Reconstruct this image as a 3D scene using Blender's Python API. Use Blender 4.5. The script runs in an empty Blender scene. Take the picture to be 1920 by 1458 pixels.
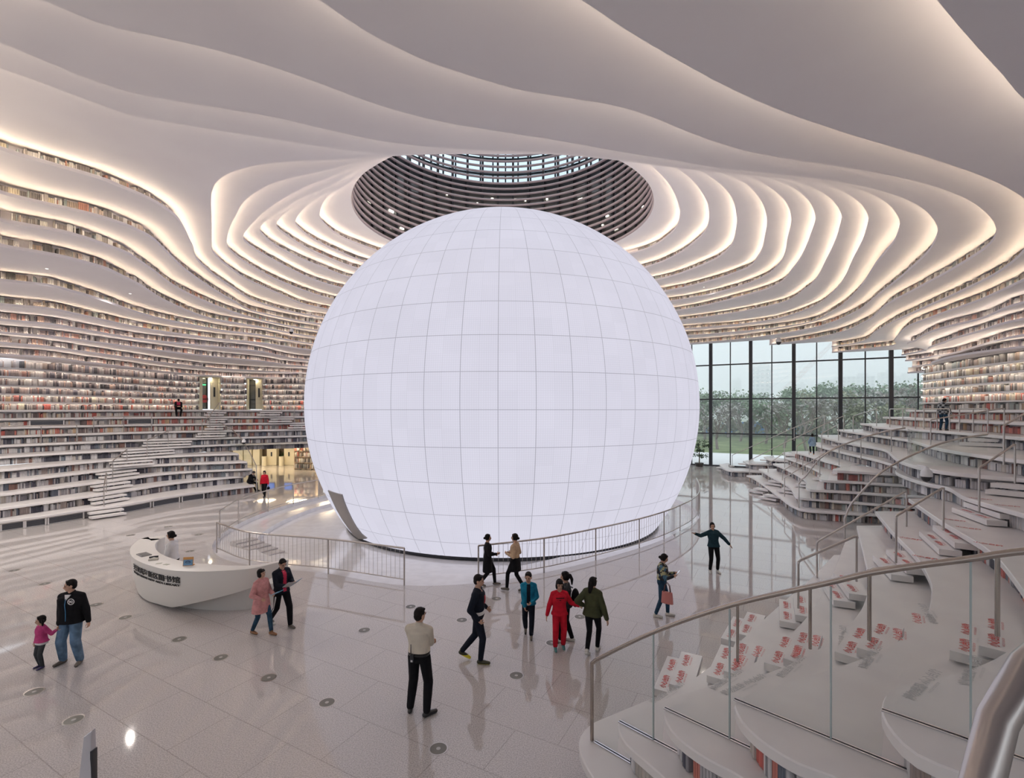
import bpy, bmesh, math, random
import numpy as np
from mathutils import Vector, Matrix, Quaternion
random.seed(7)
RNG = np.random.default_rng(7)
SC = bpy.context.scene
COL = SC.collection
F, HC, YH = 907.0, 4.73, 768.0          # focal length in px of the 1920 frame, eye height, horizon row
PITCH = 0.43                             # rise of one book tier

def at(x, y, z=0.0):
    Y = F * (HC - z) / (y - YH)
    return ((x - 960) / F * Y, Y)
def col(x, Y): return ((x - 960) / F * Y, Y)
def at_depth(x, y, Y): return Vector(((x - 960) / F * Y, Y, HC - (y - YH) * Y / F))
def Zk(k): return PITCH * k if k <= 26 else PITCH * 26 + 0.36 * (k - 26)

# ------------------------------------------------------------------ materials
MATS = {}
def mat(name, color, rough=0.5, metal=0.0, spec=0.5, emit=None, strength=0.0, alpha=None):
    if name in MATS: return MATS[name]
    m = bpy.data.materials.new(name); m.use_nodes = True
    b = m.node_tree.nodes['Principled BSDF']
    b.inputs['Base Color'].default_value = (*color, 1)
    b.inputs['Roughness'].default_value = rough
    b.inputs['Metallic'].default_value = metal
    b.inputs['Specular IOR Level'].default_value = spec
    if emit:
        b.inputs['Emission Color'].default_value = (*emit, 1)
        b.inputs['Emission Strength'].default_value = strength
    MATS[name] = m
    return m
def nodes(m): return m.node_tree.nodes, m.node_tree.links
def noise_color(m, c1, c2, scale, detail=2.0, lo=0.35, hi=0.65, coord='Object', rough=None):
    N, L = nodes(m); b = N['Principled BSDF']
    tc = N.new('ShaderNodeTexCoord'); nz = N.new('ShaderNodeTexNoise'); cr = N.new('ShaderNodeValToRGB')
    nz.inputs['Scale'].default_value = scale; nz.inputs['Detail'].default_value = detail
    cr.color_ramp.elements[0].position = lo; cr.color_ramp.elements[1].position = hi
    cr.color_ramp.elements[0].color = (*c1, 1); cr.color_ramp.elements[1].color = (*c2, 1)
    L.new(tc.outputs[coord], nz.inputs['Vector']); L.new(nz.outputs['Fac'], cr.inputs['Fac'])
    L.new(cr.outputs['Color'], b.inputs['Base Color'])
    return m

WHITE = noise_color(mat('white_plaster', (.8, .79, .78), 0.55, spec=.3), (.84, .815, .80), (.87, .85, .835), 1.3)
CEIL = noise_color(mat('ceiling_plaster', (.8, .79, .78), 0.6, spec=.2), (.79, .752, .775), (.81, .775, .795), .8)
BOARD = noise_color(mat('white_tier_board', (.7, .69, .68), 0.3, spec=.4), (.79, .755, .735), (.83, .80, .775), 2.0)
BACK = mat('shelf_back', (.62, .6, .6), 0.7, spec=.1)
STEEL = mat('brushed_steel', (.52, .48, .45), 0.28, 1.0)
STEELB = mat('bronze_steel', (.42, .37, .33), 0.25, 1.0)
DARK = mat('black_metal', (.02, .022, .028), 0.4)
CHANNEL = mat('polished_channel', (.75, .75, .77), 0.12, 1.0)
def glass_mat(name, tint=(1, 1, 1), refl=0.06, rough=0.0):
    m = bpy.data.materials.new(name); m.use_nodes = True
    N, L = nodes(m); N.remove(N['Principled BSDF'])
    out = N['Material Output']; tr = N.new('ShaderNodeBsdfTransparent'); gl = N.new('ShaderNodeBsdfGlossy')
    lw = N.new('ShaderNodeLayerWeight'); lw.inputs['Blend'].default_value = .5
    pw = N.new('ShaderNodeMath'); pw.operation = 'POWER'; pw.inputs[1].default_value = 4.0
    mm = N.new('ShaderNodeMath'); mm.operation = 'MULTIPLY_ADD'; mm.inputs[1].default_value = .55; mm.inputs[2].default_value = refl * .5
    mx = N.new('ShaderNodeMixShader'); tr.inputs['Color'].default_value = (*tint, 1)
    gl.inputs['Roughness'].default_value = rough
    L.new(lw.outputs['Facing'], pw.inputs[0]); L.new(pw.outputs[0], mm.inputs[0]); L.new(mm.outputs[0], mx.inputs[0])
    L.new(tr.outputs[0], mx.inputs[1]); L.new(gl.outputs[0], mx.inputs[2]); L.new(mx.outputs[0], out.inputs[0])
    return m
GLASS = glass_mat('clear_glass', (.975, .99, .983), .04)
WGLASS = glass_mat('window_glass', (.965, .985, .99), .045)
def led_mat(name, color, strength):
    m = bpy.data.materials.new(name); m.use_nodes = True
    N, L = nodes(m); N.remove(N['Principled BSDF'])
    e = N.new('ShaderNodeEmission'); e.inputs[0].default_value = (*color, 1); e.inputs[1].default_value = strength
    L.new(e.outputs[0], N['Material Output'].inputs[0])
    return m
WARM = (1.0, .79, .54)
LED = led_mat('led_strip_warm', WARM, 38.0)
LEDW = led_mat('led_strip_wall', (1.0, .84, .66), 36.0)
LEDV = led_mat('led_strip_shelf', (1.0, .86, .72), 26.0)
LEDN = led_mat('led_strip_soft', (1.0, .84, .64), 24.0)

# ------------------------------------------------------------------ mesh helpers
def mesh_obj(name, verts, faces, m, parent=None, smooth=False, mats=None, fm=None):
    me = bpy.data.meshes.new(name)
    me.from_pydata([tuple(map(float, v)) for v in verts], [], faces)
    if m is not None: me.materials.append(m)
    for x in mats or (): me.materials.append(x)
    if fm is not None: me.polygons.foreach_set('material_index', fm)
    if smooth: me.polygons.foreach_set('use_smooth', [True] * len(me.polygons))
    me.update()
    o = bpy.data.objects.new(name, me); COL.objects.link(o)
    if parent: o.parent = parent
    return o
def tag(o, label=None, cat=None, group=None, kind=None):
    if label: o['label'] = label
    if cat: o['category'] = cat
    if group: o['group'] = group
    if kind: o['kind'] = kind
    return o
def empty(name, label=None, cat=None, loc=(0, 0, 0), rz=0.0, group=None, kind=None):
    o = bpy.data.objects.new(name, None); COL.objects.link(o); o.empty_display_size = .2
    o.location = loc; o.rotation_euler = (0, 0, rz)
    return tag(o, label, cat, group, kind)
class MB:
    """collects shapes into one mesh"""
    def __init__(s): s.v = []; s.f = []; s.mi = []; s.cur = 0
    def add(s, v, f):
        o = len(s.v); s.v += [tuple(x) for x in v]; s.f += [tuple(i + o for i in q) for q in f]; s.mi += [s.cur] * len(f); return s
    def box(s, c, size, rz=0.0, M=None):
        hx, hy, hz = size[0] / 2, size[1] / 2, size[2] / 2
        v = [(x, y, z) for z in (-hz, hz) for y in (-hy, hy) for x in (-hx, hx)]
        R = M or Matrix.Rotation(rz, 3, 'Z')
        v = [R @ Vector(p) + Vector(c) for p in v]
        return s.add(v, [(0, 2, 3, 1), (4, 5, 7, 6), (0, 1, 5, 4), (2, 6, 7, 3), (0, 4, 6, 2), (1, 3, 7, 5)])
    def tube(s, pts, r, n=8, cap=True):
        pts = [Vector(p) for p in pts]; rr = r if isinstance(r, (list, tuple)) else [r] * len(pts)
        v = []; f = []; up = None
        for i, p in enumerate(pts):
            t = (pts[min(i + 1, len(pts) - 1)] - pts[max(i - 1, 0)]).normalized()
            if up is None: up = Vector((0, 0, 1)) if abs(t.z) < .9 else Vector((1, 0, 0))
            a = t.cross(up)
            if a.length < 1e-5: a = t.cross(Vector((0, 1, 0)))
            a.normalize(); b = a.cross(t).normalized(); up = b
            for k in range(n):
                q = 2 * math.pi * k / n
                v.append(p + (a * math.cos(q) + b * math.sin(q)) * rr[i])
        for i in range(len(pts) - 1):
            for k in range(n):
                f.append((i * n + k, i * n + (k + 1) % n, (i + 1) * n + (k + 1) % n, (i + 1) * n + k))
        if cap: f.append(tuple(range(n - 1, -1, -1))); f.append(tuple((len(pts) - 1) * n + k for k in range(n)))
        return s.add(v, f)
    def lathe(s, prof, c=(0, 0, 0), n=24):
        v = []; f = []
        for (r, z) in prof:
            for k in range(n):
                q = 2 * math.pi * k / n; v.append((c[0] + r * math.cos(q), c[1] + r * math.sin(q), c[2] + z))
        for i in range(len(prof) - 1):
            for k in range(n):
                f.append((i * n + k, i * n + (k + 1) % n, (i + 1) * n + (k + 1) % n, (i + 1) * n + k))
        f.append(tuple(range(n - 1, -1, -1))); f.append(tuple((len(prof) - 1) * n + k for k in range(n)))
        return s.add(v, f)
    def prism(s, poly, z0, z1):
        n = len(poly)
        v = [(p[0], p[1], z0) for p in poly] + [(p[0], p[1], z1) for p in poly]
        return s.add(v, [tuple(range(n - 1, -1, -1)), tuple(range(n, 2 * n))] + [(i, (i + 1) % n, n + (i + 1) % n, n + i) for i in range(n)])
    def obj(s, name, m, parent=None, smooth=False, mats=None):
        return mesh_obj(name, s.v, s.f, m, parent, smooth, mats, s.mi if mats else None)
def smooth_angle(o, deg=40):
    me = o.data; me.polygons.foreach_set('use_smooth', [True] * len(me.polygons))
    if hasattr(me, 'set_sharp_from_angle'): me.set_sharp_from_angle(angle=math.radians(deg))
    return o
def bevel(o, w=.006, seg=2):
    b = o.modifiers.new('bevel', 'BEVEL'); b.width = w; b.segments = seg; b.limit_method = 'ANGLE'; return o

def spline(pts, step=.2):
    """centripetal Catmull-Rom through 2-D points, resampled evenly"""
    P = [np.array(p, float) for p in pts]
    if len(P) == 2:
        n = max(2, int(np.linalg.norm(P[1] - P[0]) / step) + 1)
        return np.array([P[0] + (P[1] - P[0]) * t for t in np.linspace(0, 1, n)])
    P = [2 * P[0] - P[1]] + P + [2 * P[-1] - P[-2]]
    out = []
    for i in range(1, len(P) - 2):
        p0, p1, p2, p3 = P[i - 1:i + 3]
        d = [max(1e-4, np.linalg.norm(b - a)) ** .5 for a, b in ((p0, p1), (p1, p2), (p2, p3))]
        t0, t1 = 0, d[0]; t2 = t1 + d[1]; t3 = t2 + d[2]
        for t in np.linspace(t1, t2, 24, endpoint=(i == len(P) - 3)):
            a1 = (t1 - t) / (t1 - t0) * p0 + (t - t0) / (t1 - t0) * p1
            a2 = (t2 - t) / (t2 - t1) * p1 + (t - t1) / (t2 - t1) * p2
            a3 = (t3 - t) / (t3 - t2) * p2 + (t - t2) / (t3 - t2) * p3
            b1 = (t2 - t) / (t2 - t0) * a1 + (t - t0) / (t2 - t0) * a2
            b2 = (t3 - t) / (t3 - t1) * a2 + (t - t1) / (t3 - t1) * a3
            out.append((t2 - t) / (t2 - t1) * b1 + (t - t1) / (t2 - t1) * b2)
    out = np.array(out)
    return resample(out, step)
def resample(P, step):
    P = np.asarray(P, float); d = np.r_[0, np.cumsum(np.linalg.norm(np.diff(P, axis=0), axis=1))]
    n = max(2, int(d[-1] / step) + 1); s = np.linspace(0, d[-1], n)
    return np.stack([np.interp(s, d, P[:, i]) for i in range(P.shape[1])], 1)
def normals2(P, side=1):
    t = np.gradient(P, axis=0); t /= np.linalg.norm(t, axis=1)[:, None] + 1e-9
    return np.stack([t[:, 1], -t[:, 0]], 1) * side     # side=1: to the right of travel
def sweep(mb, P, off, prof, closed_prof=True, caps=True, mask=None):
    """sweep a profile [(d, z)] along plan polyline P; d is measured along off[i]"""
    n, m = len(P), len(prof); v = []
    for i in range(n):
        for d, z in prof: v.append((P[i][0] + off[i][0] * d, P[i][1] + off[i][1] * d, z))
    f = []; mm = m if closed_prof else m - 1
    for i in range(n - 1):
        if mask is not None and not (mask[i] and mask[i + 1]): continue
        for j in range(mm):
            k = (j + 1) % m
            f.append((i * m + j, (i + 1) * m + j, (i + 1) * m + k, i * m + k))
    if caps and closed_prof and mask is None:
        f.append(tuple(range(m - 1, -1, -1))); f.append(tuple((n - 1) * m + j for j in range(m)))
    mb.add(v, f)
ORD = ['zeroth','first','second','third','fourth','fifth','sixth','seventh','eighth','ninth','tenth','eleventh','twelfth','thirteenth','fourteenth','fifteenth','sixteenth','seventeenth','eighteenth','nineteenth','twentieth']
def ordinal(n):
    if n <= 20: return ORD[n]
    tens = {2:'twenty',3:'thirty',4:'forty',5:'fifty',6:'sixty',7:'seventy',8:'eighty',9:'ninety'}
    tord = {2:'twentieth',3:'thirtieth',4:'fortieth',5:'fiftieth',6:'sixtieth',7:'seventieth',8:'eightieth',9:'ninetieth'}
    if n >= 100: return 'hundredth' if n == 100 else 'hundred-and-' + ordinal(n - 100)
    return tord[n // 10] if n % 10 == 0 else tens[n // 10] + '-' + ORD[n % 10]

# ------------------------------------------------------------------ camera
cam = bpy.data.cameras.new('camera'); camo = bpy.data.objects.new('camera', cam); COL.objects.link(camo)
cam.sensor_width = 36; cam.sensor_fit = 'HORIZONTAL'; cam.lens = F / 1920 * 36
cam.shift_y = (YH - 729) / 1920; cam.clip_start = .05; cam.clip_end = 3000
camo.location = (0, 0, HC); camo.rotation_euler = (math.pi / 2, 0, 0)
SC.camera = camo
# ------------------------------------------------------------------ books
BOOKV = []; BOOKF = 0; BOOKC = []; NB = 0
PAL_L = [(.70,.67,.62),(.76,.73,.70),(.68,.65,.60),(.78,.76,.73),(.74,.71,.67),(.66,.62,.58),(.72,.69,.66),(.30,.28,.26),(.14,.13,.13),(.10,.10,.10),(.22,.20,.19),(.18,.17,.17),(.36,.33,.31),(.26,.25,.24),(.36,.20,.16),(.44,.34,.27),(.30,.25,.21),(.26,.30,.31),(.36,.40,.39),(.58,.52,.40),(.55,.46,.40),(.48,.44,.42)]
PAL_W = [(.08,.08,.09),(.09,.08,.09),(.70,.66,.64),(.68,.63,.61),(.52,.42,.40),(.48,.44,.44),(.30,.25,.25),(.40,.35,.35),(.20,.17,.18),(.12,.11,.12),(.58,.54,.53),(.64,.60,.58),(.40,.24,.21),(.52,.37,.31),(.35,.29,.26),(.25,.24,.27),(.15,.14,.17),(.60,.56,.54),(.44,.39,.38)]
PAL_G = [(.62,.60,.60),(.56,.54,.55),(.66,.64,.64),(.20,.19,.21),(.14,.13,.15),(.70,.68,.68),(.15,.17,.21),(.36,.30,.28),(.25,.15,.13),(.50,.46,.42),(.07,.07,.09),(.64,.62,.63),(.22,.25,.28),(.60,.58,.58),(.28,.27,.29),(.44,.42,.43),(.10,.10,.13),(.55,.50,.46)]
PAL_R = [(.50,.14,.12),(.72,.68,.62),(.58,.22,.18),(.76,.73,.69),(.34,.14,.13),(.62,.45,.30),(.20,.16,.16),(.64,.59,.55),(.74,.68,.56),(.46,.32,.28),(.66,.62,.60),(.52,.46,.44),(.30,.27,.27),(.70,.64,.62)]
def book_row(P, N, z, hmax, pal, depth=.17, wmin=.035, wmax=.07, fill=1.0, keep=None, scale=1.0):
    """books standing along plan polyline P (front faces on it); N points away from the reader"""
    global NB
    d = np.r_[0, np.cumsum(np.linalg.norm(np.diff(P, axis=0), axis=1))]
    L = d[-1]; s = 0.02; ss = []; ww = []; hh = []; cc = []; dd = []
    while s < L - .1:
        c = pal[RNG.integers(len(pal))]; run = 1 if RNG.random() < .68 else int(RNG.integers(2, 6))
        w = RNG.uniform(wmin, wmax) * scale; h = hmax * RNG.uniform(.66, .97); dv = RNG.uniform(0, .03)
        if RNG.random() > fill: s += RNG.uniform(.05, .3); continue
        for _ in range(run):
            if s > L - .1: break
            ss.append(s + w / 2); ww.append(w * .94); hh.append(h * RNG.uniform(.985, 1)); dd.append(dv)
            k = RNG.uniform(.85, 1.12); cc.append([min(1, q * k) for q in c]); s += w
        if RNG.random() < .05: s += RNG.uniform(.03, .16)
    if not ss: return []
    ss = np.array(ss); ww = np.array(ww); hh = np.array(hh); dd = np.array(dd)
    X = np.interp(ss, d, P[:, 0]); Y = np.interp(ss, d, P[:, 1])
    nx = np.interp(ss, d, N[:, 0]); ny = np.interp(ss, d, N[:, 1]); ln = np.hypot(nx, ny) + 1e-9; nx /= ln; ny /= ln
    idx = np.arange(len(ss))
    if keep is not None:
        ok = np.array([keep(x, y) for x, y in zip(X, Y)]); idx = idx[ok]
    if len(idx) == 0: return []
    return [(X[i] + nx[i] * (dd[i] + depth / 2), Y[i] + ny[i] * (dd[i] + depth / 2), z, ww[i], depth, hh[i], math.atan2(-nx[i], ny[i]), cc[i]) for i in idx]
STUFF = []            # every book that is not an individual
def add_books(rows): STUFF.extend(rows)

# ------------------------------------------------------------------ tiers (terraces and vertical shelves)
def rows_under(P, N, k, zlow, zhigh, pal, keep=None, setb=.16, fill=.97, wmin=.03, wmax=.065):
    return book_row(P + N * setb, N, zlow, zhigh - zlow, pal, keep=keep, fill=fill, wmin=wmin, wmax=wmax)
def tier(k, front, out, label, ext=1.6, th=.11, pal=PAL_G, keep=None, mask=None, led=None, books=True, zlow=None,
         side=1, setb=.16, step=.2, fill=.97, name='bookshelf_tier', indiv=None, top=None, cat='bookshelf'):
    """white board of level k with the books that stand below it"""
    P = spline(front, step); n = len(P); N = normals2(P, side)
    if isinstance(out, tuple) and not isinstance(out[0], tuple): O = np.tile(np.array(out, float), (n, 1))
    else:
        t = np.linspace(0, 1, n)[:, None]; O = np.array(out[0]) * (1 - t) + np.array(out[1]) * t
    O = O / np.linalg.norm(O, axis=1)[:, None]
    zt = Zk(k) if top is None else top; zb = zt - th
    zl = Zk(k - 1) if zlow is None else zlow
    root = empty(name, label, cat, (P[n // 2][0], P[n // 2][1], zl))
    inv = Matrix.Translation(-Vector(root.location))
    def put(mb, nm, m, sm=False):
        o = mb.obj(nm, m, root); o.data.transform(inv); return o
    mk = None if mask is None else np.array([mask(p[0], p[1]) for p in P])
    mb = MB(); sweep(mb, P, O, [(0, zb + .015), (0, zt - .015), (.015, zt), (ext, zt), (ext, zb), (.02, zb)], mask=mk)
    brd = smooth_angle(put(mb, 'board', BOARD), 32)
    if books:
        mb = MB(); sweep(mb, P, N, [(setb + .21, zl), (setb + .21, zb), (setb + .25, zb), (setb + .25, zl)], mask=mk)
        put(mb, 'back_panel', BACK)
        kp = keep
        if mask is not None:
            kp = (lambda x, y: mask(x, y) and (keep is None or keep(x, y)))
        r = rows_under(P, N, k, zl + .005, zb - .01, pal, kp, setb, fill)
        if indiv: r = indiv(r)
        add_books(r)
    if led:
        mb = MB(); sweep(mb, P, N, [(0, zb - .018), (.012, zb - .018), (.012, zb + .012), (0, zb + .012)], mask=mk); put(mb, 'lip', BOARD)
        mb = MB(); sweep(mb, P, N, [(.016, zb - .002), (.018, zb - .016)], closed_prof=False, caps=False, mask=mk)
        put(mb, 'led_strip', led).parent = brd
    return root

CX, CY = -0.4, 23.5
NT = 2160
TH = np.linspace(-math.pi, math.pi, NT, endpoint=False)
def pchip_periodic(th, r):
    o = np.argsort(th); th = np.array(th)[o]; r = np.array(r)[o]
    keep = np.r_[True, np.diff(th) > .004]; th = th[keep]; r = r[keep]
    x = np.r_[th[-3:] - 2 * math.pi, th, th[:3] + 2 * math.pi]; y = np.r_[r[-3:], r, r[:3]]
    h = np.diff(x); dl = np.diff(y) / h; m = np.zeros(len(x))
    for i in range(1, len(x) - 1):
        # blend of monotone and Catmull-Rom slope: smooth but without wild overshoot
        w = (dl[i - 1] * h[i] + dl[i] * h[i - 1]) / (h[i - 1] + h[i])
        lim = 3 * min(abs(dl[i - 1]), abs(dl[i])) if dl[i - 1] * dl[i] > 0 else .35 * max(abs(dl[i - 1]), abs(dl[i]))
        m[i] = max(-lim, min(lim, w)) if lim > 0 else 0
    i = np.clip(np.searchsorted(x, TH) - 1, 1, len(x) - 3); t = (TH - x[i]) / h[i]
    R = (2*t**3-3*t**2+1)*y[i] + (t**3-2*t**2+t)*h[i]*m[i] + (-2*t**3+3*t**2)*y[i+1] + (t**3-t**2)*h[i]*m[i+1]
    for _ in range(6): R = .25*np.roll(R,1)+.5*R+.25*np.roll(R,-1)
    return R
def loop_r(k, px, world=()):
    z = Zk(k); P = [at(x, y, z) for x, y in px] + list(world)
    th = [math.atan2(p[1] - CY, p[0] - CX) for p in P]; r = [math.hypot(p[0] - CX, p[1] - CY) for p in P]
    return pchip_periodic(th, r)
# window wall line in plan
WP = np.array((16.8, 40.9)); WD = np.array((11.8, -6.7)); WLEN = np.linalg.norm(WD); WD = WD / WLEN; WN = np.array((.494, .87))
WN = np.array((-WD[1], WD[0]))           # pointing outdoors
def r_window(th):
    d = np.stack([np.cos(th), np.sin(th)], 1); den = d @ WN; num = (WP - np.array((CX, CY))) @ WN
    r = np.where(den > 1e-3, num / np.maximum(den, 1e-3), 1e6); return np.minimum(r, 1e6)
RW = r_window(TH) - .12
OCC = (-.42, 23.6); OCR = 7.05

NEARR = [(-9,1.0),(0,-2.3),(9,-1.0),(-17,5.5),(-22,13)]
LV = {}
LV[17] = loop_r(17, [(0,666),(82,671),(165,681),(247,690.5),(329,700),(411,706),(480,708.5),(570,709.5),(1920,652),(1745,682)],
   [(-10,41.5),(0,43),(8,44),(27.5,30),(24.5,12),(20,3),(0,-3.2),(-12,-.5),(-21,6),(-24.4,14)])
LV[18] = loop_r(18, [(0,644),(82,651),(165,662),(247,673),(329,684),(411,692),(480,696),(570,700),(1920,630),(1835,650),(1781,665),(1742,672)],
   [(-10,41),(0,42.5),(8,44),(27.5,30.5),(23.5,12),(19.5,3),(0,-3),(-12,-.3),(-20.7,6),(-23.8,14)])
LV[19] = loop_r(19, [(0,625),(82,631.5),(165,641),(247,652),(329,662),(411,671),(480,677),(570,688),(1920,600),(1835,623),(1773,642),(1746,661)],
   [(-10,40.5),(0,42),(8,43.5),(27.5,31),(22,12),(18,4),(0,-2.8),(-12,0),(-20.2,6.5),(-23,14)])
LV[20] = loop_r(20, [(0,601),(82,608),(137,616),(192,626),(247,635),(357,647),(480,659),(570,675),(1920,569),(1835,600),(1758,619),(1719,638),(1708,650)],
   [(-10,39.5),(0,41.5),(8,43),(27,31.5),(19.8,11),(15,4.5),(0,-2.5),(-12,.3),(-19.6,6.5),(-22,14)])
LV[21] = loop_r(21, [(0,572),(82,579),(137,589),(192,601),(274,618),(357,630),(411,637),(480,643),(585,657),(1757,0),(1790,40),(1840,97),(1880,140),(1920,185),
   (1920,527),(1835,565),(1758,592),(1700,615),(1677,638),(1667,650)],
   [(14.2,10.6),(24.5,36),(10,43),(0,42),(-9,39.5),(-1,1.4),(-8,1.2),(-16,5.5),(-20,12.5)])
LV[22] = loop_r(22, [(0,527),(82,535),(137,548),(192,564),(247,583.5),(302,599),(357,610),(411,620),(480,628),(590,646),(1090,0),(1160,47),(1260,107),(1360,161),(1460,206),(1560,241),(1660,272),(1760,302),(1840,330),(1885,350),(1920,372),
   (1920,472),(1873.6,511),(1796.6,550),(1719.5,584),(1669,607.5),(1642,623),(1596,646)],
   [(21,39.5),(10,43),(0,42),(-9,39),(-6.5,3.6),(-13,6.8),(-17.2,11.8)])
LV[23] = loop_r(23, [(0,462),(82,476),(165,495),(219,514),(261,535),(302,561),(343,580),(398,599),(480,613),(600,634),(600,0),(650,36),(700,67),(750,92),(800,115),(850,132),(900,148),(960,165),
   (1060,183),(1160,200),(1210,215),(1260,235),(1310,255),(1360,272),(1410,286),(1460,295),(1560,310),(1660,327),(1760,352),(1810,372),(1850,400),(1867,425),(1868,434),(1858,457),(1796.6,499.7),(1719.5,542),(1662,573),(1623,604),(1565,627),(1484,642)],
   [(18,41),(8,42.5),(0,41.5),(-8,38.5),(-8,5.2),(-13,9.3)])
LV[24] = loop_r(24, [(0,416),(82,429),(137,441.6),(192,459),(247,481),(288,509),(329,539),(384,566),(439,587),(480,599),(600,621),(85,0),(150,32),(200,48),(300,70),(400,93),(500,122),(600,157),(700,194),(800,222),(900,241),(960,250),
   (1060,266),(1160,284),(1260,300),(1360,316),(1440,324),(1642,355),(1719.5,384),(1750,411),(1758,430),(1746.5,465),(1700,511),(1642,557.5),(1600,588),(1527,615),(1407,634.5)],
   [(14,41.5),(6,41.5),(0,40.5),(-7.5,37.8),(-11,9.4)])
LV[25] = loop_r(25, [(0,363),(82,377),(165,402),(219,418),(261,435),(296,457),(318,479),(343,503),(384,533),(439,566),(480,585.6),(600,608),(0,78),(100,122),(200,160),(300,184),(400,201),(500,217),(600,240),(700,262),(800,275),(900,281),(960,283),
   (1160,298),(1260,312),(1360,323),(1450,332),(1550,343.6),(1615.5,357),(1661.7,380),(1686.7,415),(1681,445.7),(1642,496),(1604,550),(1561.5,584),(1507.5,607.5),(1357,625)],
   [(8,40.5),(0,39.5),(-7.3,37)])
LV[26] = loop_r(26, [(0,283),(82,306),(165,329),(219,349),(274,372),(315,396),(343,426.5),(359,459),(367.5,484),(398,514),(439,542),(480,566),(600,595),(0,126),(100,164),(200,202),(300,226),(400,243),(500,259),(600,275),(700,286.5),(750,289.5),(960,286),(1160,301),
   (1260,314),(1360,325),(1450,333),(1507.5,338),(1565,353),(1607.7,376),(1628,407),(1623,438),(1596,496),(1565,546),(1519,578.6),(1449.7,600),(1315,615)],
   [(8,39),(0,38),(-7,36)])
_near = {27: 12.9, 28: 13.4, 29: 13.9, 30: 14.4, 31: 14.9, 32: 15.4, 33: 15.9}
_B = {27: ([(614,300),(532,303.6),(477,310.8),(436,322),(408.6,338.8),(397.6,358),(395.7,377),(397,418),(397,454),(399,473),(411,487),(436,507),(463,525),(494,539),(532,555.5),(573,572),(609,580)],
           [(1469,334),(1534.5,357),(1565,380),(1578,407),(1573,434),(1546,496),(1511,542),(1449.7,573),(1372.7,588),(1284,600)]),
 28: ([(614,318),(559.5,330.5),(518,341.5),(482.7,358),(458,377),(441.5,404.6),(429,432),(425.6,448.5),(427.8,465),(444,481.4),(477,503.4),(518,525),(559.5,541.8),(614,559.6)],
      [(1430.5,330),(1488,353),(1519,380),(1529,407),(1519,445.7),(1488,503.5),(1449.7,538),(1372.7,561),(1270.6,582.5)]),
 29: ([(614,333),(573,349.7),(532,371.7),(493.6,399),(466,426.5),(456.6,440),(458,451),(477,467.7),(504.6,484),(545.8,506),(587,525),(628,537.7)],
      [(1392,326),(1446,353),(1476.7,384),(1483.7,415),(1476.7,449.6),(1461,496),(1430.5,521),(1365,544),(1261,565)]),
 30: ([(614,350),(559.5,374),(532,391),(504.6,410),(488,426.5),(489.5,437.5),(510,456.7),(537.5,473),(573,489.7),(614,506),(642,517)],
      [(1345.7,320.5),(1396,343.6),(1426.6,376),(1438,411),(1434,445.7),(1422.8,480),(1396,505.4),(1334,526.6),(1249,546)]),
 31: ([(642,350),(587,371.7),(543,393.6),(524,410),(519,418),(521,429),(543,446),(573,465),(609,481.4),(642,495),(666.5,503)],
      [(1307,316.6),(1342,338),(1369,365),(1380,395.6),(1379.6,434),(1371,461),(1345.7,484),(1307,501.6),(1234,524.7)]),
 32: ([(642,352.5),(600.6,369),(573,388),(556.7,407),(555,421),(570.5,437.5),(600.6,456.7),(636,473),(669,487)],
      [(1284,326),(1311,353),(1326.4,380),(1329.5,403),(1322.6,434),(1299.5,457),(1268.6,478.5),(1211,501.6)]),
 33: ([(669,330.5),(636,350),(611.6,371.7),(600.6,393.6),(600.6,410),(614,426.5),(642,446),(674.7,459.5),(705,470.5)],
      [(1249,338),(1268.6,372.5),(1274.4,407),(1268.6,426),(1249,445.7),(1218.5,465),(1180,476.5)])}
for k, (a, b) in _B.items():
    yn = _near[k]; yb = 35.8 - (k - 27) * .95
    LV[k] = loop_r(k, a + b, [(-2, yn), (0, yn), (2.5, yn + .05), (0, yb), (3.5, yb + .1), (-4, yb - .4)])
def circle_r(c, R):
    d = np.stack([np.cos(TH), np.sin(TH)], 1); oc = np.array((CX, CY)) - np.array(c)
    b = d @ oc; return -b + np.sqrt(b * b - (oc @ oc - R * R))
LV[34] = circle_r(OCC, OCR)
# nest the loops so that none crosses the next one up
for k in range(33, 17, -1):
    if k >= 21: LV[k] = np.maximum(LV[k], LV[k + 1] + .05) if k == 33 else np.maximum(LV[k], np.minimum(LV[k + 1] + .03, LV[k] + 1.5))
def ringpts(r): return np.stack([CX + r * np.cos(TH), CY + r * np.sin(TH)], 1)
def ringmesh(mb, A, za, B, zb, mask, flip=False):
    """quads between two closed rings (same columns)"""
    n = len(A); v = [(A[i][0], A[i][1], za) for i in range(n)] + [(B[i][0], B[i][1], zb) for i in range(n)]
    f = []
    for i in range(n):
        j = (i + 1) % n
        if mask[i] and mask[j]:
            q = (i, j, n + j, n + i); f.append(q[::-1] if flip else q)
    mb.add(v, f)
def ring_normals(P):
    t = np.roll(P, -1, 0) - np.roll(P, 1, 0); t /= np.linalg.norm(t, axis=1)[:, None] + 1e-9
    return np.stack([t[:, 1], -t[:, 0]], 1)           # outward for a counter-clockwise ring
def offset_ring(r, d):
    p0 = ringpts(r); n = ring_normals(p0)
    for _ in range(8): n = .25 * np.roll(n, 1, 0) + .5 * n + .25 * np.roll(n, -1, 0)
    n /= np.linalg.norm(n, axis=1)[:, None] + 1e-9
    p = p0 + n * d; over = (p - WP) @ WN > -.12
    p[over] = ringpts(np.minimum(r + d, RW))[over]
    return p
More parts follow.
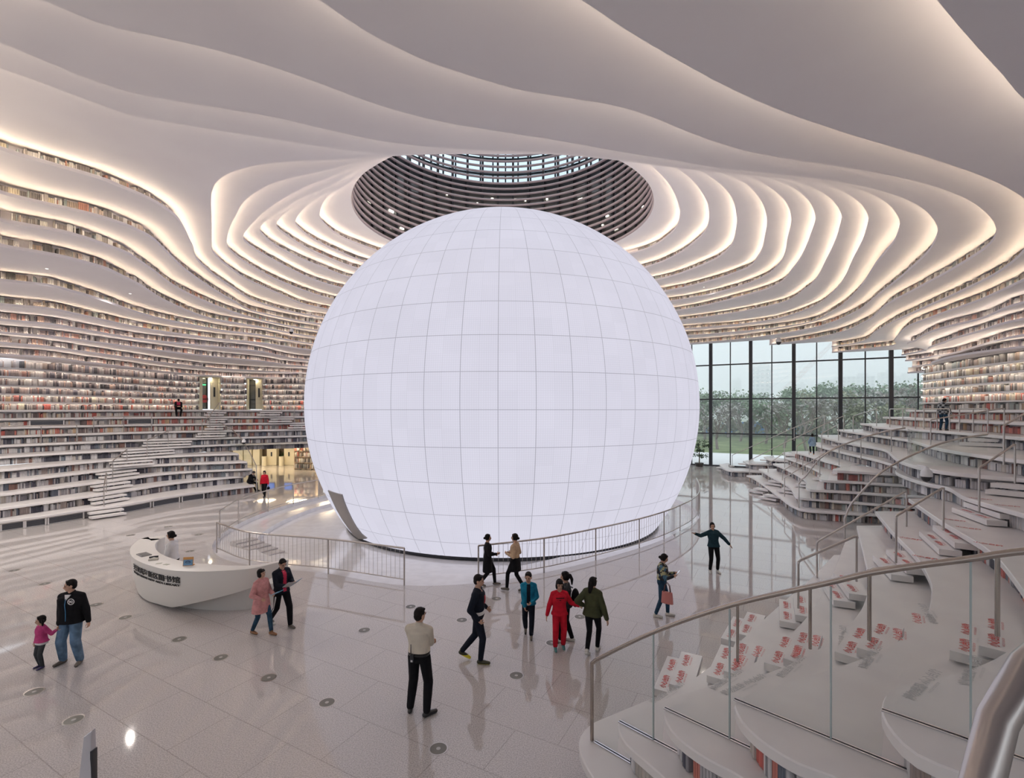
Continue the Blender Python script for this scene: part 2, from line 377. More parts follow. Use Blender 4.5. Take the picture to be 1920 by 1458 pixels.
def build_loops():
    names = {21:'first',22:'second',23:'third',24:'fourth',25:'fifth',26:'sixth',27:'seventh',28:'eighth',29:'ninth',30:'tenth',31:'eleventh',32:'twelfth',33:'thirteenth',34:'innermost'}
    for k in range(17, 35):
        z = Zk(k); r = np.minimum(LV[k], RW); P = ringpts(r); inside = LV[k] < RW - .02
        up = LV[k + 1] if k < 34 else LV[k]; lo = LV[k - 1] if k > 17 else LV[17] + 1.2
        base = np.maximum(LV[k], up); N = ring_normals(ringpts(LV[k]))
        rback = np.minimum(base + .40, RW)
        rout = np.minimum(np.maximum(base + .44, lo + .44), RW)
        if k == 17: rout = np.minimum(LV[17] + 1.9, RW)
        BK = offset_ring(base, .40); RO = offset_ring(np.maximum(base, lo), .46) if k > 17 else ringpts(rout)
        okb = (rback < RW - .02) | inside
        okc = inside | (rout > r + .02)
        if k >= 21:
            root = empty('ceiling', 'curved white ceiling layer, %s in from the outer walls towards the opening' % names[k] if k < 34 else 'innermost white ceiling ring around the round roof opening', None, (0, 0, 0), kind='structure')
        else:
            root = empty('bookshelf_tier', 'long curved white shelf ledge, %s up above the doorway level' % ORD[k - 16], 'bookshelf', (0, 0, 0))
        mb = MB()
        Pin = P + N * .045
        lip = .10 if k < 34 else .02
        ringmesh(mb, RO, z, P, z, okc)                         # underside
        ringmesh(mb, P, z, P, z + lip, inside)                            # fascia
        ringmesh(mb, P, z + lip, Pin, z + lip, inside)
        ringmesh(mb, Pin, z + lip, Pin, z + .05, inside)
        if k < 34: ringmesh(mb, Pin, z + .05, BK, z + .05, okb & inside)
        slab = mb.obj('board' if k < 21 else 'ceiling_panel', CEIL, root); smooth_angle(slab, 35)
        if k == 34: continue
        zu = Zk(k + 1)
        mb = MB(); ringmesh(mb, BK, z + .05, BK, zu, okb & inside)
        smooth_angle(mb.obj('back_panel', BACK if k < 21 else CEIL, root), 35)
        # light strip tucked behind the upstand
        A, B = P + N * .092, P + N * .108
        mb = MB(); near = ((P[:, 1] < 12.8) & (P[:, 0] < 5.5) & ~((P[:, 0] < -9.5) & (P[:, 1] > 11.6)) if 21 < k <= 26 else P[:, 1] < (9 if k == 21 else 6))
        far = inside & ~near
        te = (z - HC) / np.maximum(1, np.hypot(P[:, 0], P[:, 1])); zz = z + lip - .006 + .020 * np.clip((te - .17) / .15, 0, 1)
        n_ = len(A); mb.add([(A[i][0], A[i][1], z + lip - .006) for i in range(n_)] + [(B[i][0], B[i][1], zz[i]) for i in range(n_)], [(i, (i + 1) % n_, n_ + (i + 1) % n_, n_ + i) for i in range(n_) if far[i] and far[(i + 1) % n_]])
        if mb.f:
            o = mb.obj('led_strip', LED if k >= 21 else LEDW, slab)
        if k >= 21:
            mb = MB(); ringmesh(mb, A, z + lip - .006, B, z + lip + .026, inside & near)
            if mb.f: mb.obj('led_strip', LEDN, slab)
        # books
        pal = PAL_L if k >= 21 else PAL_W
        seg = np.roll(np.arange(NT), -NT // 4 - 10)       # start the walk below the camera (near side)
        br = offset_ring(base, .17); bn = ring_normals(br)
        br = br[seg]; bn = bn[seg]
        lim = {21:(-99, 3), 22:(12, 11), 23:(12, 14.6), 24:(12, 17), 25:(11.8, 19), 26:(11.5, 21)}.get(k, (21.8, 23.2) if k >= 27 else (3, 3))
        def keep(x, y, lim=lim, k=k):
            if k >= 21 and y < 8: return False
            th = math.atan2(y - CY, x - CX); i = int((th + math.pi) / (2 * math.pi) * NT) % NT
            if not (inside[i] and base[i] + .36 < RW[i] + .1): return False
            if abs(x) < .55 * y * .4 and y > 30 and k > 18: return y < 60 and abs(x) > 8 * 0 and (x / y < -.33 or x / y > .33)
            return y > (lim[0] if x < 0 else lim[1]) and (x / y < -.26 or x / y > .26)
        rows = book_row(br, bn, z + .05, zu - z - .07, pal, keep=keep, fill=.96, wmin=.028, wmax=.058)
        if k in (24, 25, 26): rows = take_individual(rows, k)
        add_books(rows)
INDIV = []
def take_individual(rows, k):
    """the largest books in view: left end of the top three shelf rows"""
    pick = []; rest = []
    for b in rows:
        x = 960 + F * b[0] / b[1]
        (pick if b[0] < 0 and -12 < x < {26: 345, 25: 300, 24: 280}[k] else rest).append(b)
    pick.sort(key=lambda b: 960 + F * b[0] / b[1])
    cap = {26: 105, 25: 95, 24: 80}[k]
    vis = [b for b in pick if 960 + F * b[0] / b[1] > 1]
    rest += [b for b in pick if b not in vis[:cap]]
    nm = {26: 'topmost left shelf row', 25: 'second-highest left shelf row', 24: 'third-highest left shelf row'}[k]
    for i, b in enumerate(vis[:cap]): INDIV.append((b, i + 1, nm))
    return rest
build_loops()
# ------------------------------------------------------------------ floor, pit round the sphere
FLOOR = mat('terrazzo_floor', (.6, .57, .55), .04, spec=.6)
def floor_nodes(m):
    N, L = nodes(m); b = N['Principled BSDF']
    tc = N.new('ShaderNodeTexCoord'); mp = N.new('ShaderNodeMapping'); mp.inputs['Rotation'].default_value = (0, 0, math.radians(28.6))
    L.new(tc.outputs['Object'], mp.inputs['Vector'])
    br = N.new('ShaderNodeTexBrick'); br.offset = .5
    br.inputs['Color1'].default_value = (1, 1, 1, 1); br.inputs['Color2'].default_value = (.955, .955, .955, 1); br.inputs['Mortar'].default_value = (.74, .725, .71, 1)
    br.inputs['Scale'].default_value = 1.0; br.inputs['Brick Width'].default_value = 1.35; br.inputs['Row Height'].default_value = .9
    br.inputs['Mortar Size'].default_value = .008; br.inputs['Mortar Smooth'].default_value = .2
    L.new(mp.outputs[0], br.inputs['Vector'])
    nz = N.new('ShaderNodeTexNoise'); nz.inputs['Scale'].default_value = 60; nz.inputs['Detail'].default_value = 3
    cr = N.new('ShaderNodeValToRGB'); cr.color_ramp.elements[0].position = .36; cr.color_ramp.elements[1].position = .62
    cr.color_ramp.elements[0].color = (.41, .38, .365, 1); cr.color_ramp.elements[1].color = (.67, .63, .61, 1)
    L.new(tc.outputs['Object'], nz.inputs['Vector']); L.new(nz.outputs['Fac'], cr.inputs['Fac'])
    mx = N.new('ShaderNodeMix'); mx.data_type = 'RGBA'; mx.blend_type = 'MULTIPLY'; mx.inputs[0].default_value = 1
    L.new(cr.outputs[0], mx.inputs[6]); L.new(br.outputs['Color'], mx.inputs[7]); L.new(mx.outputs[2], b.inputs['Base Color'])
    n2 = N.new('ShaderNodeTexNoise'); n2.inputs['Scale'].default_value = .7
    bp = N.new('ShaderNodeBump'); bp.inputs['Strength'].default_value = .006; bp.inputs['Distance'].default_value = .12
    L.new(tc.outputs['Object'], n2.inputs['Vector']); L.new(n2.outputs['Fac'], bp.inputs['Height']); L.new(bp.outputs[0], b.inputs['Normal'])
floor_nodes(FLOOR)
# rim of the sunken ring = foot of the railing
RIM = [(-2.9,13.05),(-5.3,13.97),(-8.0,14.74),(-9.45,15.6),(-10.35,16.7),(-11.0,18.2),(-11.35,20),(-11.4,22.5),(-11.1,24.6),(-10.4,26.6),(-8.8,29.6),(-5.4,32.6),(-.4,33.9),(4.0,32.4),(7.2,29.2),(8.7,25.6),(8.75,23.4),(8.3,21.4),(7.5,20.1),(6.57,18.9),(5.56,17.7),(4.36,16.56),(2.63,15.2),(.93,14.07),(-1.0,13.2)]
SX, SY, SR, SZ = -.42, 23.3, 8.82, 4.94
PIT = -.34
def polar_rim():
    th = [math.atan2(y - SY, x - SX) for x, y in RIM]; r = [math.hypot(x - SX, y - SY) for x, y in RIM]
    return pchip_periodic(th, r)
RIMR = polar_rim()
def ringc(r): return np.stack([SX + r * np.cos(TH), SY + r * np.sin(TH)], 1)
def build_floor():
    allm = np.ones(NT, bool)
    mb = MB(); rim = ringc(RIMR); big = []
    for t in TH:   # out to a large rectangle
        c, s = math.cos(t), math.sin(t); k = min(60 / max(abs(c), 1e-6), 42 / max(abs(s), 1e-6))
        big.append((SX + c * k, SY + s * k))
    big = np.array(big)
    # indoor floor stops at the window wall line
    d = (big - WP) @ WN
    dirv = big - np.array((SX, SY)); den = dirv @ WN
    kk = ((WP - np.array((SX, SY))) @ WN) / np.where(np.abs(den) < 1e-6, 1e-6, den)
    big = np.where((d > 0)[:, None], np.array((SX, SY)) + dirv * np.clip(kk, 0, 1)[:, None], big)
    ringmesh(mb, rim, 0, big, 0, allm, True)
    o = mb.obj('floor', FLOOR); tag(o, 'pale speckled terrazzo floor with polished reflections', kind='structure')
    # sunken ring: steps on the far and left side, a ramp in front
    mb = MB()
    ramp = np.array([max(0, min(1, (math.cos(t + math.pi / 2) - .55) / .25)) for t in TH])   # 1 towards the camera
    R1 = RIMR; r2 = np.maximum(RIMR - 1.5, 7.4); 
    def prof(r, zstep, zramp): return r, zstep * (1 - ramp) + zramp * ramp
    rings = [prof(R1, 0, 0), prof(R1 - .001, -.17, -.001), prof(np.maximum(R1 - 1.3, 7.6), -.17, -.12), prof(np.maximum(R1 - 1.31, 7.59), PIT, -.13),
             prof(np.full(NT, 7.3) + 0 * R1, PIT, PIT), prof(np.full(NT, 5.0), PIT, PIT)]
    v = []; f = []
    for (r, z) in rings:
        p = ringc(r); v += [(p[i][0], p[i][1], z[i]) for i in range(NT)]
    for a in range(len(rings) - 1):
        for i in range(NT):
            j = (i + 1) % NT; f.append((a * NT + i, (a + 1) * NT + i, (a + 1) * NT + j, a * NT + j))
    mb.add(v, f); o = mb.obj('floor', noise_color(mat('sphere_lit_stone', (.7, .68, .68), .12, spec=.5), (.70, .675, .67), (.76, .74, .735), 3)); tag(o, 'sunken stepped floor ring around the glowing sphere', kind='structure'); smooth_angle(o, 20)  # hall floor stone with the sphere's light put into a paler base colour
    # small side steps inside the left corner of the ring
    st = empty('curved_steps', 'short flight of small curved steps inside the left corner of the ring railing', 'steps', (-9.2, 17.2, PIT))
    d_ = Vector((2.2, -1.4, 0)).normalized(); n_ = Vector((-d_.y, d_.x, 0))
    for i in range(6):
        c = Vector((-10.0, 17.35, 0)) + d_ * (.42 * i) + n_ * .40; h = .31 - .048 * i
        mb = MB(); mb.box((c.x + 9.2, c.y - 17.2, h / 2), (.41, .8, h), math.atan2(d_.y, d_.x))
        bevel(mb.obj('tread', FLOOR, st), .008)
build_floor()

# ------------------------------------------------------------------ the sphere
def sphere_material():
    m = bpy.data.materials.new('led_screen'); m.use_nodes = True
    N, L = nodes(m); N.remove(N['Principled BSDF'])
    tc = N.new('ShaderNodeTexCoord'); sp = N.new('ShaderNodeSeparateXYZ'); L.new(tc.outputs['Object'], sp.inputs[0])
    def mth(op, a, b=None, c=None):
        n = N.new('ShaderNodeMath'); n.operation = op
        for i, q in enumerate((a, b, c)):
            if q is None: continue
            if isinstance(q, (int, float)): n.inputs[i].default_value = q
            else: L.new(q, n.inputs[i])
        return n.outputs[0]
    lon = mth('DIVIDE', mth('ARCTAN2', sp.outputs[1], sp.outputs[0]), math.radians(7.5))
    lon = mth('ADD', lon, 480.0)
    lat = mth('DIVIDE', mth('ARCSINE', mth('DIVIDE', sp.outputs[2], SR)), math.radians(7.5))
    lat = mth('ADD', lat, 480.0 + .18)
    def line(v, w):           # 1 on the seam
        d = mth('ABSOLUTE', mth('SUBTRACT', mth('FRACT', v), .5))       # .5 at the seam
        return mth('GREATER_THAN', d, .5 - w)
    seam = mth('MAXIMUM', line(lon, .011), line(lat, .011))
    half = mth('MAXIMUM', line(mth('MULTIPLY', lon, 2), .012), 0.0)
    fine = mth('MAXIMUM', line(mth('MULTIPLY', lon, 16), .12), line(mth('MULTIPLY', lat, 16), .12))
    cell = N.new('ShaderNodeTexWhiteNoise'); cell.noise_dimensions = '2D'; cb = N.new('ShaderNodeCombineXYZ')
    L.new(mth('FLOOR', mth('MULTIPLY', lon, 2)), cb.inputs[0]); L.new(mth('FLOOR', mth('MULTIPLY', lat, 2)), cb.inputs[1]); L.new(cb.outputs[0], cell.inputs['Vector'])
    nz = N.new('ShaderNodeTexNoise'); nz.inputs['Scale'].default_value = .5; L.new(tc.outputs['Object'], nz.inputs['Vector'])
    k = mth('SUBTRACT', 1.0, mth('MULTIPLY', seam, .30))
    k = mth('SUBTRACT', k, mth('MULTIPLY', half, .05))
    k = mth('SUBTRACT', k, mth('MULTIPLY', fine, .07))
    k = mth('MULTIPLY', k, mth('MULTIPLY_ADD', cell.outputs['Value'], .035, .97))
    k = mth('MULTIPLY', k, mth('MULTIPLY_ADD', nz.outputs['Fac'], .10, .95))
    e = N.new('ShaderNodeEmission'); e.inputs[0].default_value = (.875, .86, 1.0, 1)
    L.new(mth('MULTIPLY', k, SPHERE_E), e.inputs[1])
    g = N.new('ShaderNodeBsdfGlossy'); g.inputs['Roughness'].default_value = .35; g.inputs['Color'].default_value = (.015, .015, .015, 1)
    ad = N.new('ShaderNodeAddShader'); L.new(e.outputs[0], ad.inputs[0]); L.new(g.outputs[0], ad.inputs[1])
    L.new(ad.outputs[0], N['Material Output'].inputs[0])
    return m
SPHERE_E = .70
def build_sphere():
    root = empty('glowing_sphere', 'huge glowing white sphere of square screen panels standing in the sunken ring', 'sphere', (SX, SY, PIT))
    zc = SZ - PIT
    nlat, nlon = 96, 192; v = []; f = []
    lat0 = math.asin((PIT + .10 - SZ) / SR)
    for i in range(nlat + 1):
        a = lat0 + (math.pi / 2 - lat0) * i / nlat
        for j in range(nlon):
            b = 2 * math.pi * j / nlon; v.append((SR * math.cos(a) * math.cos(b), SR * math.cos(a) * math.sin(b), SR * math.sin(a)))
    # doorway on the left side: columns left out of the shell and closed by a recessed grey reveal
    def indoor(p):
        x = 960 + F * (p[0] + SX) / (p[1] + SY); y = YH - F * (p[2] + SZ - HC) / (p[1] + SY)
        return False
    for i in range(nlat):
        for j in range(nlon):
            k = (j + 1) % nlon; f.append((i * nlon + j, i * nlon + k, (i + 1) * nlon + k, (i + 1) * nlon + j))
    o = mesh_obj('shell', v, f, sphere_material(), root, True); o.location = (0, 0, zc)
    rb = math.sqrt(SR ** 2 - (SZ - PIT) ** 2)
    mb = MB(); mb.lathe([(rb + .02, .0), (rb + .07, .02), (rb + .10, .15), (rb + .02, .16)], n=160)
    smooth_angle(mb.obj('base_ring', DARK, root), 40)
    # doorway: curved grey reveal standing just proud of the shell on the left
    def hit(x, y, R):
        d = Vector(((x - 960) / F, 1, -(y - YH) / F)).normalized(); oc = Vector((-SX, -SY, HC - SZ))
        b = oc.dot(d); q = b * b - (oc.dot(oc) - R * R)
        t = -b - math.sqrt(max(q, 0)); return oc + d * t
    L_ = [(614, 919), (621, 936), (630, 955), (641, 974), (652, 990), (663, 1003), (671, 1010)]
    R_ = [(641, 927), (645, 940), (651, 955), (660, 974), (668, 988), (678, 1001), (688, 1009)]
    v = []
    for a, b in zip(L_, R_):
        p = hit(a[0] + 1, a[1], SR + .03); q = hit(b[0], b[1], SR + .03)
        for s in (.04, -.10):
            for t in range(6):
                w = p.lerp(q, t / 5); v.append(w.normalized() * (SR + s))
    f = []
    n = len(L_)
    for i in range(n - 1):
        for t in range(5):
            for s in (0, 6):
                A = i * 12 + s + t; f.append((A, A + 1, A + 13, A + 12) if s else (A, A + 12, A + 13, A + 1))
        for t in (0, 5):
            f.append((i * 12 + t, i * 12 + 6 + t, i * 12 + 18 + t, i * 12 + 12 + t))
    for i in (0, n - 1):
        for t in range(5): f.append((i * 12 + t, i * 12 + t + 1, i * 12 + 7 + t, i * 12 + 6 + t))
    d = mesh_obj('doorway', v, f, mat('door_reveal_grey', (.30, .28, .27), .6), root, False); d.location = (0, 0, zc)
    d['label'] = 'dark grey doorway opening on the left flank'
build_sphere()

# ------------------------------------------------------------------ round roof opening
def build_oculus():
    z0 = Zk(34); root = empty('roof_lantern', 'round roof opening lined with stacked mauve tube rings above the sphere', 'skylight', (OCC[0], OCC[1], z0))
    rm = mat('mauve_tube', (.50, .40, .40), .4)
    for i in range(22):
        mb = MB(); zz = .12 + .35 * i
        prof = [(OCR - .02, zz - .045), (OCR + .05, zz - .065), (OCR + .12, zz - .045), (OCR + .14, zz), (OCR + .12, zz + .045), (OCR + .05, zz + .065), (OCR - .02, zz + .045), (OCR - .04, zz)]
        n = 120; v = []; f = []
        for k in range(n):
            q = 2 * math.pi * k / n
            for r, z in prof: v.append((r * math.cos(q), r * math.sin(q), z))
        m = len(prof)
        for k in range(n):
            for j in range(m):
                f.append((k * m + j, ((k + 1) % n) * m + j, ((k + 1) % n) * m + (j + 1) % m, k * m + (j + 1) % m))
        mb.add(v, f); mb.obj('ring', rm, root, True)
    fr = mat('dark_frame', (.03, .032, .036), .4)
    for i in range(48):
        q = 2 * math.pi * (i + .5) / 48; mb = MB(); mb.box(((OCR + .42) * math.cos(q), (OCR + .42) * math.sin(q), 3.98), (.12, .13, 7.6), q)
        mb.obj('mullion', fr, root)
    # glazing of the upper floors: dark glass below, sky-lit glass above
    dg = mat('dark_glass', (.13, .125, .12), .12, spec=.8); 
    n = 96
    def wall(r, a, b, m, nm):
        mb = MB(); v = []; f = []
        for k in range(n):
            q = 2 * math.pi * k / n; v += [(r * math.cos(q), r * math.sin(q), a), (r * math.cos(q), r * math.sin(q), b)]
        f = [(2 * k, 2 * k + 1, 2 * ((k + 1) % n) + 1, 2 * ((k + 1) % n)) for k in range(n)]
        mb.add(v, f); return mb.obj(nm, m, root, True)
    # floors behind the glass
    mb = MB(); v = []; f = []
    wall(OCR + .62, 0.08, 4.55, dg, 'glass_band')
    wall(OCR + .62, 5.3, 7.9, glass_mat('lantern_glass', (.62, .74, .80), .10), 'glass_band')
    wall(OCR + .60, 4.5, 5.35, fr, 'floor_band')
    mb = MB()
    for i in range(60):
        q = 2 * math.pi * i / 60; mb.box(((OCR + .75) * math.cos(q), (OCR + .75) * math.sin(q), 6.6), (.1, .09, 2.7), q)
    for zz in (5.9, 6.9, 7.85):
        for i in range(60):
            q = 2 * math.pi * (i + .5) / 60; mb.box(((OCR + .75) * math.cos(q), (OCR + .75) * math.sin(q), zz), (.1, .85, .12 if zz < 7 else .3), q)
    mb.obj('frame', fr, root)
    rg = random.Random(5); lm = led_mat('office_light', (1, .93, .8), 5.0)
    for q0, n_, zr in ((2.5, 7, (.9, 2.4)), (.45, 8, (.9, 3.2)), (1.9, 3, (3.4, 4.3)), (1.2, 4, (3.2, 4.3))):
        for i in range(n_):
            q = q0 + rg.uniform(-.34, .34); mb = MB(); z_ = rg.uniform(*zr)
            mb.box(((OCR + .57) * math.cos(q), (OCR + .57) * math.sin(q), z_), (.03, rg.uniform(.08, .42), rg.uniform(.04, .12)), q)
            mb.obj('ceiling_light', lm, root)
    # glazed roof
    mb = MB()
    for i in range(-5, 6):
        mb.box((i * 1.5, 0, 7.95), (.14, 2 * math.sqrt(max(1, (OCR + .8) ** 2 - (i * 1.5) ** 2)), .3))
        mb.box((0, i * 1.5, 7.95), (2 * math.sqrt(max(1, (OCR + .8) ** 2 - (i * 1.5) ** 2)), .14, .3))
    mb.obj('roof_frame', fr, root)
build_oculus()

# ------------------------------------------------------------------ left side
LF = {}
def L_(k, px, pre, tip=None):
    LF[k] = [tuple(p) for p in pre] + [at(x, y, Zk(k)) for x, y in px]
L_(1, [(0,977),(82,966),(162,954),(228,945.6),(329,928),(411,917),(478,909)], [(-22.6,9),(-21.6,14)])
L_(2, [(0,952),(165,929),(228,919.5),(329,904),(461,891)], [(-23.1,9.2),(-22.1,14.3)])
L_(3, [(0,926),(175,904),(329,885),(473,878)], [(-23.7,9.4),(-22.7,14.7)])
L_(4, [(0,903),(175,882.5),(274,872),(463,864.5)], [(-24.2,9.6),(-23.2,15.0)])
L_(5, [(0,880),(197,862),(330,853.5),(447,849.5)], [(-24.8,9.8),(-23.9,15.6)])
def W_(k, xs, pre, post=()): LF[k] = [tuple(p) for p in pre] + [col(x, Y) for x, Y in xs] + [tuple(p) for p in post]
W_(6, [(0,22.3),(110,24.2),(219,26.0),(330,28.4),(425,30.2),(500,31.6),(570,32.5)], [(-25.4,10),(-24.6,16.4)], [(-11.5,34.2),(-8,36)])
W_(7, [(0,23.4),(110,25.2),(247,27.6),(370,29.5),(480,31.0),(570,32.6)], [(-26,10.2),(-25.4,17.2)], [(-11.6,34.3),(-8,36.1)])
W_(8, [(0,23.8),(110,25.6),(247,28.1),(370,29.9),(480,31.3),(570,32.75)], [(-26.2,10.3),(-25.7,17.5)], [(-11.7,34.4),(-8.1,36.2)])
W_(9, [(0,24.0),(110,25.9),(247,28.5),(370,30.3),(480,31.6),(570,32.9)], [(-26.3,10.4),(-25.8,17.7)], [(-11.8,34.5),(-8.2,36.3)])
W_(10, [(0,24.2),(110,26.2),(247,28.9),(370,30.7),(480,31.9),(570,33.05)], [(-26.5,10.5),(-26,17.8)], [(-11.9,34.6),(-8.3,36.4)])
W_(11, [(0,24.35),(110,26.5),(247,29.3),(370,31.1),(480,32.2),(570,33.2)], [(-26.7,10.6),(-26.2,18)], [(-12,34.8),(-8.4,36.6)])
for k, d in ((12, .25), (13, .25), (14, .15), (15, .0), (16, -.25), (17, -.5)):
    W_(k, [(0,24.6+d),(82,26.0+d),(165,28.5+d),(247,31.4+d),(329,35.0+d),(411,38.2+d),(480,39.4+d),(570,39.7+d)], [(-27,10.8),(-26.6,18.4)], [(-10.5,41.6),(0,43)])
def pxx(x, y): return 960 + F * x / y
DOORS = [(374.5, 413), (462, 491.5)]
def nodoor(x, y):
    p = pxx(x, y); return y < 5 or not any(a < p < b for a, b in DOORS)
def in_front(lo, hi): return lambda x, y: not (y > 0 and lo < pxx(x, y) < hi)
def no_vents(x, y):
    p = pxx(x, y); return y > 0 and p > 388
def no_vents9(x, y):
    p = pxx(x, y); return not (56 < p < 122 or 239 < p < 286)
OUTL = ((-.95, .3), (-.72, .7))
POLY = {}
def build_left():
    for k in range(1, 18):
        pal = PAL_G if k <= 8 else (PAL_R if k in (9, 10, 11) else PAL_W)
        if k in (12, 13): pal = PAL_R + PAL_W[:4]
        mask = nodoor if k >= 12 else None
        keep = no_vents if k == 1 else (no_vents9 if k == 10 else None)
        lab = ('%s white reading tier up from the floor on the left side of the hall' % ORD[k]) if k <= 10 else ('white floor edge of the left upper gallery in front of the two doorways' if k == 11 else '%s white wall shelf above the left upper gallery floor' % ORD[k - 11])
        ext = 1.9 if k <= 10 else (7.5 if k == 11 else .6)
        if k == 6: ext = 3.0
        if k == 17: ext = .55
        P = spline(LF[k], .25); POLY[k] = P
        if k < 17:
            tier(k, LF[k], OUTL, lab, ext=ext, th=.11 if k <= 11 else .07, pal=pal, keep=keep, mask=mask, side=-1,
                 setb=.16 if k <= 11 else .07, led=LEDV if k >= 12 else None, step=.25,
                 cat='bookshelf')
        else:
            N = normals2(P, -1)
            mb = MB(); sweep(mb, P + N * .32, N, [(0, Zk(16)), (.05, Zk(16)), (.05, Zk(17)), (0, Zk(17))], mask=np.array([nodoor(*p) for p in P]))
            tag(mb.obj('wall_left', BACK), kind='structure')
            add_books(rows_under(P, N, k, Zk(16) + .005, Zk(17) - .01, PAL_W, nodoor, .12))
            mb = MB(); sweep(mb, P, N, [(.022, Zk(17) - .002), (.024, Zk(17) - .016)], closed_prof=False, caps=False, mask=np.array([nodoor(*p) for p in P])); tag(mb.obj('trim_1', LEDV), kind='structure'); mb = MB(); sweep(mb, P, N, [(0, Zk(17) - .02), (.014, Zk(17) - .02), (.014, Zk(17) + .002), (0, Zk(17) + .002)], mask=np.array([nodoor(*p) for p in P])); tag(mb.obj('trim_2', BOARD), kind='structure')
build_left()
def poly_px(P, x):
    best = None
    for i in range(len(P) - 1):
        if P[i][1] < 4: continue
        a, b = pxx(*P[i]), pxx(*P[i + 1])
        if (a - x) * (b - x) <= 0 and a != b:
            t = (x - a) / (b - a); p = P[i] * (1 - t) + P[i + 1] * t
            tt = (P[i + 1] - P[i]); tt = tt / np.linalg.norm(tt)
            best = (p, tt); break
    if best is None:
        i = int(np.argmin([abs(pxx(*q) - x) if q[1] > 4 else 1e9 for q in P])); tt = P[min(i + 1, len(P) - 1)] - P[max(i - 1, 0)]
        best = (P[i], tt / np.linalg.norm(tt))
    return best

# lettering painted on the stairs
def text_mesh(body, size, name, bold=0.0):
    cu = bpy.data.curves.new(name, 'FONT'); cu.body = body; cu.size = size; cu.align_x = 'CENTER'; cu.offset = bold; cu.resolution_u = 3
    o = bpy.data.objects.new(name, cu); COL.objects.link(o)
    dg = bpy.context.evaluated_depsgraph_get(); dg.update()
    me = bpy.data.meshes.new_from_object(o.evaluated_get(dg)); bpy.data.objects.remove(o); bpy.data.curves.remove(cu)
    return me
RED = mat('red_lettering', (.62, .10, .09), .5); GREYT = mat('grey_lettering', (.58, .57, .56), .5); BLACKT = mat('black_lettering', (.015, .015, .015), .4)
def join_meshes(name, parts, m):
    v = []; f = []
    for me, M in parts:
        o = len(v); v += [tuple(M @ x.co) for x in me.vertices]; f += [tuple(i + o for i in p.vertices) for p in me.polygons]
    me = bpy.data.meshes.new(name); me.from_pydata(v, [], f); me.materials.append(m); return me
_t1 = text_mesh('小心台阶', .105, 't1', .004); _t2 = text_mesh('WATCH YOUR STEP', .032, 't2')
TREAD_TXT = join_meshes('lettering', [(_t1, Matrix.Translation((-.30, -.0, 0))), (_t2, Matrix.Translation((-.30, -.055, 0))), (_t1, Matrix.Translation((.30, 0, 0))), (_t2, Matrix.Translation((.30, -.055, 0)))], RED)
EDGE_TXT = join_meshes('lettering', [(_t1, Matrix.Translation((0, 0, 0))), (_t2, Matrix.Translation((0, -.055, 0)))], RED)
_t3 = text_mesh('请勿坐卧 小心台阶', .10, 't3', .003)
GREY_TXT = join_meshes('lettering', [(_t3, Matrix.Identity(4)), (_t2, Matrix.Translation((0, -.055, 0)))], GREYT)
def put_text(me, parent, x, y, z, ang):
    o = bpy.data.objects.new('lettering', me); COL.objects.link(o); o.parent = parent
    o.location = Vector((x, y, z)) - (parent.location if parent else Vector()); o.rotation_euler = (0, 0, ang)
    return o

def staircase(label, treads, txt=False, thick=.085):
    """treads: (p0, p1, ztop, depthvec) front edge p0-p1 and the plan vector towards the wall"""
    z0 = min(t[2] for t in treads) - .14
    p = treads[0][0]; root = empty('staircase', label, 'stairs', (p[0], p[1], z0))
    for p0, p1, zt, dv in treads:
        mb = MB(); poly = [p0, p1, (p1[0] + dv[0], p1[1] + dv[1]), (p0[0] + dv[0], p0[1] + dv[1])]
        a = (poly[1][0] - poly[0][0]) * (poly[2][1] - poly[0][1]) - (poly[1][1] - poly[0][1]) * (poly[2][0] - poly[0][0])
        if a < 0: poly = poly[::-1]
        mb.prism([(q[0] - root.location.x, q[1] - root.location.y) for q in poly], zt - thick - z0, zt - z0)
        tr_ = mb.obj('tread', BOARD, root)
        if txt:
            c = ((p0[0] + p1[0]) / 2 + dv[0] * .45, (p0[1] + p1[1]) / 2 + dv[1] * .45)
            put_text(TREAD_TXT, root, c[0], c[1], zt + .003, math.atan2(p1[1] - p0[1], p1[0] - p0[0])).parent = tr_
    return root
def left_stairs():
    def fl(rows):
        T = []
        for L, x0, x1 in rows:
            P = POLY[L + 1]
            for j in range(2):
                a, ta = poly_px(P, x0 + j * 3); b, tb = poly_px(P, x1 + j * 3)
                n = np.array((-ta[1], ta[0]));                      # outward (away from the hall)
                d = .30 * (2 - j); T.append((a - n * d, b - n * d, Zk(L) + PITCH / 3 * (j + 1), n * .34))
        return T
    staircase('white floating staircase climbing the lower left tiers up from the floor', fl([(0,161,225),(1,163,227),(2,167,234),(3,177,245),(4,202,278),(5,224,320),(6,265,355)]))
    staircase('short white upper staircase rising to the left doorway gallery', fl([(7,368,422),(8,386,420),(9,393,424),(10,387,422)]))
    staircase('white upper staircase beside the sphere, below the right-hand doorway', fl([(10,486,527),(9,505,548),(8,540,571)]))
left_stairs()

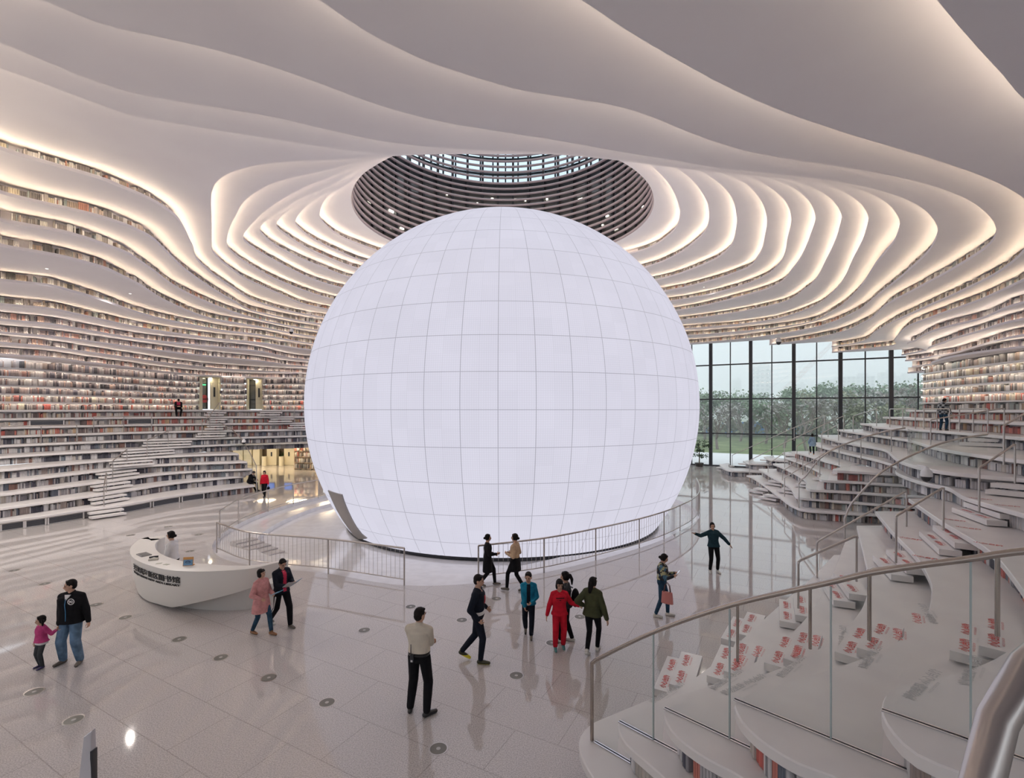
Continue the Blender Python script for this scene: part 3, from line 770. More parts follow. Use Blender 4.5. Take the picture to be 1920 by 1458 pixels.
# ------------------------------------------------------------------ handrails
def handrail(label, posts, r=.024, hgt=.92, pr=.02, m=STEEL, glass=None, level=False, name='handrail', overrun=.0):
    """posts: list of (x, y, zfoot) world points"""
    b = [Vector(p) for p in posts]; root = empty(name, label, 'handrail', b[0])
    tops = [p + Vector((0, 0, hgt)) for p in b]; o0 = b[0]
    for p, t in zip(b, tops):
        mb = MB(); mb.tube([p - o0, t - o0], pr, 8); smooth_angle(mb.obj('post', m, root), 50)
    pts = []
    for i, t in enumerate(tops):
        if i == 0: pts.append(t + Vector((0, 0, -.06)))
        if i == 0: pts += [t + Vector((0, 0, -.02)), t + (tops[1] - t).normalized() * .05]
        elif i == len(tops) - 1: pts += [t - (t - tops[-2]).normalized() * .06, t + Vector((0, 0, -.02)), t + Vector((0, 0, -.07))]
        else: pts.append(t)
    mb = MB(); mb.tube([p - o0 for p in pts], r, 10); smooth_angle(mb.obj('rail', m, root), 60)
    if glass:
        for i in range(len(b) - 1):
            mb = MB(); glass_sheet(mb, [b[i] - o0 + Vector((0, 0, .06)), b[i + 1] - o0 + Vector((0, 0, .06))], hgt - .12); mb.obj('glass_panel', GLASS, root)
    return root
def glass_sheet(mb, base, h, th=.012):
    base = [Vector(p) for p in base]; n = len(base); hs = h if isinstance(h, (list, tuple)) else [h] * n
    v = []
    for i, p in enumerate(base):
        t = base[min(i + 1, n - 1)] - base[max(i - 1, 0)]; nn = Vector((t.y, -t.x, 0)).normalized() * th / 2
        v += [p + nn, p - nn, p - nn + Vector((0, 0, hs[i])), p + nn + Vector((0, 0, hs[i]))]
    f = []
    for i in range(n - 1):
        for j in range(4): f.append((4 * i + j, 4 * i + (j + 1) % 4, 4 * i + 4 + (j + 1) % 4, 4 * i + 4 + j))
    f += [(3, 2, 1, 0), (4 * n - 4, 4 * n - 3, 4 * n - 2, 4 * n - 1)]
    mb.add(v, f)
def lpost(x, L, d=.12):
    p, t = poly_px(POLY[L], x); n = np.array((-t[1], t[0])); p = p + n * d; return (p[0], p[1], Zk(L))
handrail('short steel stair rail at the foot of the left staircase', [lpost(196, 1), lpost(203, 2)])
handrail('sloping steel stair rail above the foot of the left staircase', [lpost(215, 3), lpost(241, 4)])
handrail('sloping steel stair rail at the top bend of the left staircase', [lpost(277, 5), lpost(317, 6)])
handrail('steel stair rail along the short upper staircase by the left doorway', [lpost(379, 7), lpost(393, 8), lpost(411, 10)])
handrail('level steel guard rail at the left picture edge on the reading tiers', [lpost(3, 7), lpost(78, 7), lpost(145, 7)])
handrail('level steel guard rail on the tier below the seated reader', [lpost(177, 8), lpost(233, 8), lpost(284, 8)])
handrail('steel stair rail on the gallery stairs near the sphere', [lpost(505, 11), lpost(528, 10), lpost(552, 9)])
def curved_guard(label, pts, glassbase=None, posts=(), r=.026, m=STEEL, name='handrail', th=.012):
    root = empty(name, label, 'handrail', pts[0]); o0 = Vector(pts[0])
    P = spline3(pts, .15)
    mb = MB(); mb.tube([Vector(p) - o0 for p in P], r, 10); smooth_angle(mb.obj('rail', m, root), 60)
    for a, b in posts:
        mb = MB(); mb.tube([Vector(a) - o0, Vector(b) - o0], r * .85, 8); smooth_angle(mb.obj('post', m, root), 50)
    if glassbase is not None:
        B = []; H = []
        for p in P:
            zb = glassbase(p); B.append(Vector((p[0], p[1], zb)) - o0); H.append(max(.1, p[2] - zb - .03))
        mb = MB(); glass_sheet(mb, B, H, th); mb.obj('glass_panel', GLASS, root)
    return root
def spline3(pts, step):
    P = [np.array(p, float) for p in pts]; 
    if len(P) < 3: return np.array(P)
    P = [2 * P[0] - P[1]] + P + [2 * P[-1] - P[-2]]; out = []
    for i in range(1, len(P) - 2):
        p0, p1, p2, p3 = P[i - 1:i + 3]
        for t in np.linspace(0, 1, 16, endpoint=(i == len(P) - 3)):
            out.append(.5 * ((2*p1) + (-p0+p2)*t + (2*p0-5*p1+4*p2-p3)*t*t + (-p0+3*p1-3*p2+p3)*t**3))
    return resample(np.array(out), step)
_e = at(481.5, 910, Zk(1))
curved_guard('curved steel handrail with glass sweeping down beside the lift lobby opening',
    [at_depth(411,791,30.2), at_depth(434,804.6,29.4), at_depth(454,824,28.7), at_depth(467,846,28.2), at_depth(480.4,872.6,27.6)],
    lambda p: max(Zk(1), p[2] - 1.0), [((_e[0], _e[1], 0.0), tuple(at_depth(480.4,872.6,27.6)))])
# ------------------------------------------------------------------ right side terraces
RN = {}
def R_(k, px, pre=(), post=()): RN[k] = [tuple(p) for p in pre] + [at(x, y, Zk(k)) for x, y in px] + [tuple(p) for p in post]
# near group: from the picture's bottom edge round the tips and away to the cut end
R_(1, [(1113,1458),(1093,1425),(1085.5,1399),(1089,1377),(1108,1357),(1146,1340),(1211,1313),(1290,1278),(1382,1206),(1404,1186),(1460,1135),(1517,1087),(1563,1040)], [(1.6,4.4),(1.15,5.2)])
R_(2, [(1246,1458),(1198,1416),(1172,1392),(1161,1372.5),(1160,1353),(1175,1342),(1250,1312),(1340,1281),(1391,1257),(1494,1176),(1545,1108),(1587,1009)], [(2.4,3.6),(1.85,4.5)])
R_(3, [(1382,1451),(1331.6,1425),(1288,1396.6),(1261.6,1372.5),(1248.5,1351),(1245,1332),(1262,1322),(1340,1296),(1450,1257),(1500,1236),(1560,1198),(1610,1149),(1626,1112),(1628,1080),(1620,1040),(1606,985)], [(3.2,2.9),(2.6,3.8)])
R_(4, [(1571,1458),(1500,1431.6),(1452,1405),(1419,1381),(1393,1355),(1380,1333),(1377,1318),(1395,1304),(1480,1278),(1597,1241),(1661,1216),(1707,1181),(1738,1150),(1746,1112),(1745,1092),(1721,1047),(1676,999),(1641,958)], [(4.2,2.2),(3.4,2.9)])
R_(5, [(1798.5,1446),(1755,1430),(1709,1407),(1681.6,1381.6),(1661,1354),(1653.5,1336),(1654,1317),(1668,1295),(1732,1276),(1824,1252),(1876,1228)], [(5.4,1.6),(4.4,2.3)], [(5.9,5.55),(6.7,6.2)] + [at(x, y, Zk(5)) for x, y in [(1920,1109),(1872,1047),(1843,1023),(1771,980),(1703,934)]])
TIER_R = ['', 'lowest', 'second', 'third', 'fourth', 'fifth']
def cut_end(k): return RN[k][-1]
def build_right():
    for k in range(1, 6):
        tier(k, RN[k], ((1, .15), (1, 0)) if k > 1 else ((1, .2), (1, 0)), '%s broad white terrace of the near right stairs in the foreground' % TIER_R[k].capitalize(),
             ext=2.3 if k < 5 else 4.5, th=.12, pal=PAL_G + PAL_R[:3], side=1, step=.12, setb=.14, indiv=(take_near(k) if k in (3, 4, 5) else None), name='bookshelf_terrace')
    # far group turning into the recess
    M = {}
    def M_(k, px, pre, post): M[k] = [tuple(p) for p in pre] + [at(x, y, Zk(k)) for x, y in px] + [tuple(p) for p in post]
    M_(1, [(1399.5,890.7),(1407.5,893),(1430.5,907.5),(1457,927),(1489,949),(1508,955),(1560,959),(1632,963)], [], [(17.5,19.6),(20,19.4)])
    M_(2, [(1422.5,878.5),(1446.5,893),(1475,908),(1484,916),(1489,926),(1497,931.5),(1540,935.5),(1620,942),(1695,948)], [], [(18,19.3),(20.5,19.2)])
    M_(3, [(1449,868.5),(1475,879),(1501,893),(1512,902),(1511,911),(1518,916.5),(1580,920),(1706,928)], [], [(18.5,19.3),(21,19.2)])
    M_(4, [(1471,857),(1501,867),(1528,879),(1542,887),(1536,895),(1542,899),(1600,902),(1720,909)], [], [(19,19.4),(21,19.3)])
    M_(5, [(1485,845.5),(1510,852),(1546,863),(1573,870),(1576,875),(1563,880.5),(1600,883),(1682,887)], [], [(18,19.2),(21,19.2)])
    M_(6, [(1531,834),(1588,849),(1625,857),(1650,863),(1679,873),(1682,886),(1741,906),(1773,912),(1807,930),(1851,944),(1920,963)], [(20,32)], [(9.3,7.6),(8.4,5.4),(8,3)])
    M_(7, [(1542,818.5),(1588,829.5),(1654,841),(1668,849),(1679,858),(1697,867),(1763,882),(1850,891),(1920,897)], [(21,33.2)], [(12.2,9.5),(11.3,6.5),(10.6,3)])
    M_(8, [(1585.6,807.5),(1640,815),(1702,824),(1763,840),(1851,853.6),(1920,862)], [(21.5,32)], [(13.2,9.5),(12.6,6.5),(12,3)])
    M[9] = [(22.3,31),(20.8,28),(18.9,25.2),(18.2,22.3),(17.6,19.7),(16,15.1),(15.2,11.5),(14.4,7),(13.8,3)]
    M[10] = [(23,30),(21.6,27),(20.4,24.5),(19.2,21),(17.5,16.6),(16.5,12),(15.8,7),(15.2,3)]
    M[11] = [(23.6,29),(22.6,26.5),(21.6,24),(20.3,20.5),(18.8,16.8),(17.8,12),(17,7),(16.4,3)]
    nm = {1:'lowest',2:'second',3:'third',4:'fourth',5:'fifth',6:'sixth',7:'seventh',8:'eighth',9:'ninth',10:'tenth',11:'eleventh'}
    for k in range(1, 12):
        tier(k, M[k], ((1, .08), (1, .1)) if k > 5 else ((1, .05), (.45, .9)), '%s white terrace up, on the far right slope below the window' % nm[k] if k < 6 else '%s white terrace up, sweeping along the right side' % nm[k],
             ext=2.6 if k < 6 else (3.6 if k in (6, 7, 8) else 2.6), th=.11, pal=(PAL_G if k > 5 else PAL_G + PAL_R + PAL_L[5:]) if k < 10 else PAL_R, side=-1, step=.2, setb=.16, name='bookshelf_terrace')
    for k in M: POLY[('M', k)] = spline(M[k], .2)
    # small farthest group by the window
    Fg = {1: [(1349,870),(1356,877),(1372,882),(1404,883),(1440,884.5)], 2: [(1393,864),(1407,868.5),(1450,870.5),(1484,872)], 3: [(1432,856),(1446,861),(1484,864)], 4: [(1467,848),(1478,852),(1503,853.5)]}
    for k, px in Fg.items():
        fr = [at(x, y, Zk(k)) for x, y in px]; fr.append((fr[-1][0] + 2.0, fr[-1][1] + .15))
        tier(k, fr, ((.62, .5), (.1, 1)), '%s small white terrace by the foot of the big window' % nm[k], ext=1.7, th=.11, pal=PAL_G, side=-1, step=.2, name='bookshelf_terrace')
    # vertical shelf wall on the right
    for k in range(12, 17):
        dx = (16 - k) * .1
        fr = [(29.5,32.2),(26.5,31.0),(24.6,29.0),(23.6 + dx,26.9),(22.6 + dx,24),(22.0 + dx,21.3),(21.6 + dx,17),(21.4 + dx,11),(20.5 + dx,3)]
        tier(k, fr, (1, .15), '%s white wall shelf above the top terrace on the right wall' % ORD[k - 11], ext=1.0, th=.07, pal=(PAL_R + PAL_L if k < 14 else PAL_L), side=-1, setb=.08, led=LEDV if k > 12 else None, step=.25)
    fr = spline([(29.5,32.2),(26.5,31.0),(24.6,29.0),(23.6,26.9),(22.6,24),(22.0,21.3),(21.6,17),(21.4,11),(20.5,3)], .25); N = normals2(fr, -1)
    mb = MB(); sweep(mb, fr + N * .85, N, [(0, Zk(11)), (.05, Zk(11)), (.05, Zk(17)), (0, Zk(17))]); tag(mb.obj('wall_right', BACK), kind='structure')
    add_books(rows_under(fr, N, 17, Zk(16) + .005, Zk(17) - .01, PAL_L, None, .15))
    mb = MB(); sweep(mb, fr, N, [(.022, Zk(17) - .002), (.024, Zk(17) - .016)], closed_prof=False, caps=False); tag(mb.obj('trim_3', LEDV), kind='structure'); mb = MB(); sweep(mb, fr, N, [(0, Zk(17) - .02), (.014, Zk(17) - .02), (.014, Zk(17) + .004), (0, Zk(17) + .004)]); tag(mb.obj('trim_4', BOARD), kind='structure')
    # partition that closes the recess between the two groups, lined with books
    fr = [(20.5, 14.6), (20.5, 19.2)]
    mb = MB(); sweep(mb, np.array(fr, float), np.array([(1, 0), (1, 0)], float), [(0, 0), (.12, 0), (.12, 2.5), (0, 2.5)]); tag(mb.obj('wall_recess', BACK), kind='structure')
NEARB = []
def take_near(k):
    def fn(rows):
        pick = []; rest = []
        for b in rows:
            x = 960 + F * b[0] / b[1]; y = YH + F * (HC - b[2]) / b[1]
            (pick if (b[1] < 5.2 and 1150 < x < 1700 and y < 1500) else rest).append(b)
        nm = {3: 'under the third foreground terrace', 4: 'under the fourth foreground terrace', 5: 'under the fifth foreground terrace'}[k]
        pick.sort(key=lambda b: 960 + F * b[0] / b[1])
        for i, b in enumerate(pick[:12]): NEARB.append((b, i + 1, nm))
        return rest + pick[12:]
    return fn
build_right()

def T(p0, p1, z, dv): return (p0, p1, z, np.array(dv))
def right_stairs():
    # foreground flight, right beside the near glass balustrade
    C = [(2.33,7.97),(3.05,7.58),(3.72,7.14),(4.40,6.60),(5.22,5.77),(6.1,4.9)]
    tr = []
    for L in range(5):
        a = np.array(C[L]); b = np.array(C[L + 1]); u = (b - a) / np.linalg.norm(b - a); w = np.array((-u[1], u[0])) * 1.2
        if w[1] < 0: w = -w
        for j in range(2):
            p = a + u * (.25 * j); tr.append(T(p, p + w, Zk(L) + PITCH / 3 * (j + 1), u * .36))
    staircase('white foreground staircase with red lettering inside the near glass balustrade', tr, True, .11)
    C = [(4.20,9.73),(5.28,9.55),(6.30,9.48),(7.60,9.70),(8.80,9.97),(10.5,10.7)]
    W = [(.72,1.02),(.6,1.1),(.5,1.2),(.6,1.3),(.85,1.5),(.5,1.4)]
    tr = []
    for L in range(6):
        a = np.array(C[L]); w = np.array(W[L]); u = np.array((w[1], -w[0])); u = u / np.linalg.norm(u)
        for j in range(2):
            p = a + u * (.27 * j) + w * .06 * j; tr.append(T(p, p + w, Zk(L) + PITCH / 3 * (j + 1), u * .36))
    staircase('white staircase with red lettering climbing the middle of the right terraces', tr, True, .12)
    tr = []
    for (x, y, L) in ((1847, 917, 6), (1850, 866, 7), (1800, 829, 8)):
        for j in range(2):
            p = np.array(at(x + 10 * j, y - 12 * j, Zk(L) + PITCH / 3 * (j + 1))) if L < 8 else np.array((15.9 + .3 * j, 17.2 - .0 * j))
            tr.append(T(p + np.array((1.5, -2.0)) * .6, p, Zk(L) + PITCH / 3 * (j + 1), (.3, .12)))
    staircase('upper white staircase at the right picture edge', tr, False, .11)
    # far flights
    def px_flight(label, items):
        tr = []
        for (x, y, L, w, ang) in items:
            for j in range(2):
                z = Zk(L) + PITCH / 3 * (j + 1); p = np.array(at(x + 9 * j, y - 4.2 * j, z)); d = np.array((math.cos(ang), math.sin(ang)))
                n = np.array((-d[1], d[0])); n = n if n[0] > 0 else -n
                tr.append(T(p, p + d * w, z, n * .45))
        staircase(label, tr, False, .09)
    A = math.radians(-62)
    px_flight('small white steps onto the tip of the far right terraces, at the floor', [(1403, 918.5, 0, .9, A), (1421, 930.5, 0, 1.0, A)])
    px_flight('first far white staircase climbing the slope by the curved rail', [(1431, 904, 1, 1.3, A), (1456, 918, 1, 1.4, A), (1488, 907, 2, 1.3, A), (1523, 895, 3, 1.2, A), (1560, 884, 4, 1.0, A)])
    px_flight('second far white staircase where a child in pale blue climbs', [(1457, 894, 1, 1.3, A), (1483, 881, 2, 1.4, A), (1507, 867, 3, 1.5, A), (1515, 857, 4, 1.5, A), (1538, 846, 5, 1.6, A), (1560, 833, 6, 1.6, A), (1590, 817, 7, 1.6, A)])
    px_flight('white steps on the small terraces at the foot of the window', [(1343, 875, 0, .9, A), (1384, 868, 1, .9, A), (1425, 861, 2, .9, A)])
right_stairs()

# handrails of the right side: (x, y of the foot, level)
def rp(x, y, L): p = at(x, y, Zk(L)); return (p[0], p[1], Zk(L))
def mp(x, L, d=.15):
    p, t = poly_px(POLY[('M', L)], x); n = np.array((-t[1], t[0])); n = n if n[0] > 0 else -n; p = p + n * d; return (p[0], p[1], Zk(L))
def right_rails():
    H = handrail
    H('lower steel stair rail just inside the foreground glass balustrade', [rp(1383,1240,2), rp(1519,1216,3)], r=.022, pr=.022, m=STEELB)
    H('upper steel stair rail just inside the foreground glass balustrade', [rp(1630,1200,4), rp(1870,1192,5)], r=.022, pr=.024, m=STEELB)
    H('steel stair rail low on the middle staircase, nearest the hall floor', [rp(1497,1140,2), rp(1606,1090,3)])
    H('long steel stair rail rising along the middle staircase', [rp(1532,1083,1), rp(1699.6,987,4)])
    H('steel stair rail on the fourth and fifth terraces of the middle staircase', [rp(1680,1055,4), rp(1769,994,5)])
    H('steel stair rail on the sixth and seventh terraces near the dome camera', [rp(1836,959,6), rp(1903,906,7)])
    H('steel stair rail at the right picture edge below the book wall', [rp(1882,871,8), (13.2, 12.2, Zk(9))])
    H('long thin steel rail of the farthest stairs, next to the window', [rp(1373,876,1), (19.6, 33.6, Zk(6)), (21.5, 33.3, Zk(8))])
    H('second long steel rail running up the far stairs below the window', [rp(1405,889,1), rp(1471,857,4), (19.8,30.3, Zk(7)), (20.5,29.9, Zk(8))])
    H('short steel rail on the lower far stairs, behind the first flight', [rp(1440,898,1), rp(1471,877,3)])
    H('short steel rail in the middle of the first far staircase', [rp(1467,914.6,1), rp(1505,890,3)])
    H('straight steel rail rising over the first far staircase to the curved rail', [rp(1471,930.5,1), rp(1537,893.5,4), rp(1573,872,5)])
    H('steel rail beside the child in pale blue on the far stairs', [rp(1494,866,4), rp(1517,852,5)])
    H('steel rail above the child in pale blue on the far stairs', [rp(1540.6,846,6), rp(1572,826,7)])
    H('steel rail on the far seventh and eighth terraces', [rp(1614,861,6), rp(1671,847,7)])
    H('steel rail on the upper far stairs before the window', [mp(1594,8), mp(1637,9)])
    H('level steel guard rail left of the man in the checked shirt', [mp(1662,9), mp(1686,9), mp(1709,9)], hgt=.9)
    H('level steel guard rail in front of the man in the checked shirt', [mp(1725,9), mp(1749,9), mp(1772,9)], hgt=.9)
    H('level steel guard rail right of the man in the checked shirt', [mp(1790,9), mp(1815,9), mp(1842,9)], hgt=.9)
    H('sloping steel rail in front of the checked-shirt man\'s landing', [mp(1735,8), mp(1842,9, .6)])
    # foreground balustrade: glass on a 45 degree line from the lowest terrace tip
    def on45(x): t = (x - 960) / F; Y = 7.34 / (1 + t); return Y
    top = [(1110,1243),(1124,1233),(1224,1185),(1366.5,1135),(1557,1091),(1627,1074.6),(1720,1060),(1817,1047.5),(1872,1038.7),(1920,1033),(2010,1024)]
    pts = [tuple(at_depth(x, y, on45(x))) for x, y in top]
    root = empty('glass_balustrade', 'long foreground glass balustrade with bronze steel top rail over the white terraces', 'balustrade', (pts[0][0], pts[0][1], Zk(1)))
    o0 = Vector(root.location); P = spline3(pts, .1)
    mb = MB(); mb.tube([Vector(p) - o0 for p in P], .026, 14); smooth_angle(mb.obj('top_rail', STEELB, root), 60)
    mb = MB(); mb.tube([Vector((pts[0][0], pts[0][1], Zk(1))) - o0, Vector(pts[0]) - o0 + Vector((0, 0, .01))], .024, 12); smooth_angle(mb.obj('post', STEELB, root), 60)
    cut = [(1112,1), (1224,1), (1368,2), (1558,4), (1818,5)]
    def zb(Y, X):
        z = Zk(1)
        for k, xx in ((2, 1.33), (3, 1.76), (4, 2.31), (5, 3.18)):
            if X >= xx: z = Zk(k)
        return z
    xs = [1112.5, 1225, 1368, 1558, 1820, 2010]
    for a, b in zip(xs[:-1], xs[1:]):
        # one pane: split where it crosses a terrace tip
        n = 28; v = []; f = []
        for i in range(n + 1):
            x = a + 1.2 + (b - a - 2.4) * i / n; Y = on45(x); X = (x - 960) / F * Y
            i0 = int(np.argmin(np.abs(P[:, 0] - X))); zt = P[i0][2] - .025
            for s in (-.008, .008): v += [(X + s * .7 - o0.x, Y + s * .7 - o0.y, zb(Y, X) + .004 - o0.z), (X + s * .7 - o0.x, Y + s * .7 - o0.y, zt - o0.z)]
        for i in range(n):
            A = 4 * i; B = A + 4
            f += [(A, B, B + 1, A + 1), (A + 2, A + 3, B + 3, B + 2), (A + 1, B + 1, B + 3, A + 3), (A, A + 2, B + 2, B)]
        f += [(0, 1, 3, 2), (4 * n, 4 * n + 2, 4 * n + 3, 4 * n + 1)]
        mesh_obj('glass_panel', v, f, GLASS, root)
    ge = mat('glass_edge', (.42, .50, .50), .2, spec=.6)
    for x in xs[1:-1]:
        Y = on45(x); X = (x - 960) / F * Y; i0 = int(np.argmin(np.abs(P[:, 0] - X)))
        mb = MB(); z0 = zb(Y, X); z1 = P[i0][2] - .02; mb.box((X - o0.x, Y - o0.y, (z0 + z1) / 2 - o0.z), (.014, .02, z1 - z0), math.radians(-45)); mb.obj('glass_joint', ge, root)
    tips = [(1.07,1), (1.33,2), (1.76,3), (2.31,4), (3.18,5)]
    ends = [1.62, 2.12, 2.72, 3.55, 4.6]
    for (x0, k), x1 in zip(tips, ends):
        mb = MB(); z = Zk(k) + .004
        for dx, w, m in ((-.012, .014, 0), (.014, .012, 0)):
            a = Vector((x0 + dx, 7.34 - x0 + dx, z)); b = Vector((x1 + dx, 7.34 - x1 + dx, z)); c = (a + b) / 2
            mb.box((c.x - o0.x, c.y - o0.y, c.z - o0.z), ((b - a).length, w, .012), math.radians(-45))
        mb.obj('floor_channel', CHANNEL, root)
        mb = MB(); a = Vector((x0, 7.34 - x0, z)); b = Vector((x1, 7.34 - x1, z)); c = (a + b) / 2; mb.box((c.x - o0.x, c.y - o0.y, c.z - o0.z - .002), ((b - a).length, .016, .012), math.radians(-45)); mb.obj('floor_channel', DARK, root)
    # big curved rail at the cut end, over the recess
    q = [(1584,972,14.5),(1594,948,14.4),(1610,928,14.3),(1632,904,14.2),(1654,884,14.2),(1686.5,864.6,14.3),(1719,849,14.5),(1763,831.7,14.8),(1807,820.7,15),(1851,814,15.2)]
    pts = [tuple(at_depth(*t)) for t in q]
    f0 = (pts[0][0], pts[0][1], Zk(2))
    def gb(p):
        for k, xx in ((7, 12.6), (6, 12.2), (5, 11.6), (4, 10.9), (3, 10.3)):
            if p[0] > xx: return Zk(k)
        return Zk(2)
    curved_guard('big curved glass balustrade sweeping up the cut end of the near terraces', pts, gb, [(f0, pts[0])], r=.03, name='glass_balustrade')
    q = [(1498,907,21.2),(1503,899,21.0),(1510,893,20.9),(1537,860,20.7),(1570,838.6,20.5),(1616,821,20.3),(1660,809,20.2),(1697,802,20.2)]
    pts = [tuple(at_depth(*t)) for t in q]
    def gb2(p): return max(Zk(1), math.floor((p[2] - .8) / PITCH) * PITCH)
    curved_guard('curved glass balustrade sweeping up the far wall of the recess', pts, gb2, [((pts[0][0], pts[0][1], Zk(1)), pts[0])], r=.03, name='glass_balustrade')
    # clear curved screen standing on the seventh terrace
    root = empty('glass_screen', 'clear curved glass screen standing on the broad rounded terrace at right', 'screen', (12.9, 15.6, Zk(7)))
    b = [(13.9,17.0),(13.3,16.0),(13.2,15.1),(13.6,14.4),(14.6,13.9)]; o0 = Vector(root.location)
    mb = MB(); glass_sheet(mb, [Vector((x, y, Zk(7))) - o0 for x, y in spline(b, .1)], 1.05); mb.obj('glass_panel', GLASS, root)
    # blurred steel rail right in front of the camera
    pts = [(1.02,.90,4.06),(1.03,.98,4.12),(1.04,1.07,4.165),(1.10,1.17,4.20),(1.20,1.26,4.22),(1.36,1.34,4.225)]
    nearpx = [(1832,1500,.96),(1838,1440,.98),(1862,1370,1.0),(1893,1300,1.03),(1935,1240,1.07),(1990,1195,1.12)]
    pts = [tuple(at_depth(*t)) for t in nearpx]
    curved_guard('steel handrail close to the camera in the bottom right corner', pts, None, [], r=.034, m=STEEL, name='handrail')
    pz = pts[-1]; 
    pl = mat('landing_floor', (.74, .72, .70), .35)
    mb = MB(); mb.prism([(-.6,-1.5),(.98,-1.5),(.98,.1),(.5,.5),(-.6,.5)], Zk(7) - .12, Zk(7)); tag(mb.obj('floor', pl), 'white landing the view is taken from', kind='structure')
right_rails()
# lettering along terrace edges
def edge_text():
    for k, pxs in ((1, [(1250,1283),(1300,1258)]), (2, [(1345,1268),(1400,1240),(1425,1225)]), (3, [(1452,1243),(1478,1235),(1550,1195),(1600,1150),(1628,1105)]), (4, [(1600,1228),(1690,1185),(1716,1040),(1740,1088)]), (5, [(1790,980),(1835,1010)]), (6, [(1860,942)])):
        par = None
    return
def stickers():
    items = [(2,(1392,1240),1),(2,(1425,1222),1),(3,(1500,1222),1),(3,(1535,1202),1),(4,(1690,1190),1),(4,(1725,1160),1),(4,(1707,1010),0),(4,(1733,1045),0),(5,(1815,990),0),(5,(1788,975),0),(5,(1852,1020),0),(6,(1838,935),0),(6,(1888,948),0)]
    par = {}
    for o in bpy.data.objects:
        if o.name.startswith('bookshelf_terrace') and 'label' in o:
            l = o['label'].lower()
            for k in range(1, 6):
                if l.startswith(TIER_R[k] + ' broad'): par[k] = o
            if l.startswith('sixth white terrace up, sweep'): par[6] = o
    for k, (x, y), a in items:
        p = at(x, y, Zk(k)); ang = math.radians(52 if a else -50)
        put_text(EDGE_TXT, par[k], p[0], p[1], Zk(k) + .003, ang)
    for k, (x, y), a in ((1,(1255,1300),38),(2,(1368,1275),38),(3,(1490,1250),40),(4,(1640,1232),42),(3,(1585,1192),55),(4,(1745,1150),60),(5,(1740,1285),35),(5,(1830,1258),40),(3,(1400,1285),30)):
        p = at(x, y, Zk(k)); put_text(GREY_TXT, par[k], p[0], p[1], Zk(k) + .003, math.radians(a))
stickers()
# ------------------------------------------------------------------ railing round the sunken ring
def ring_rail(label, px, bal, name='ring_railing'):
    """px: feet of the posts in the 1920 frame (floor level)"""
    b = [Vector((*at(x, y, 0), 0)) for x, y in px]; root = empty(name, label, 'railing', b[0]); o0 = b[0].copy()
    for p in b:
        mb = MB(); mb.tube([p - o0, p - o0 + Vector((0, 0, 1.0))], .022, 8); smooth_angle(mb.obj('post', STEEL, root), 50)
    P = spline([(p.x, p.y) for p in b], .15)
    mb = MB(); mb.tube([Vector((x, y, 1.0)) - o0 for x, y in P], .026, 10); smooth_angle(mb.obj('top_rail', STEEL, root), 60)
    mb = MB(); mb.tube([Vector((x, y, .16)) - o0 for x, y in P], .016, 8); smooth_angle(mb.obj('bottom_rail', STEEL, root), 60)
    if bal:
        Q = resample(P, .145)[1:-1]; mb = MB(); mb.tube([(0, 0, .16), (0, 0, 1.0)], .0055, 5); o = mb.obj('baluster', STEEL, root); o.location = Vector((*Q[0], 0)) - o0
        extra = MB()
        for i, q in enumerate(Q[1:]):
            if i < 97:
                c = o.copy(); COL.objects.link(c); c.location = Vector((*q, 0)) - o0
            else: extra.tube([Vector((*q, .16)) - o0, Vector((*q, 1.0)) - o0], .0055, 5)
        if extra.v: tag(extra.obj('baluster', STEEL, root), kind='stuff')
ring_rail('curved steel railing with thin vertical wires behind the reception desk', [(758,1096.7),(615.7,1075),(468,1059),(406.5,1036)], True)
ring_rail('open steel railing curving along the far left rim of the sunken ring', [(412,1008.6),(447,982),(503,959),(550,945),(597,934),(640,921)], False)
ring_rail('steel railing with thin wires curving round the front right of the sphere', [(897,1091),(1020,1073),(1117,1050),(1198.6,1027),(1245,1010),(1275,995),(1297.5,981),(1309.4,967),(1312,950),(1306,930)], True)

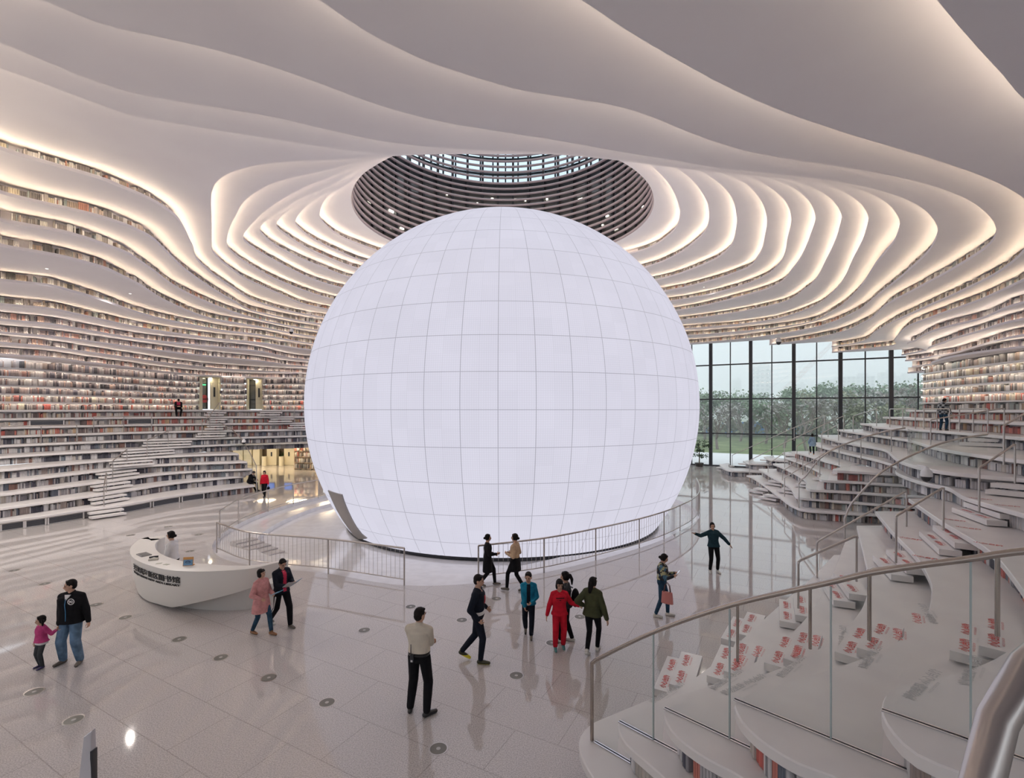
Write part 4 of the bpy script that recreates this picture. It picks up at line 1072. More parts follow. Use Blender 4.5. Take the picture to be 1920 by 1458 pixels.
# ------------------------------------------------------------------ reception desk
def desk():
    CR = mat('cream_desk', (.80, .77, .72), .35); Ztop = 1.05
    outer = [at(x, y, Ztop) for x, y in [(310,1004),(270,1009),(250,1021),(244.6,1034),(254,1048),(285,1061),(321,1069),(367,1071.5),(430.5,1069.5),(476,1065),(514,1056),(540,1050)]]
    P = spline(outer, .1); n = len(P); N = normals2(P, -1)      # check side: inward = towards the middle of the desk
    c = P.mean(0)
    if ((c - P) * N).sum() < 0: N = -N
    root = empty('reception_desk', 'boat-shaped cream reception desk with black lettering on the hall floor', 'desk', (c[0], c[1], 0)); o0 = Vector(root.location)
    s = np.linspace(0, 1, n)
    wid = .52 * np.minimum(1, np.minimum(s / .04 + .55, (1 - s) / .30 + .03))
    zbot = np.interp(s, [0, .25, .45, .6, .8, 1], [.03, .03, .03, .10, .44, .80])
    inset = np.interp(s, [0, .3, .5, 1], [.10, .14, .20, .12])
    mb = MB(); v = []; f = []
    for i in range(n):
        for t in np.linspace(0, 1, 8):
            z = Ztop - .02 + (zbot[i] - Ztop + .02) * t; d = inset[i] * t ** 2.0 * min(1, wid[i] / .5)
            v.append((P[i][0] + N[i][0] * d - o0.x, P[i][1] + N[i][1] * d - o0.y, z))
        # close underneath and inside
        d1 = max(wid[i] - .05, inset[i] * .9 * min(1, wid[i] / .5) + .01)
        v.append((P[i][0] + N[i][0] * d1 - o0.x, P[i][1] + N[i][1] * d1 - o0.y, zbot[i]))
        v.append((P[i][0] + N[i][0] * d1 - o0.x, P[i][1] + N[i][1] * d1 - o0.y, Ztop - .02))
    for i in range(n - 1):
        for j in range(10): f.append((i * 10 + j, i * 10 + (j + 1) % 10, i * 10 + 10 + (j + 1) % 10, i * 10 + 10 + j))
    f += [tuple(range(10)), tuple((n - 1) * 10 + j for j in range(9, -1, -1))]
    mb.add(v, f); smooth_angle(mb.obj('body', CR, root), 40)
    mb = MB(); v = []; f = []
    for i in range(n):
        for d, z in ((-.012, Ztop - .03), (-.012, Ztop + .008), (0, Ztop + .015), (wid[i], Ztop + .015), (wid[i], Ztop - .03)):
            v.append((P[i][0] + N[i][0] * d - o0.x, P[i][1] + N[i][1] * d - o0.y, z))
    for i in range(n - 1):
        for j in range(5): f.append((i * 5 + j, i * 5 + (j + 1) % 5, i * 5 + 5 + (j + 1) % 5, i * 5 + 5 + j))
    f += [tuple(range(5)), tuple((n - 1) * 5 + j for j in range(4, -1, -1))]
    mb.add(v, f); smooth_angle(mb.obj('countertop', CR, root), 40)
    base = [at(x, y, 0) for x, y in [(300,1126),(319,1132.5),(357.6,1140),(412,1144),(463,1142),(500,1136),(520,1128)]]
    B = spline(base, .12); back = [(p[0] * .9 + c[0] * .1, p[1] + .42) for p in B[::-1]]
    mb = MB(); mb.prism([(x - o0.x, y - o0.y) for x, y in list(map(tuple, B)) + back], 0.0, .5)
    mb.obj('plinth', mat('desk_plinth', (.62, .60, .57), .4), root)
    # lettering wrapped on the outer face
    d = np.r_[0, np.cumsum(np.linalg.norm(np.diff(P, axis=0), axis=1))]
    def s_at(x):
        i = min((j for j in range(n) if P[j][1] < 12.7), key=lambda j: abs(pxx(*P[j]) - x)); return d[i]
    s0, s1 = s_at(250.5), s_at(341)
    def wrap(body, size, z, bold):
        me = text_mesh(body, size, 'lettering', bold); xs = [q.co.x for q in me.vertices]; a, b = min(xs), max(xs)
        v = []
        for q in me.vertices:
            ss = s0 + (q.co.x - a) / (b - a) * (s1 - s0); x = np.interp(ss, d, P[:, 0]); y = np.interp(ss, d, P[:, 1])
            nx = np.interp(ss, d, N[:, 0]); ny = np.interp(ss, d, N[:, 1]); zz = z + q.co.y; t = (Ztop - .02 - zz) / 1.0
            dd = .14 * max(0, t) ** 2 - .012; v.append((x + nx * dd - o0.x, y + ny * dd - o0.y, zz))
        f = [tuple(p.vertices) for p in me.polygons]
        o = mesh_obj('lettering', v, f, BLACKT, root); so = o.modifiers.new('solid', 'SOLIDIFY'); so.thickness = .012; so.offset = 0
    wrap('天津滨海新区图书馆', .155, .79, .002)
    wrap('TIANJIN BINHAI NEW AREA LIBRARY', .062, .70, .001)
    # things on the counter
    zt = Ztop + .015
    def on(px, py): p = at(px, py, zt); return p
    p = on(270, 1040); k = empty('keyboard_tray', 'grey flat document tray on the left bend of the reception desk', 'tray', (p[0], p[1], zt), math.radians(-35))
    mb = MB(); mb.box((0, 0, .012), (.36, .22, .024)); bevel(mb.obj('base', mat('grey_plastic', (.32, .31, .31), .5), k), .004)
    mb = MB(); [mb.box((-.13 + .065 * i, 0, .027), (.045, .17, .006)) for i in range(5)]; mb.obj('dividers', mat('dark_grey_plastic', (.16, .16, .16), .5), k)
    p = on(288, 1049); k = empty('desk_telephone', 'black and cream desk telephone beside the grey tray', 'telephone', (p[0], p[1], zt), math.radians(-60))
    mb = MB(); mb.box((0, 0, .02), (.14, .2, .04)); bevel(mb.obj('base', mat('cream_plastic', (.6, .57, .5), .4), k), .008)
    mb = MB(); mb.tube([(-.045, -.09, .055), (-.045, 0, .07), (-.045, .09, .055)], [.024, .015, .024], 8); mb.obj('handset', DARK, k, True)
    p = on(353, 1060); k = empty('tabletop_sign', 'orange and blue tabletop sign card standing on the reception desk', 'sign', (p[0], p[1], zt), math.radians(10))
    mb = MB(); mb.box((0, 0, .10), (.22, .012, .20), M=Matrix.Rotation(math.radians(-8), 3, 'X')); mb.obj('card', mat('sign_orange', (.62, .32, .10), .4), k)
    mb = MB(); mb.box((0, -.008, .075), (.20, .01, .13), M=Matrix.Rotation(math.radians(-8), 3, 'X')); pic = mb.obj('picture', mat('sign_blue', (.16, .33, .52), .4), k)
    mb = MB(); mb.tube([(-.05, -.016, .07), (-.045, -.016, .10), (0, -.02, .118), (.045, -.016, .10), (.05, -.016, .07)], .007, 6)
    for dx in (-.02, .02): mb.tube([(dx, -.015, .05), (dx, -.018, .10)], .005, 6)
    mb.obj('emblem', mat('sign_navy', (.03, .06, .16), .4), pic)
    mb = MB(); mb.box((0, .03, .008), (.22, .1, .016)); mb.obj('foot', mat('sign_orange', (.6, .3, .1)), k)
    for i, (x, y, a, lab) in enumerate(((298, 1056, 20, 'small pale leaflet lying left of the others on the desk'), (312, 1058, -15, 'small pale leaflet lying in front of the receptionist'))):
        p = on(x, y); mb = MB(); mb.box((0, 0, .003), (.12, .08, .006)); o = mb.obj('leaflet', mat('leaflet_paper', (.5, .5, .42), .6)); o.location = (p[0], p[1], zt); o.rotation_euler = (0, 0, math.radians(a)); tag(o, lab, 'leaflet')
desk()

# ------------------------------------------------------------------ recessed floor lights
def floor_lights():
    spots = [(138,1349),(64,1296.5),(613,1316.5),(504,1270),(414,1232),(336,1198),(683,1181),(770,1137),(822,1403),(968,1266),(1087,1156),(1035,1205),(931,1122),(866,1162),(235,1157),(180,1133),(84,1094),(27,1069),(316,987),(373,1002),(356,1033),(245,1003)]
    where = ['beside the bottom left steel post','left of the child in pink at the picture edge','in the foreground left of the man in the white shirt','between the foreground couple and the white-shirted man','below the reception desk lettering','in front of the couple with books, on their left','between the couple with books and the ring railing','at the end of the left ring railing','at the bottom edge right of the white-shirted man','below the boy in the blue jacket','between the child in red and the woman in olive','under the child in red','between the two women at the ring railing','behind the walker in dark navy','between the man in navy and the desk','right of the head of the man in navy','above the man in navy on the open floor','at the left picture edge above the man in navy','behind the receptionist, far floor','near the left corner of the ring railing','right of the receptionist behind the desk','left behind the reception desk']
    proto = None
    for (x, y), w in zip(spots, where):
        p = at(x, y, 0)
        lab = 'round floor light ' + w
        if proto is None:
            proto = empty('floor_light', lab, 'floor light', (p[0], p[1], 0), group='round recessed floor lights')
            mb = MB(); mb.lathe([(.118, .0005), (.118, .003), (.135, .004), (.138, .0005)], n=28); smooth_angle(mb.obj('rim', STEEL, proto), 40)
            mb = MB(); mb.lathe([(.1175, .0005), (.1175, .0032)], n=28); mb.obj('lens', mat('lamp_lens', (.17, .165, .15), .4, spec=.2), proto)
            mb = MB(); mb.lathe([(.03, .003), (.03, .0045)], n=16); mb.obj('lamp', mat('lamp_core', (.45, .44, .42), .3), proto)
        else:
            o = proto.copy(); COL.objects.link(o); o.location = (p[0], p[1], 0); o['label'] = lab
            for ch in proto.children: c = ch.copy(); COL.objects.link(c); c.parent = o
floor_lights()
# steel end post, bottom left corner
p = at_depth(163, 1366, 5.3)
b_ = empty('steel_post', 'flat tapering steel post end in the bottom left corner', 'post', (p[0], p[1], 0))
mb = MB(); h_ = p[2]; mb.add([(-.13,-.05,0),(.09,-.05,0),(.09,.05,0),(-.13,.05,0),(-.015,-.03,h_-.07),(.075,-.03,h_),(.075,.03,h_),(-.015,.03,h_-.07)], [(3,2,1,0),(4,5,6,7),(0,1,5,4),(1,2,6,5),(2,3,7,6),(3,0,4,7)])
bevel(mb.obj('blade', mat('post_steel', (.62, .62, .66), .22, 1.0), b_), .012, 3)
mb = MB(); mb.box((.075, 0, h_ * .42), (.02, .07, h_ * .8)); mb.obj('edge_strip', DARK, b_)

# ------------------------------------------------------------------ grilles in the lowest left tier
def grilles():
    G = mat('grille_dark', (.10, .105, .12), .5); 
    spec = [(1, 4, 46, 'farthest left'), (1, 49, 88, 'second from the left'), (1, 93, 159, 'left of the staircase'), (1, 229, 286, 'just right of the staircase'), (1, 291, 339, 'second right of the staircase'), (1, 344, 384, 'third right of the staircase')]
    for k, a, b, w in spec + [(10, 57, 121, 'left'), (10, 240, 285, 'right')]:
        P = POLY[k]; N = normals2(P, -1); i0 = [i for i in range(len(P)) if P[i][1] > 5 and a <= pxx(*P[i]) <= b]
        if len(i0) < 2: 
            pa, _ = poly_px(P, a); pb, _ = poly_px(P, b); seg = np.array([pa, pb])
        else:
            pa, _ = poly_px(P, a); pb, _ = poly_px(P, b); seg = np.vstack([[pa], P[i0], [pb]])
        n2 = normals2(seg, -1); seg = seg + n2 * (.13 if k == 1 else .12)
        z0 = Zk(k - 1); z1 = Zk(k) - .12; c = seg.mean(0)
        lab = 'dark air grille at the foot of the left tiers, %s' % w if k == 1 else 'dark air grille in the upper left tier, the %s one' % w
        root = empty('air_grille', lab, 'grille', (c[0], c[1], z0 + .01)); S = seg - c
        mb = MB(); sweep(mb, S, n2, [(.03, .02), (.05, .02), (.05, z1 - z0 - .03), (.03, z1 - z0 - .03)]); mb.obj('panel', G, root)
        mb = MB(); hz = z1 - z0 - .03
        sweep(mb, S, n2, [(0, 0), (.05, 0), (.05, .025), (0, .025)]); sweep(mb, S, n2, [(0, hz - .015), (.05, hz - .015), (.05, hz), (0, hz)])
        for e in (0, -1): mb.box((S[e][0], S[e][1], hz / 2), (.05, .05, hz), math.atan2(n2[e][1], n2[e][0]))
        mb.obj('frame', BOARD, root)
        mb = MB()
        for j in range(5): sweep(mb, S, n2, [(.012, .05 + j * (hz - .09) / 4), (.03, .04 + j * (hz - .09) / 4), (.03, .05 + j * (hz - .09) / 4)])
        mb.obj('slats', mat('grille_slat', (.2, .2, .22), .4), root)
grilles()

# ------------------------------------------------------------------ doorways of the left gallery and the lift lobby
CREAM = mat('cream_panel', (.80, .73, .55), .45); BROWN = mat('brown_panel', (.20, .15, .11), .5)
def doorways():
    z0, z1 = Zk(11), Zk(17) - .02
    for i, ((a, b), (ga, gb), lab) in enumerate(((DOORS[0], (379, 397), 'left white gallery doorway with a glass door beside a white leaf'), (DOORS[1], (463.5, 477), 'right white gallery doorway with a dark glass door, nearer the sphere'))):
        A, ta = poly_px(POLY[13], a); B, tb = poly_px(POLY[13], b); t = (B - A) / np.linalg.norm(B - A); n = np.array((-t[1], t[0])); L = np.linalg.norm(B - A)
        root = empty('door_%d' % (i + 1), lab, None, (A[0], A[1], z0), math.atan2(t[1], t[0]), kind='structure')
        g0 = (ga - a) / (b - a) * L; g1 = (gb - a) / (b - a) * L; H = z1 - z0
        mb = MB(); mb.box((g0 / 2, .5, H / 2), (g0 + .05, 1.0, H)); mb.box((L + .02, .5, H / 2), (.08, 1.0, H)); mb.box((L / 2, .5, H - .03), (L, 1.0, .06)); mb.obj('jamb', CREAM, root)
        mb = MB(); mb.box(((g1 + L) / 2, .30, H / 2), (L - g1 - .06, .08, H - .08)); dl = mb.obj('door_leaf', CREAM, root)
        mb = MB(); mb.box(((g1 + L) / 2, .25, H * .55), (.12, .05, .75)); mb.obj('door_handle', DARK, dl)
        mb = MB(); mb.box(((g0 + g1) / 2, .65, H / 2), (g1 - g0, .03, H - .1)); mb.obj('door_glass', mat('dim_glass', (.10, .10, .09), .15, spec=.7), root)
        mb = MB()
        for x in (g0 + .03, g1 - .03): mb.box((x, .6, H / 2), (.07, .07, H - .1))
        for z in (H * .33, H * .8): mb.box(((g0 + g1) / 2, .6, z), (g1 - g0, .06, .06))
        mb.obj('door_frame', DARK, root)
        mb = MB(); mb.lathe([(.02, -.02), (.10, -.02), (.10, .0), (.02, 0)], ((g0 + L) / 2, .15, H - .06), 16); mb.obj('downlight', led_mat('downlight', (1, .86, .62), 55.0), root)
        if i == 0:
            mb = MB(); mb.box(((g0 + g1) / 2 + .05, .61, H * .78), (.38, .02, .16)); mb.obj('exit_sign', led_mat('exit_green', (.15, .9, .35), 1.2), root)
            mb = MB(); mb.lathe([(.02, 0), (.28, .05), (.33, .30), (.25, .55), (.02, .62)], ((g0 + g1) / 2 + .1, .62, .55), 16); o = mb.obj('poster_spot', mat('poster_red', (.42, .05, .06), .5), root); o.scale = (1, .08, 1); o.location = (0, .56, 0)
doorways()
def lobby():
    # rear wall of the lift lobby under the gallery
    Yb = 41.5; z1 = Zk(6) - .1
    def X(p): return (p - 960) / F * Yb
    mb = MB(); mb.box(((X(380) + X(600)) / 2, Yb + .6, z1 / 2), (X(600) - X(380), .2, z1)); tag(mb.obj('wall_lobby', BROWN), kind='structure')
    mb = MB(); mb.prism([(-27, 29.6), (-16.6, 30.6), (-10.8, 33.5), (-9, 36.5), (-9, 42.4), (-27, 42.4)], z1 + .01, z1 + .09); tag(mb.obj('ceiling', mat('lobby_ceiling', (.75, .7, .6), .6)), 'flat cream ceiling of the lift lobby under the gallery', kind='structure')
    names = [('far left', 440, 458), ('second from the left', 460, 474.5), ('third from the left', 477, 489.5), ('under the left blue screen', 503, 521), ('under the right blue screen', 535, 554)]
    for nm, a, b in names:
        root = empty('wall_panel', 'tall cream cabinet panel in the lift lobby, %s' % nm, 'panel', ((X(a) + X(b)) / 2, Yb, 0), group='cream lobby panels')
        mb = MB(); mb.box((0, 0, z1 / 2), (X(b) - X(a), .5, z1 - .02)); bevel(mb.obj('panel', CREAM, root), .01)
        if a in (503, 535):
            mb = MB(); mb.box((0, -.28, .95), (.10, .04, .36)); mb.obj('call_plate', DARK, root)
    for nm, a, b in (('left', 504.5, 519), ('right', 536.5, 552)):
        s = empty('screen', 'blue information screen high on the lift lobby wall, the %s one' % nm, 'screen', ((X(a) + X(b)) / 2, Yb - .33, 1.78))
        mb = MB(); mb.box((0, 0, 0), (X(b) - X(a), .06, .62)); mb.obj('frame', DARK, s)
        mb = MB(); mb.box((0, -.035, 0), (X(b) - X(a) - .06, .01, .56)); dsp = mb.obj('display', led_mat('blue_display', (.05, .20, .75), .9), s)
        mb = MB(); [mb.box((-.05 + .04 * (i % 2), -.042, .18 - .12 * i), (.42 - .08 * (i % 3), .004, .03)) for i in range(4)]; mb.obj('text_lines', led_mat('screen_text', (.3, .5, 1.0), 1.0), dsp)
    for x, lab in ((501.5, 'slim cream litter bin left of the lobby panels'), (533, 'slim cream litter bin beside the lobby plant')):
        c = (X(x), Yb - .55); o = empty('litter_bin', lab, 'bin', (c[0], c[1], 0)); mb = MB(); mb.lathe([(.19, 0), (.19, .78), (.17, .80)], n=20); smooth_angle(mb.obj('body', CREAM, o), 40)
        mb = MB(); mb.lathe([(.15, .79), (.15, .815)], n=20); mb.obj('lid', DARK, o)
    # open wooden bookcase right beside the sphere
    wd = mat('pale_wood', (.62, .48, .33), .5); c = at(574, 880, 0)
    bc = empty('bookcase', 'open pale wooden bookcase in the lobby just left of the sphere', 'bookcase', (c[0], c[1], 0), math.radians(-12))
    for i in range(5):
        mb = MB(); mb.box((0, 0, .10 + i * .46), (1.9, .36, .05)); mb.obj('shelf', wd, bc)
    for x in (-.93, -.5, .0, .5, .93):
        mb = MB(); mb.box((x, 0, 1.05), (.05, .36, 2.1)); mb.obj('upright', wd, bc)
    R = np.array([(c[0] - .9, c[1] - .1), (c[0] + .9, c[1] - .48)]); n_ = normals2(R, -1)
    for i in range(4): add_books(book_row(resample(R, .2), normals2(resample(R, .2), -1), .13 + i * .46, .38, PAL_R + PAL_L, depth=.15, fill=.9))
    # lights of the lobby
    rg = random.Random(3)
    for i, x in enumerate((-22, -19.5, -17, -14.6)):
        l = bpy.data.lights.new('lobby_downlight', 'AREA'); l.energy = 60; l.color = (1, .80, .52); l.size = 1.2
        o = bpy.data.objects.new('lobby_downlight', l); COL.objects.link(o); o.location = (x, 38.2, z1 - .03)
lobby()
def wall_back():
    mb = MB(); P = np.array([(-27.6,12.0),(-27.8,4),(-24,-3.5),(-10,-6.5),(10,-6.5),(20,-2),(21.5,3.2)], float); P = spline(P, .5)
    sweep(mb, P, normals2(P, -1), [(0, 0), (.15, 0), (.15, 7.4), (0, 7.4)]); tag(mb.obj('wall_back', WHITE), kind='structure')
wall_back()

# ------------------------------------------------------------------ plants
LEAF = noise_color(mat('leaf_dark_green', (.05, .10, .05), .5), (.025, .06, .03), (.09, .16, .07), 9)
POT = mat('dark_pot', (.06, .055, .05), .4)
def plant(label, loc, h, spread, n, pot=(.22, .36), trunk=True, seed=1, blobs=None):
    rg = random.Random(seed); root = empty('potted_plant', label, 'plant', loc)
    mb = MB(); mb.lathe([(pot[0] * .75, 0), (pot[0], pot[1] * .9), (pot[0] * 1.06, pot[1]), (pot[0] * .9, pot[1]), (pot[0] * .85, pot[1] * .9)], n=20); smooth_angle(mb.obj('pot', POT, root), 40)
    mb = MB()
    if trunk: mb.tube([(0, 0, pot[1] * .85), (.03, 0, h * .4), (-.02, .02, h * .7), (0, 0, h * .95)], [.05, .04, .03, .015], 7)
    bl = blobs or [(0, 0, h * .7, spread)]
    leaf = MB()
    for (bx, by, bz, br) in bl:
        if trunk: mb.tube([(0, 0, bz - br * .4), (bx * .7, by * .7, bz)], [.02, .01], 5)
        for i in range(n // len(bl)):
            q = rg.uniform(0, 6.283); e = rg.uniform(-.6, 1.2); r = br * rg.uniform(.3, 1)
            c = Vector((bx + r * math.cos(q) * math.cos(e), by + r * math.sin(q) * math.cos(e), bz + r * math.sin(e) * .7))
            d = Vector((math.cos(q), math.sin(q), rg.uniform(-.7, .3))).normalized(); s = Vector((-math.sin(q), math.cos(q), 0)); l = rg.uniform(.12, .22) * (1 if trunk else 1.8); w = l * .28
            leaf.add([c, c + d * l * .5 + s * w + Vector((0, 0, .02)), c + d * l - Vector((0, 0, .03)), c + d * l * .5 - s * w + Vector((0, 0, .02))], [(0, 1, 2, 3)])
    if mb.v: smooth_angle(mb.obj('stem', mat('plant_stem', (.12, .09, .05), .7), root), 50)
    leaf.obj('foliage', LEAF, root)
c = at(1311, 874, 0); plant('tall dark potted tree standing by the big window, right of the sphere', (c[0], c[1], 0), 2.35, .6, 520, trunk=True, seed=2, pot=(.36, .30), blobs=[(.2, 0, 1.95, .55), (-.45, 0, 1.65, .42), (-.35, .1, .95, .42), (.35, 0, .85, .4), (.1, 0, 1.3, .3), (.6, 0, 1.7, .3)])
c = at(541.5, 868, 0); plant('leafy green pot plant between the lobby panels', (c[0] - .1, c[1] - .6, 0), 1.2, .62, 160, trunk=False, seed=3, blobs=[(0, 0, .78, .6)])
c = at(452, 858, 0); plant('broad potted plant behind the glass at the lobby left', (c[0], c[1] - 4.5, 0), 1.6, .7, 260, seed=4, trunk=True, blobs=[(0, 0, 1.4, .7), (.3, 0, 1.0, .5)])

# ------------------------------------------------------------------ cameras
def dome(label, px, py, Y, s=1.0, name='dome_camera'):
    p = at_depth(px, py, Y); root = empty(name, label, 'camera', (p.x, p.y, p.z), 0); root.scale = (s, s, s)
    mb = MB(); mb.lathe([(.03, .26), (.05, .25), (.07, .2), (.13, .14), (.14, .02), (.13, 0)], n=20); smooth_angle(mb.obj('housing', mat('white_plastic', (.8, .8, .8), .35), root), 40)
    mb = MB(); mb.lathe([(.02, -.15), (.06, -.135), (.10, -.09), (.12, -.03), (.12, 0)], n=20); smooth_angle(mb.obj('lens_dome', mat('smoked_dome', (.02, .02, .025), .1), root), 40)
    mb = MB(); mb.tube([(0, 0, .25), (0, .12, .27), (0, .3, .27)], .025, 8); mb.obj('bracket', MATS['white_plastic'], root)
dome('white dome camera with black lens hanging below the broad right terrace', 1737, 893, 13.35)
dome('small white dome camera on the curved rail by the lift lobby', 457, 829, 28.3, .8)
dome('white camera hanging under the ceiling edge before the window', 1460, 641, 36.2, 1.4)
dome('small white camera hanging on the shelves left of the sphere', 546, 622, 31.5, 1.0)
# ------------------------------------------------------------------ window wall
def window():
    ang = math.atan2(WD[1], WD[0]); Z1 = 12.4
    root = empty('window_1', 'tall curtain wall of big glass panes between dark mullions', None, (WP[0], WP[1], 0), ang, kind='structure')
    sp = .2237 * WLEN
    x0, x1 = -3.2 * sp, 6.6 * sp
    mb = MB(); mb.box(((x0 + x1) / 2, 0, Z1 / 2), (x1 - x0, .02, Z1)); mb.obj('glass', WGLASS, root)
    for i in range(-3, 7):
        mb = MB(); mb.box((i * sp, .05, Z1 / 2), (.26, .34, Z1)); bevel(mb.obj('mullion', DARK, root), .01)
        mb = MB(); mb.box(((i + .5) * sp, .03, Z1 / 2), (.075, .16, Z1)); mb.obj('slim_mullion', DARK, root)
    for z in (.04, 2.75, 5.62, 8.49, 11.36):
        mb = MB(); mb.box(((x0 + x1) / 2, .03, z), (x1 - x0, .15, .10 if z > 1 else .12)); mb.obj('transom', DARK, root)
window()
# ------------------------------------------------------------------ outdoors
def outdoors():
    g = noise_color(mat('lawn', (.10, .14, .06), .9), (.09, .12, .05), (.17, .20, .09), .4)
    pv = mat('pale_paving', (.55, .54, .52), .8)
    def strip(name, m, d0, d1, z, label, a=-160, b=260):
        v = []
        for s, d in ((a, d0), (b, d0), (b, d1), (a, d1)):
            p = WP + WD * s + WN * d; v.append((p[0], p[1], z))
        tag(mesh_obj(name, v, [(0, 1, 2, 3)], m), label, None, kind='structure')
    strip('ground', pv, .3, 15, -.12, 'pale paved forecourt outside the window')
    strip('ground', g, 15, 900, -.16, 'grass and scrub beyond the forecourt', -900, 1600)
    hz = mat('tower_concrete', (.70, .71, .73), .8); hw = mat('tower_window', (.30, .33, .38), .3)
    rg = random.Random(11)
    towers = [(1424, 686, 1), (1432, 690, .8), (1606, 706, 1.8), (1588, 712, 1.2), (1662, 698, .9), (1688, 705, 1.6), (1741, 690, 1.9), (1563, 712, .9), (1545, 716, .9), (1722, 700, .9), (1500, 720, .8), (1381, 712, .8)]
    names = ['tall pale tower seen between the second and third mullions', 'slimmer pale tower next to the tall one at the second mullion', 'broad pale tower block left of the fourth thick mullion', 'pale block beside the broad tower', 'slim tower left of the fifth thick mullion', 'dark topped tower right of the fifth thick mullion', 'pale tower cluster at the right end of the window', 'faint low tower behind the crane', 'faint low block left of the broad tower', 'narrow faint tower near the right end of the window', 'faint block right of the third mullion', 'faint block near the left end of the window']
    for (x, y, w), nm in zip(towers, names):
        Y = 400 + 24 * towers.index((x, y, w)); p = at_depth(x, y, Y); W = w * 14; H = p.z
        root = empty('tower_block', nm, 'building', (p.x, p.y, 0), -.4)
        mb = MB(); mb.box((0, 0, H / 2), (W, 12, H)); mb.box((W * .18, 0, H + 1.5), (W * .3, 6, 3)); mb.obj('body', hz, root)
        mb = MB(); nf = int(H / 3.2); nc = max(2, int(W / 3.4))
        for i in range(nf):
            for j in range(nc):
                mb.box(((j + .5) / nc * W - W / 2, -6.02, 2 + i * 3.2), (W / nc * .55, .1, 1.7))
        mb.obj('windows', hw, root)
    # lattice crane boom
    Y = 260; a = at_depth(1462, 742, Y); b = at_depth(1566, 640, Y + 8); root = empty('crane', 'faint lattice boom of a construction crane outside the window', 'crane', a)
    d = b - a; u = d.normalized(); s = Vector((-u.z, 0, u.x)); mb = MB(); n = 22; r = .09
    for k in (-1, 1):
        mb.tube([s * k * 1.1, d + s * k * .7], r, 4); mb.tube([s * k * 1.1 + Vector((0, 2, 0)), d + s * k * .7 + Vector((0, 1.3, 0))], r, 4)
    for i in range(n):
        t0, t1 = i / n, (i + 1) / n; sg = 1 if i % 2 else -1
        mb.tube([d * t0 + s * sg * (1.1 - .4 * t0), d * t1 - s * sg * (1.1 - .4 * t1)], r * .7, 4)
        mb.tube([d * t0 + s * sg * (1.1 - .4 * t0) + Vector((0, 2, 0)), d * t1 - s * sg * (1.1 - .4 * t1) + Vector((0, 1.3, 0))], r * .7, 4)
    mb.obj('boom', mat('crane_paint', (.66, .45, .42), .6), root)
    mb = MB(); mb.tube([d, Vector((-18, 2, -6))], .05, 4); mb.tube([d * .9, Vector((4, 0, -22))], .04, 4); mb.obj('cable', hw, root)
    # trees
    bark = mat('tree_bark', (.20, .17, .15), .9); leafm = [noise_color(mat('tree_leaf_%s' % n, c, .7), tuple(q * .75 for q in c), tuple(q * 1.25 for q in c), .6) for n, c in (('green', (.15, .21, .12)), ('olive', (.21, .22, .14)), ('grey', (.26, .25, .22)))]
    protos = []
    def make(seed, leaves, m):
        rg = random.Random(seed); tr = MB(); lf = MB()
        def br(p, d, l, r, dep):
            q = p + d * l; tr.tube([p, p + d * l * .5 + Vector((rg.uniform(-.1, .1), rg.uniform(-.1, .1), 0)) * l, q], [r, r * .8, r * .55], 4 if dep > 1 else 6, cap=False)
            if dep >= 2:
                for _ in range(leaves):
                    c = q + Vector((rg.gauss(0, .8), rg.gauss(0, .8), rg.gauss(-.2, .7))) * (l * .55); a = Vector((rg.gauss(0, 1), rg.gauss(0, 1), rg.gauss(0, 1))).normalized() * .16; b = Vector((rg.gauss(0, 1), rg.gauss(0, 1), rg.gauss(0, 1))).normalized() * .14
                    lf.add([c - a, c + b, c + a, c - b], [(0, 1, 2, 3)])
            if dep < 4:
                for _ in range(3 if dep else 5):
                    nd = (d + Vector((rg.gauss(0, .55), rg.gauss(0, .55), rg.uniform(-.1, .5)))).normalized()
                    br(p + d * l * rg.uniform(.55, 1), nd, l * rg.uniform(.55, .78), r * .5, dep + 1)
        br(Vector((0, 0, 0)), Vector((0, 0, 1)), 2.6, .16, 0)
        return tr, lf, m
    kinds = [('bare branched', make(1, 1, leafm[2])), ('dense green', make(2, 9, leafm[0])), ('sparse olive', make(3, 4, leafm[1])), ('bushy green', make(4, 10, leafm[0]))]
    lay = [(1300,66,1.1,0),(1322,80,1.25,1),(1345,60,.95,0),(1365,85,1.25,3),(1388,75,1.1,0),(1412,88,1.25,1),(1436,70,1.0,3),(1450,92,1.35,2),(1470,62,1.05,0),(1495,82,1.35,1),(1512,58,1.15,0),(1525,90,1.35,3),(1545,72,1.3,2),(1560,86,1.5,1),(1578,64,1.2,0),(1600,88,1.5,3),(1618,60,1.2,2),(1640,84,1.45,1),(1655,66,1.35,0),(1678,85,1.5,3),(1694,58,1.4,0),(1715,80,1.45,1),(1735,62,1.2,2),(1752,85,1.4,3),(1775,70,1.3,0)]
    made = {}
    for i, (x, d, s, kd) in enumerate(lay):
        nm, (tr, lf, m) = kinds[kd]
        c = col(x, d); lab = '%s tree outside the window, %s in the row counted from the left' % (nm, ordinal(i + 1))
        root = empty('tree', lab, 'tree', (c[0], c[1], -.16), rg.uniform(0, 6), group='trees outside the window'); root.scale = (s * 1.15, s * 1.15, s)
        if kd not in made: made[kd] = (tr.obj('trunk', bark, root), lf.obj('foliage', m, root))
        else:
            for o in made[kd]: q = o.copy(); COL.objects.link(q); q.parent = root
    # hedge-like scrub belt and blue site hoarding further back
    rg2 = random.Random(8); lf = MB()
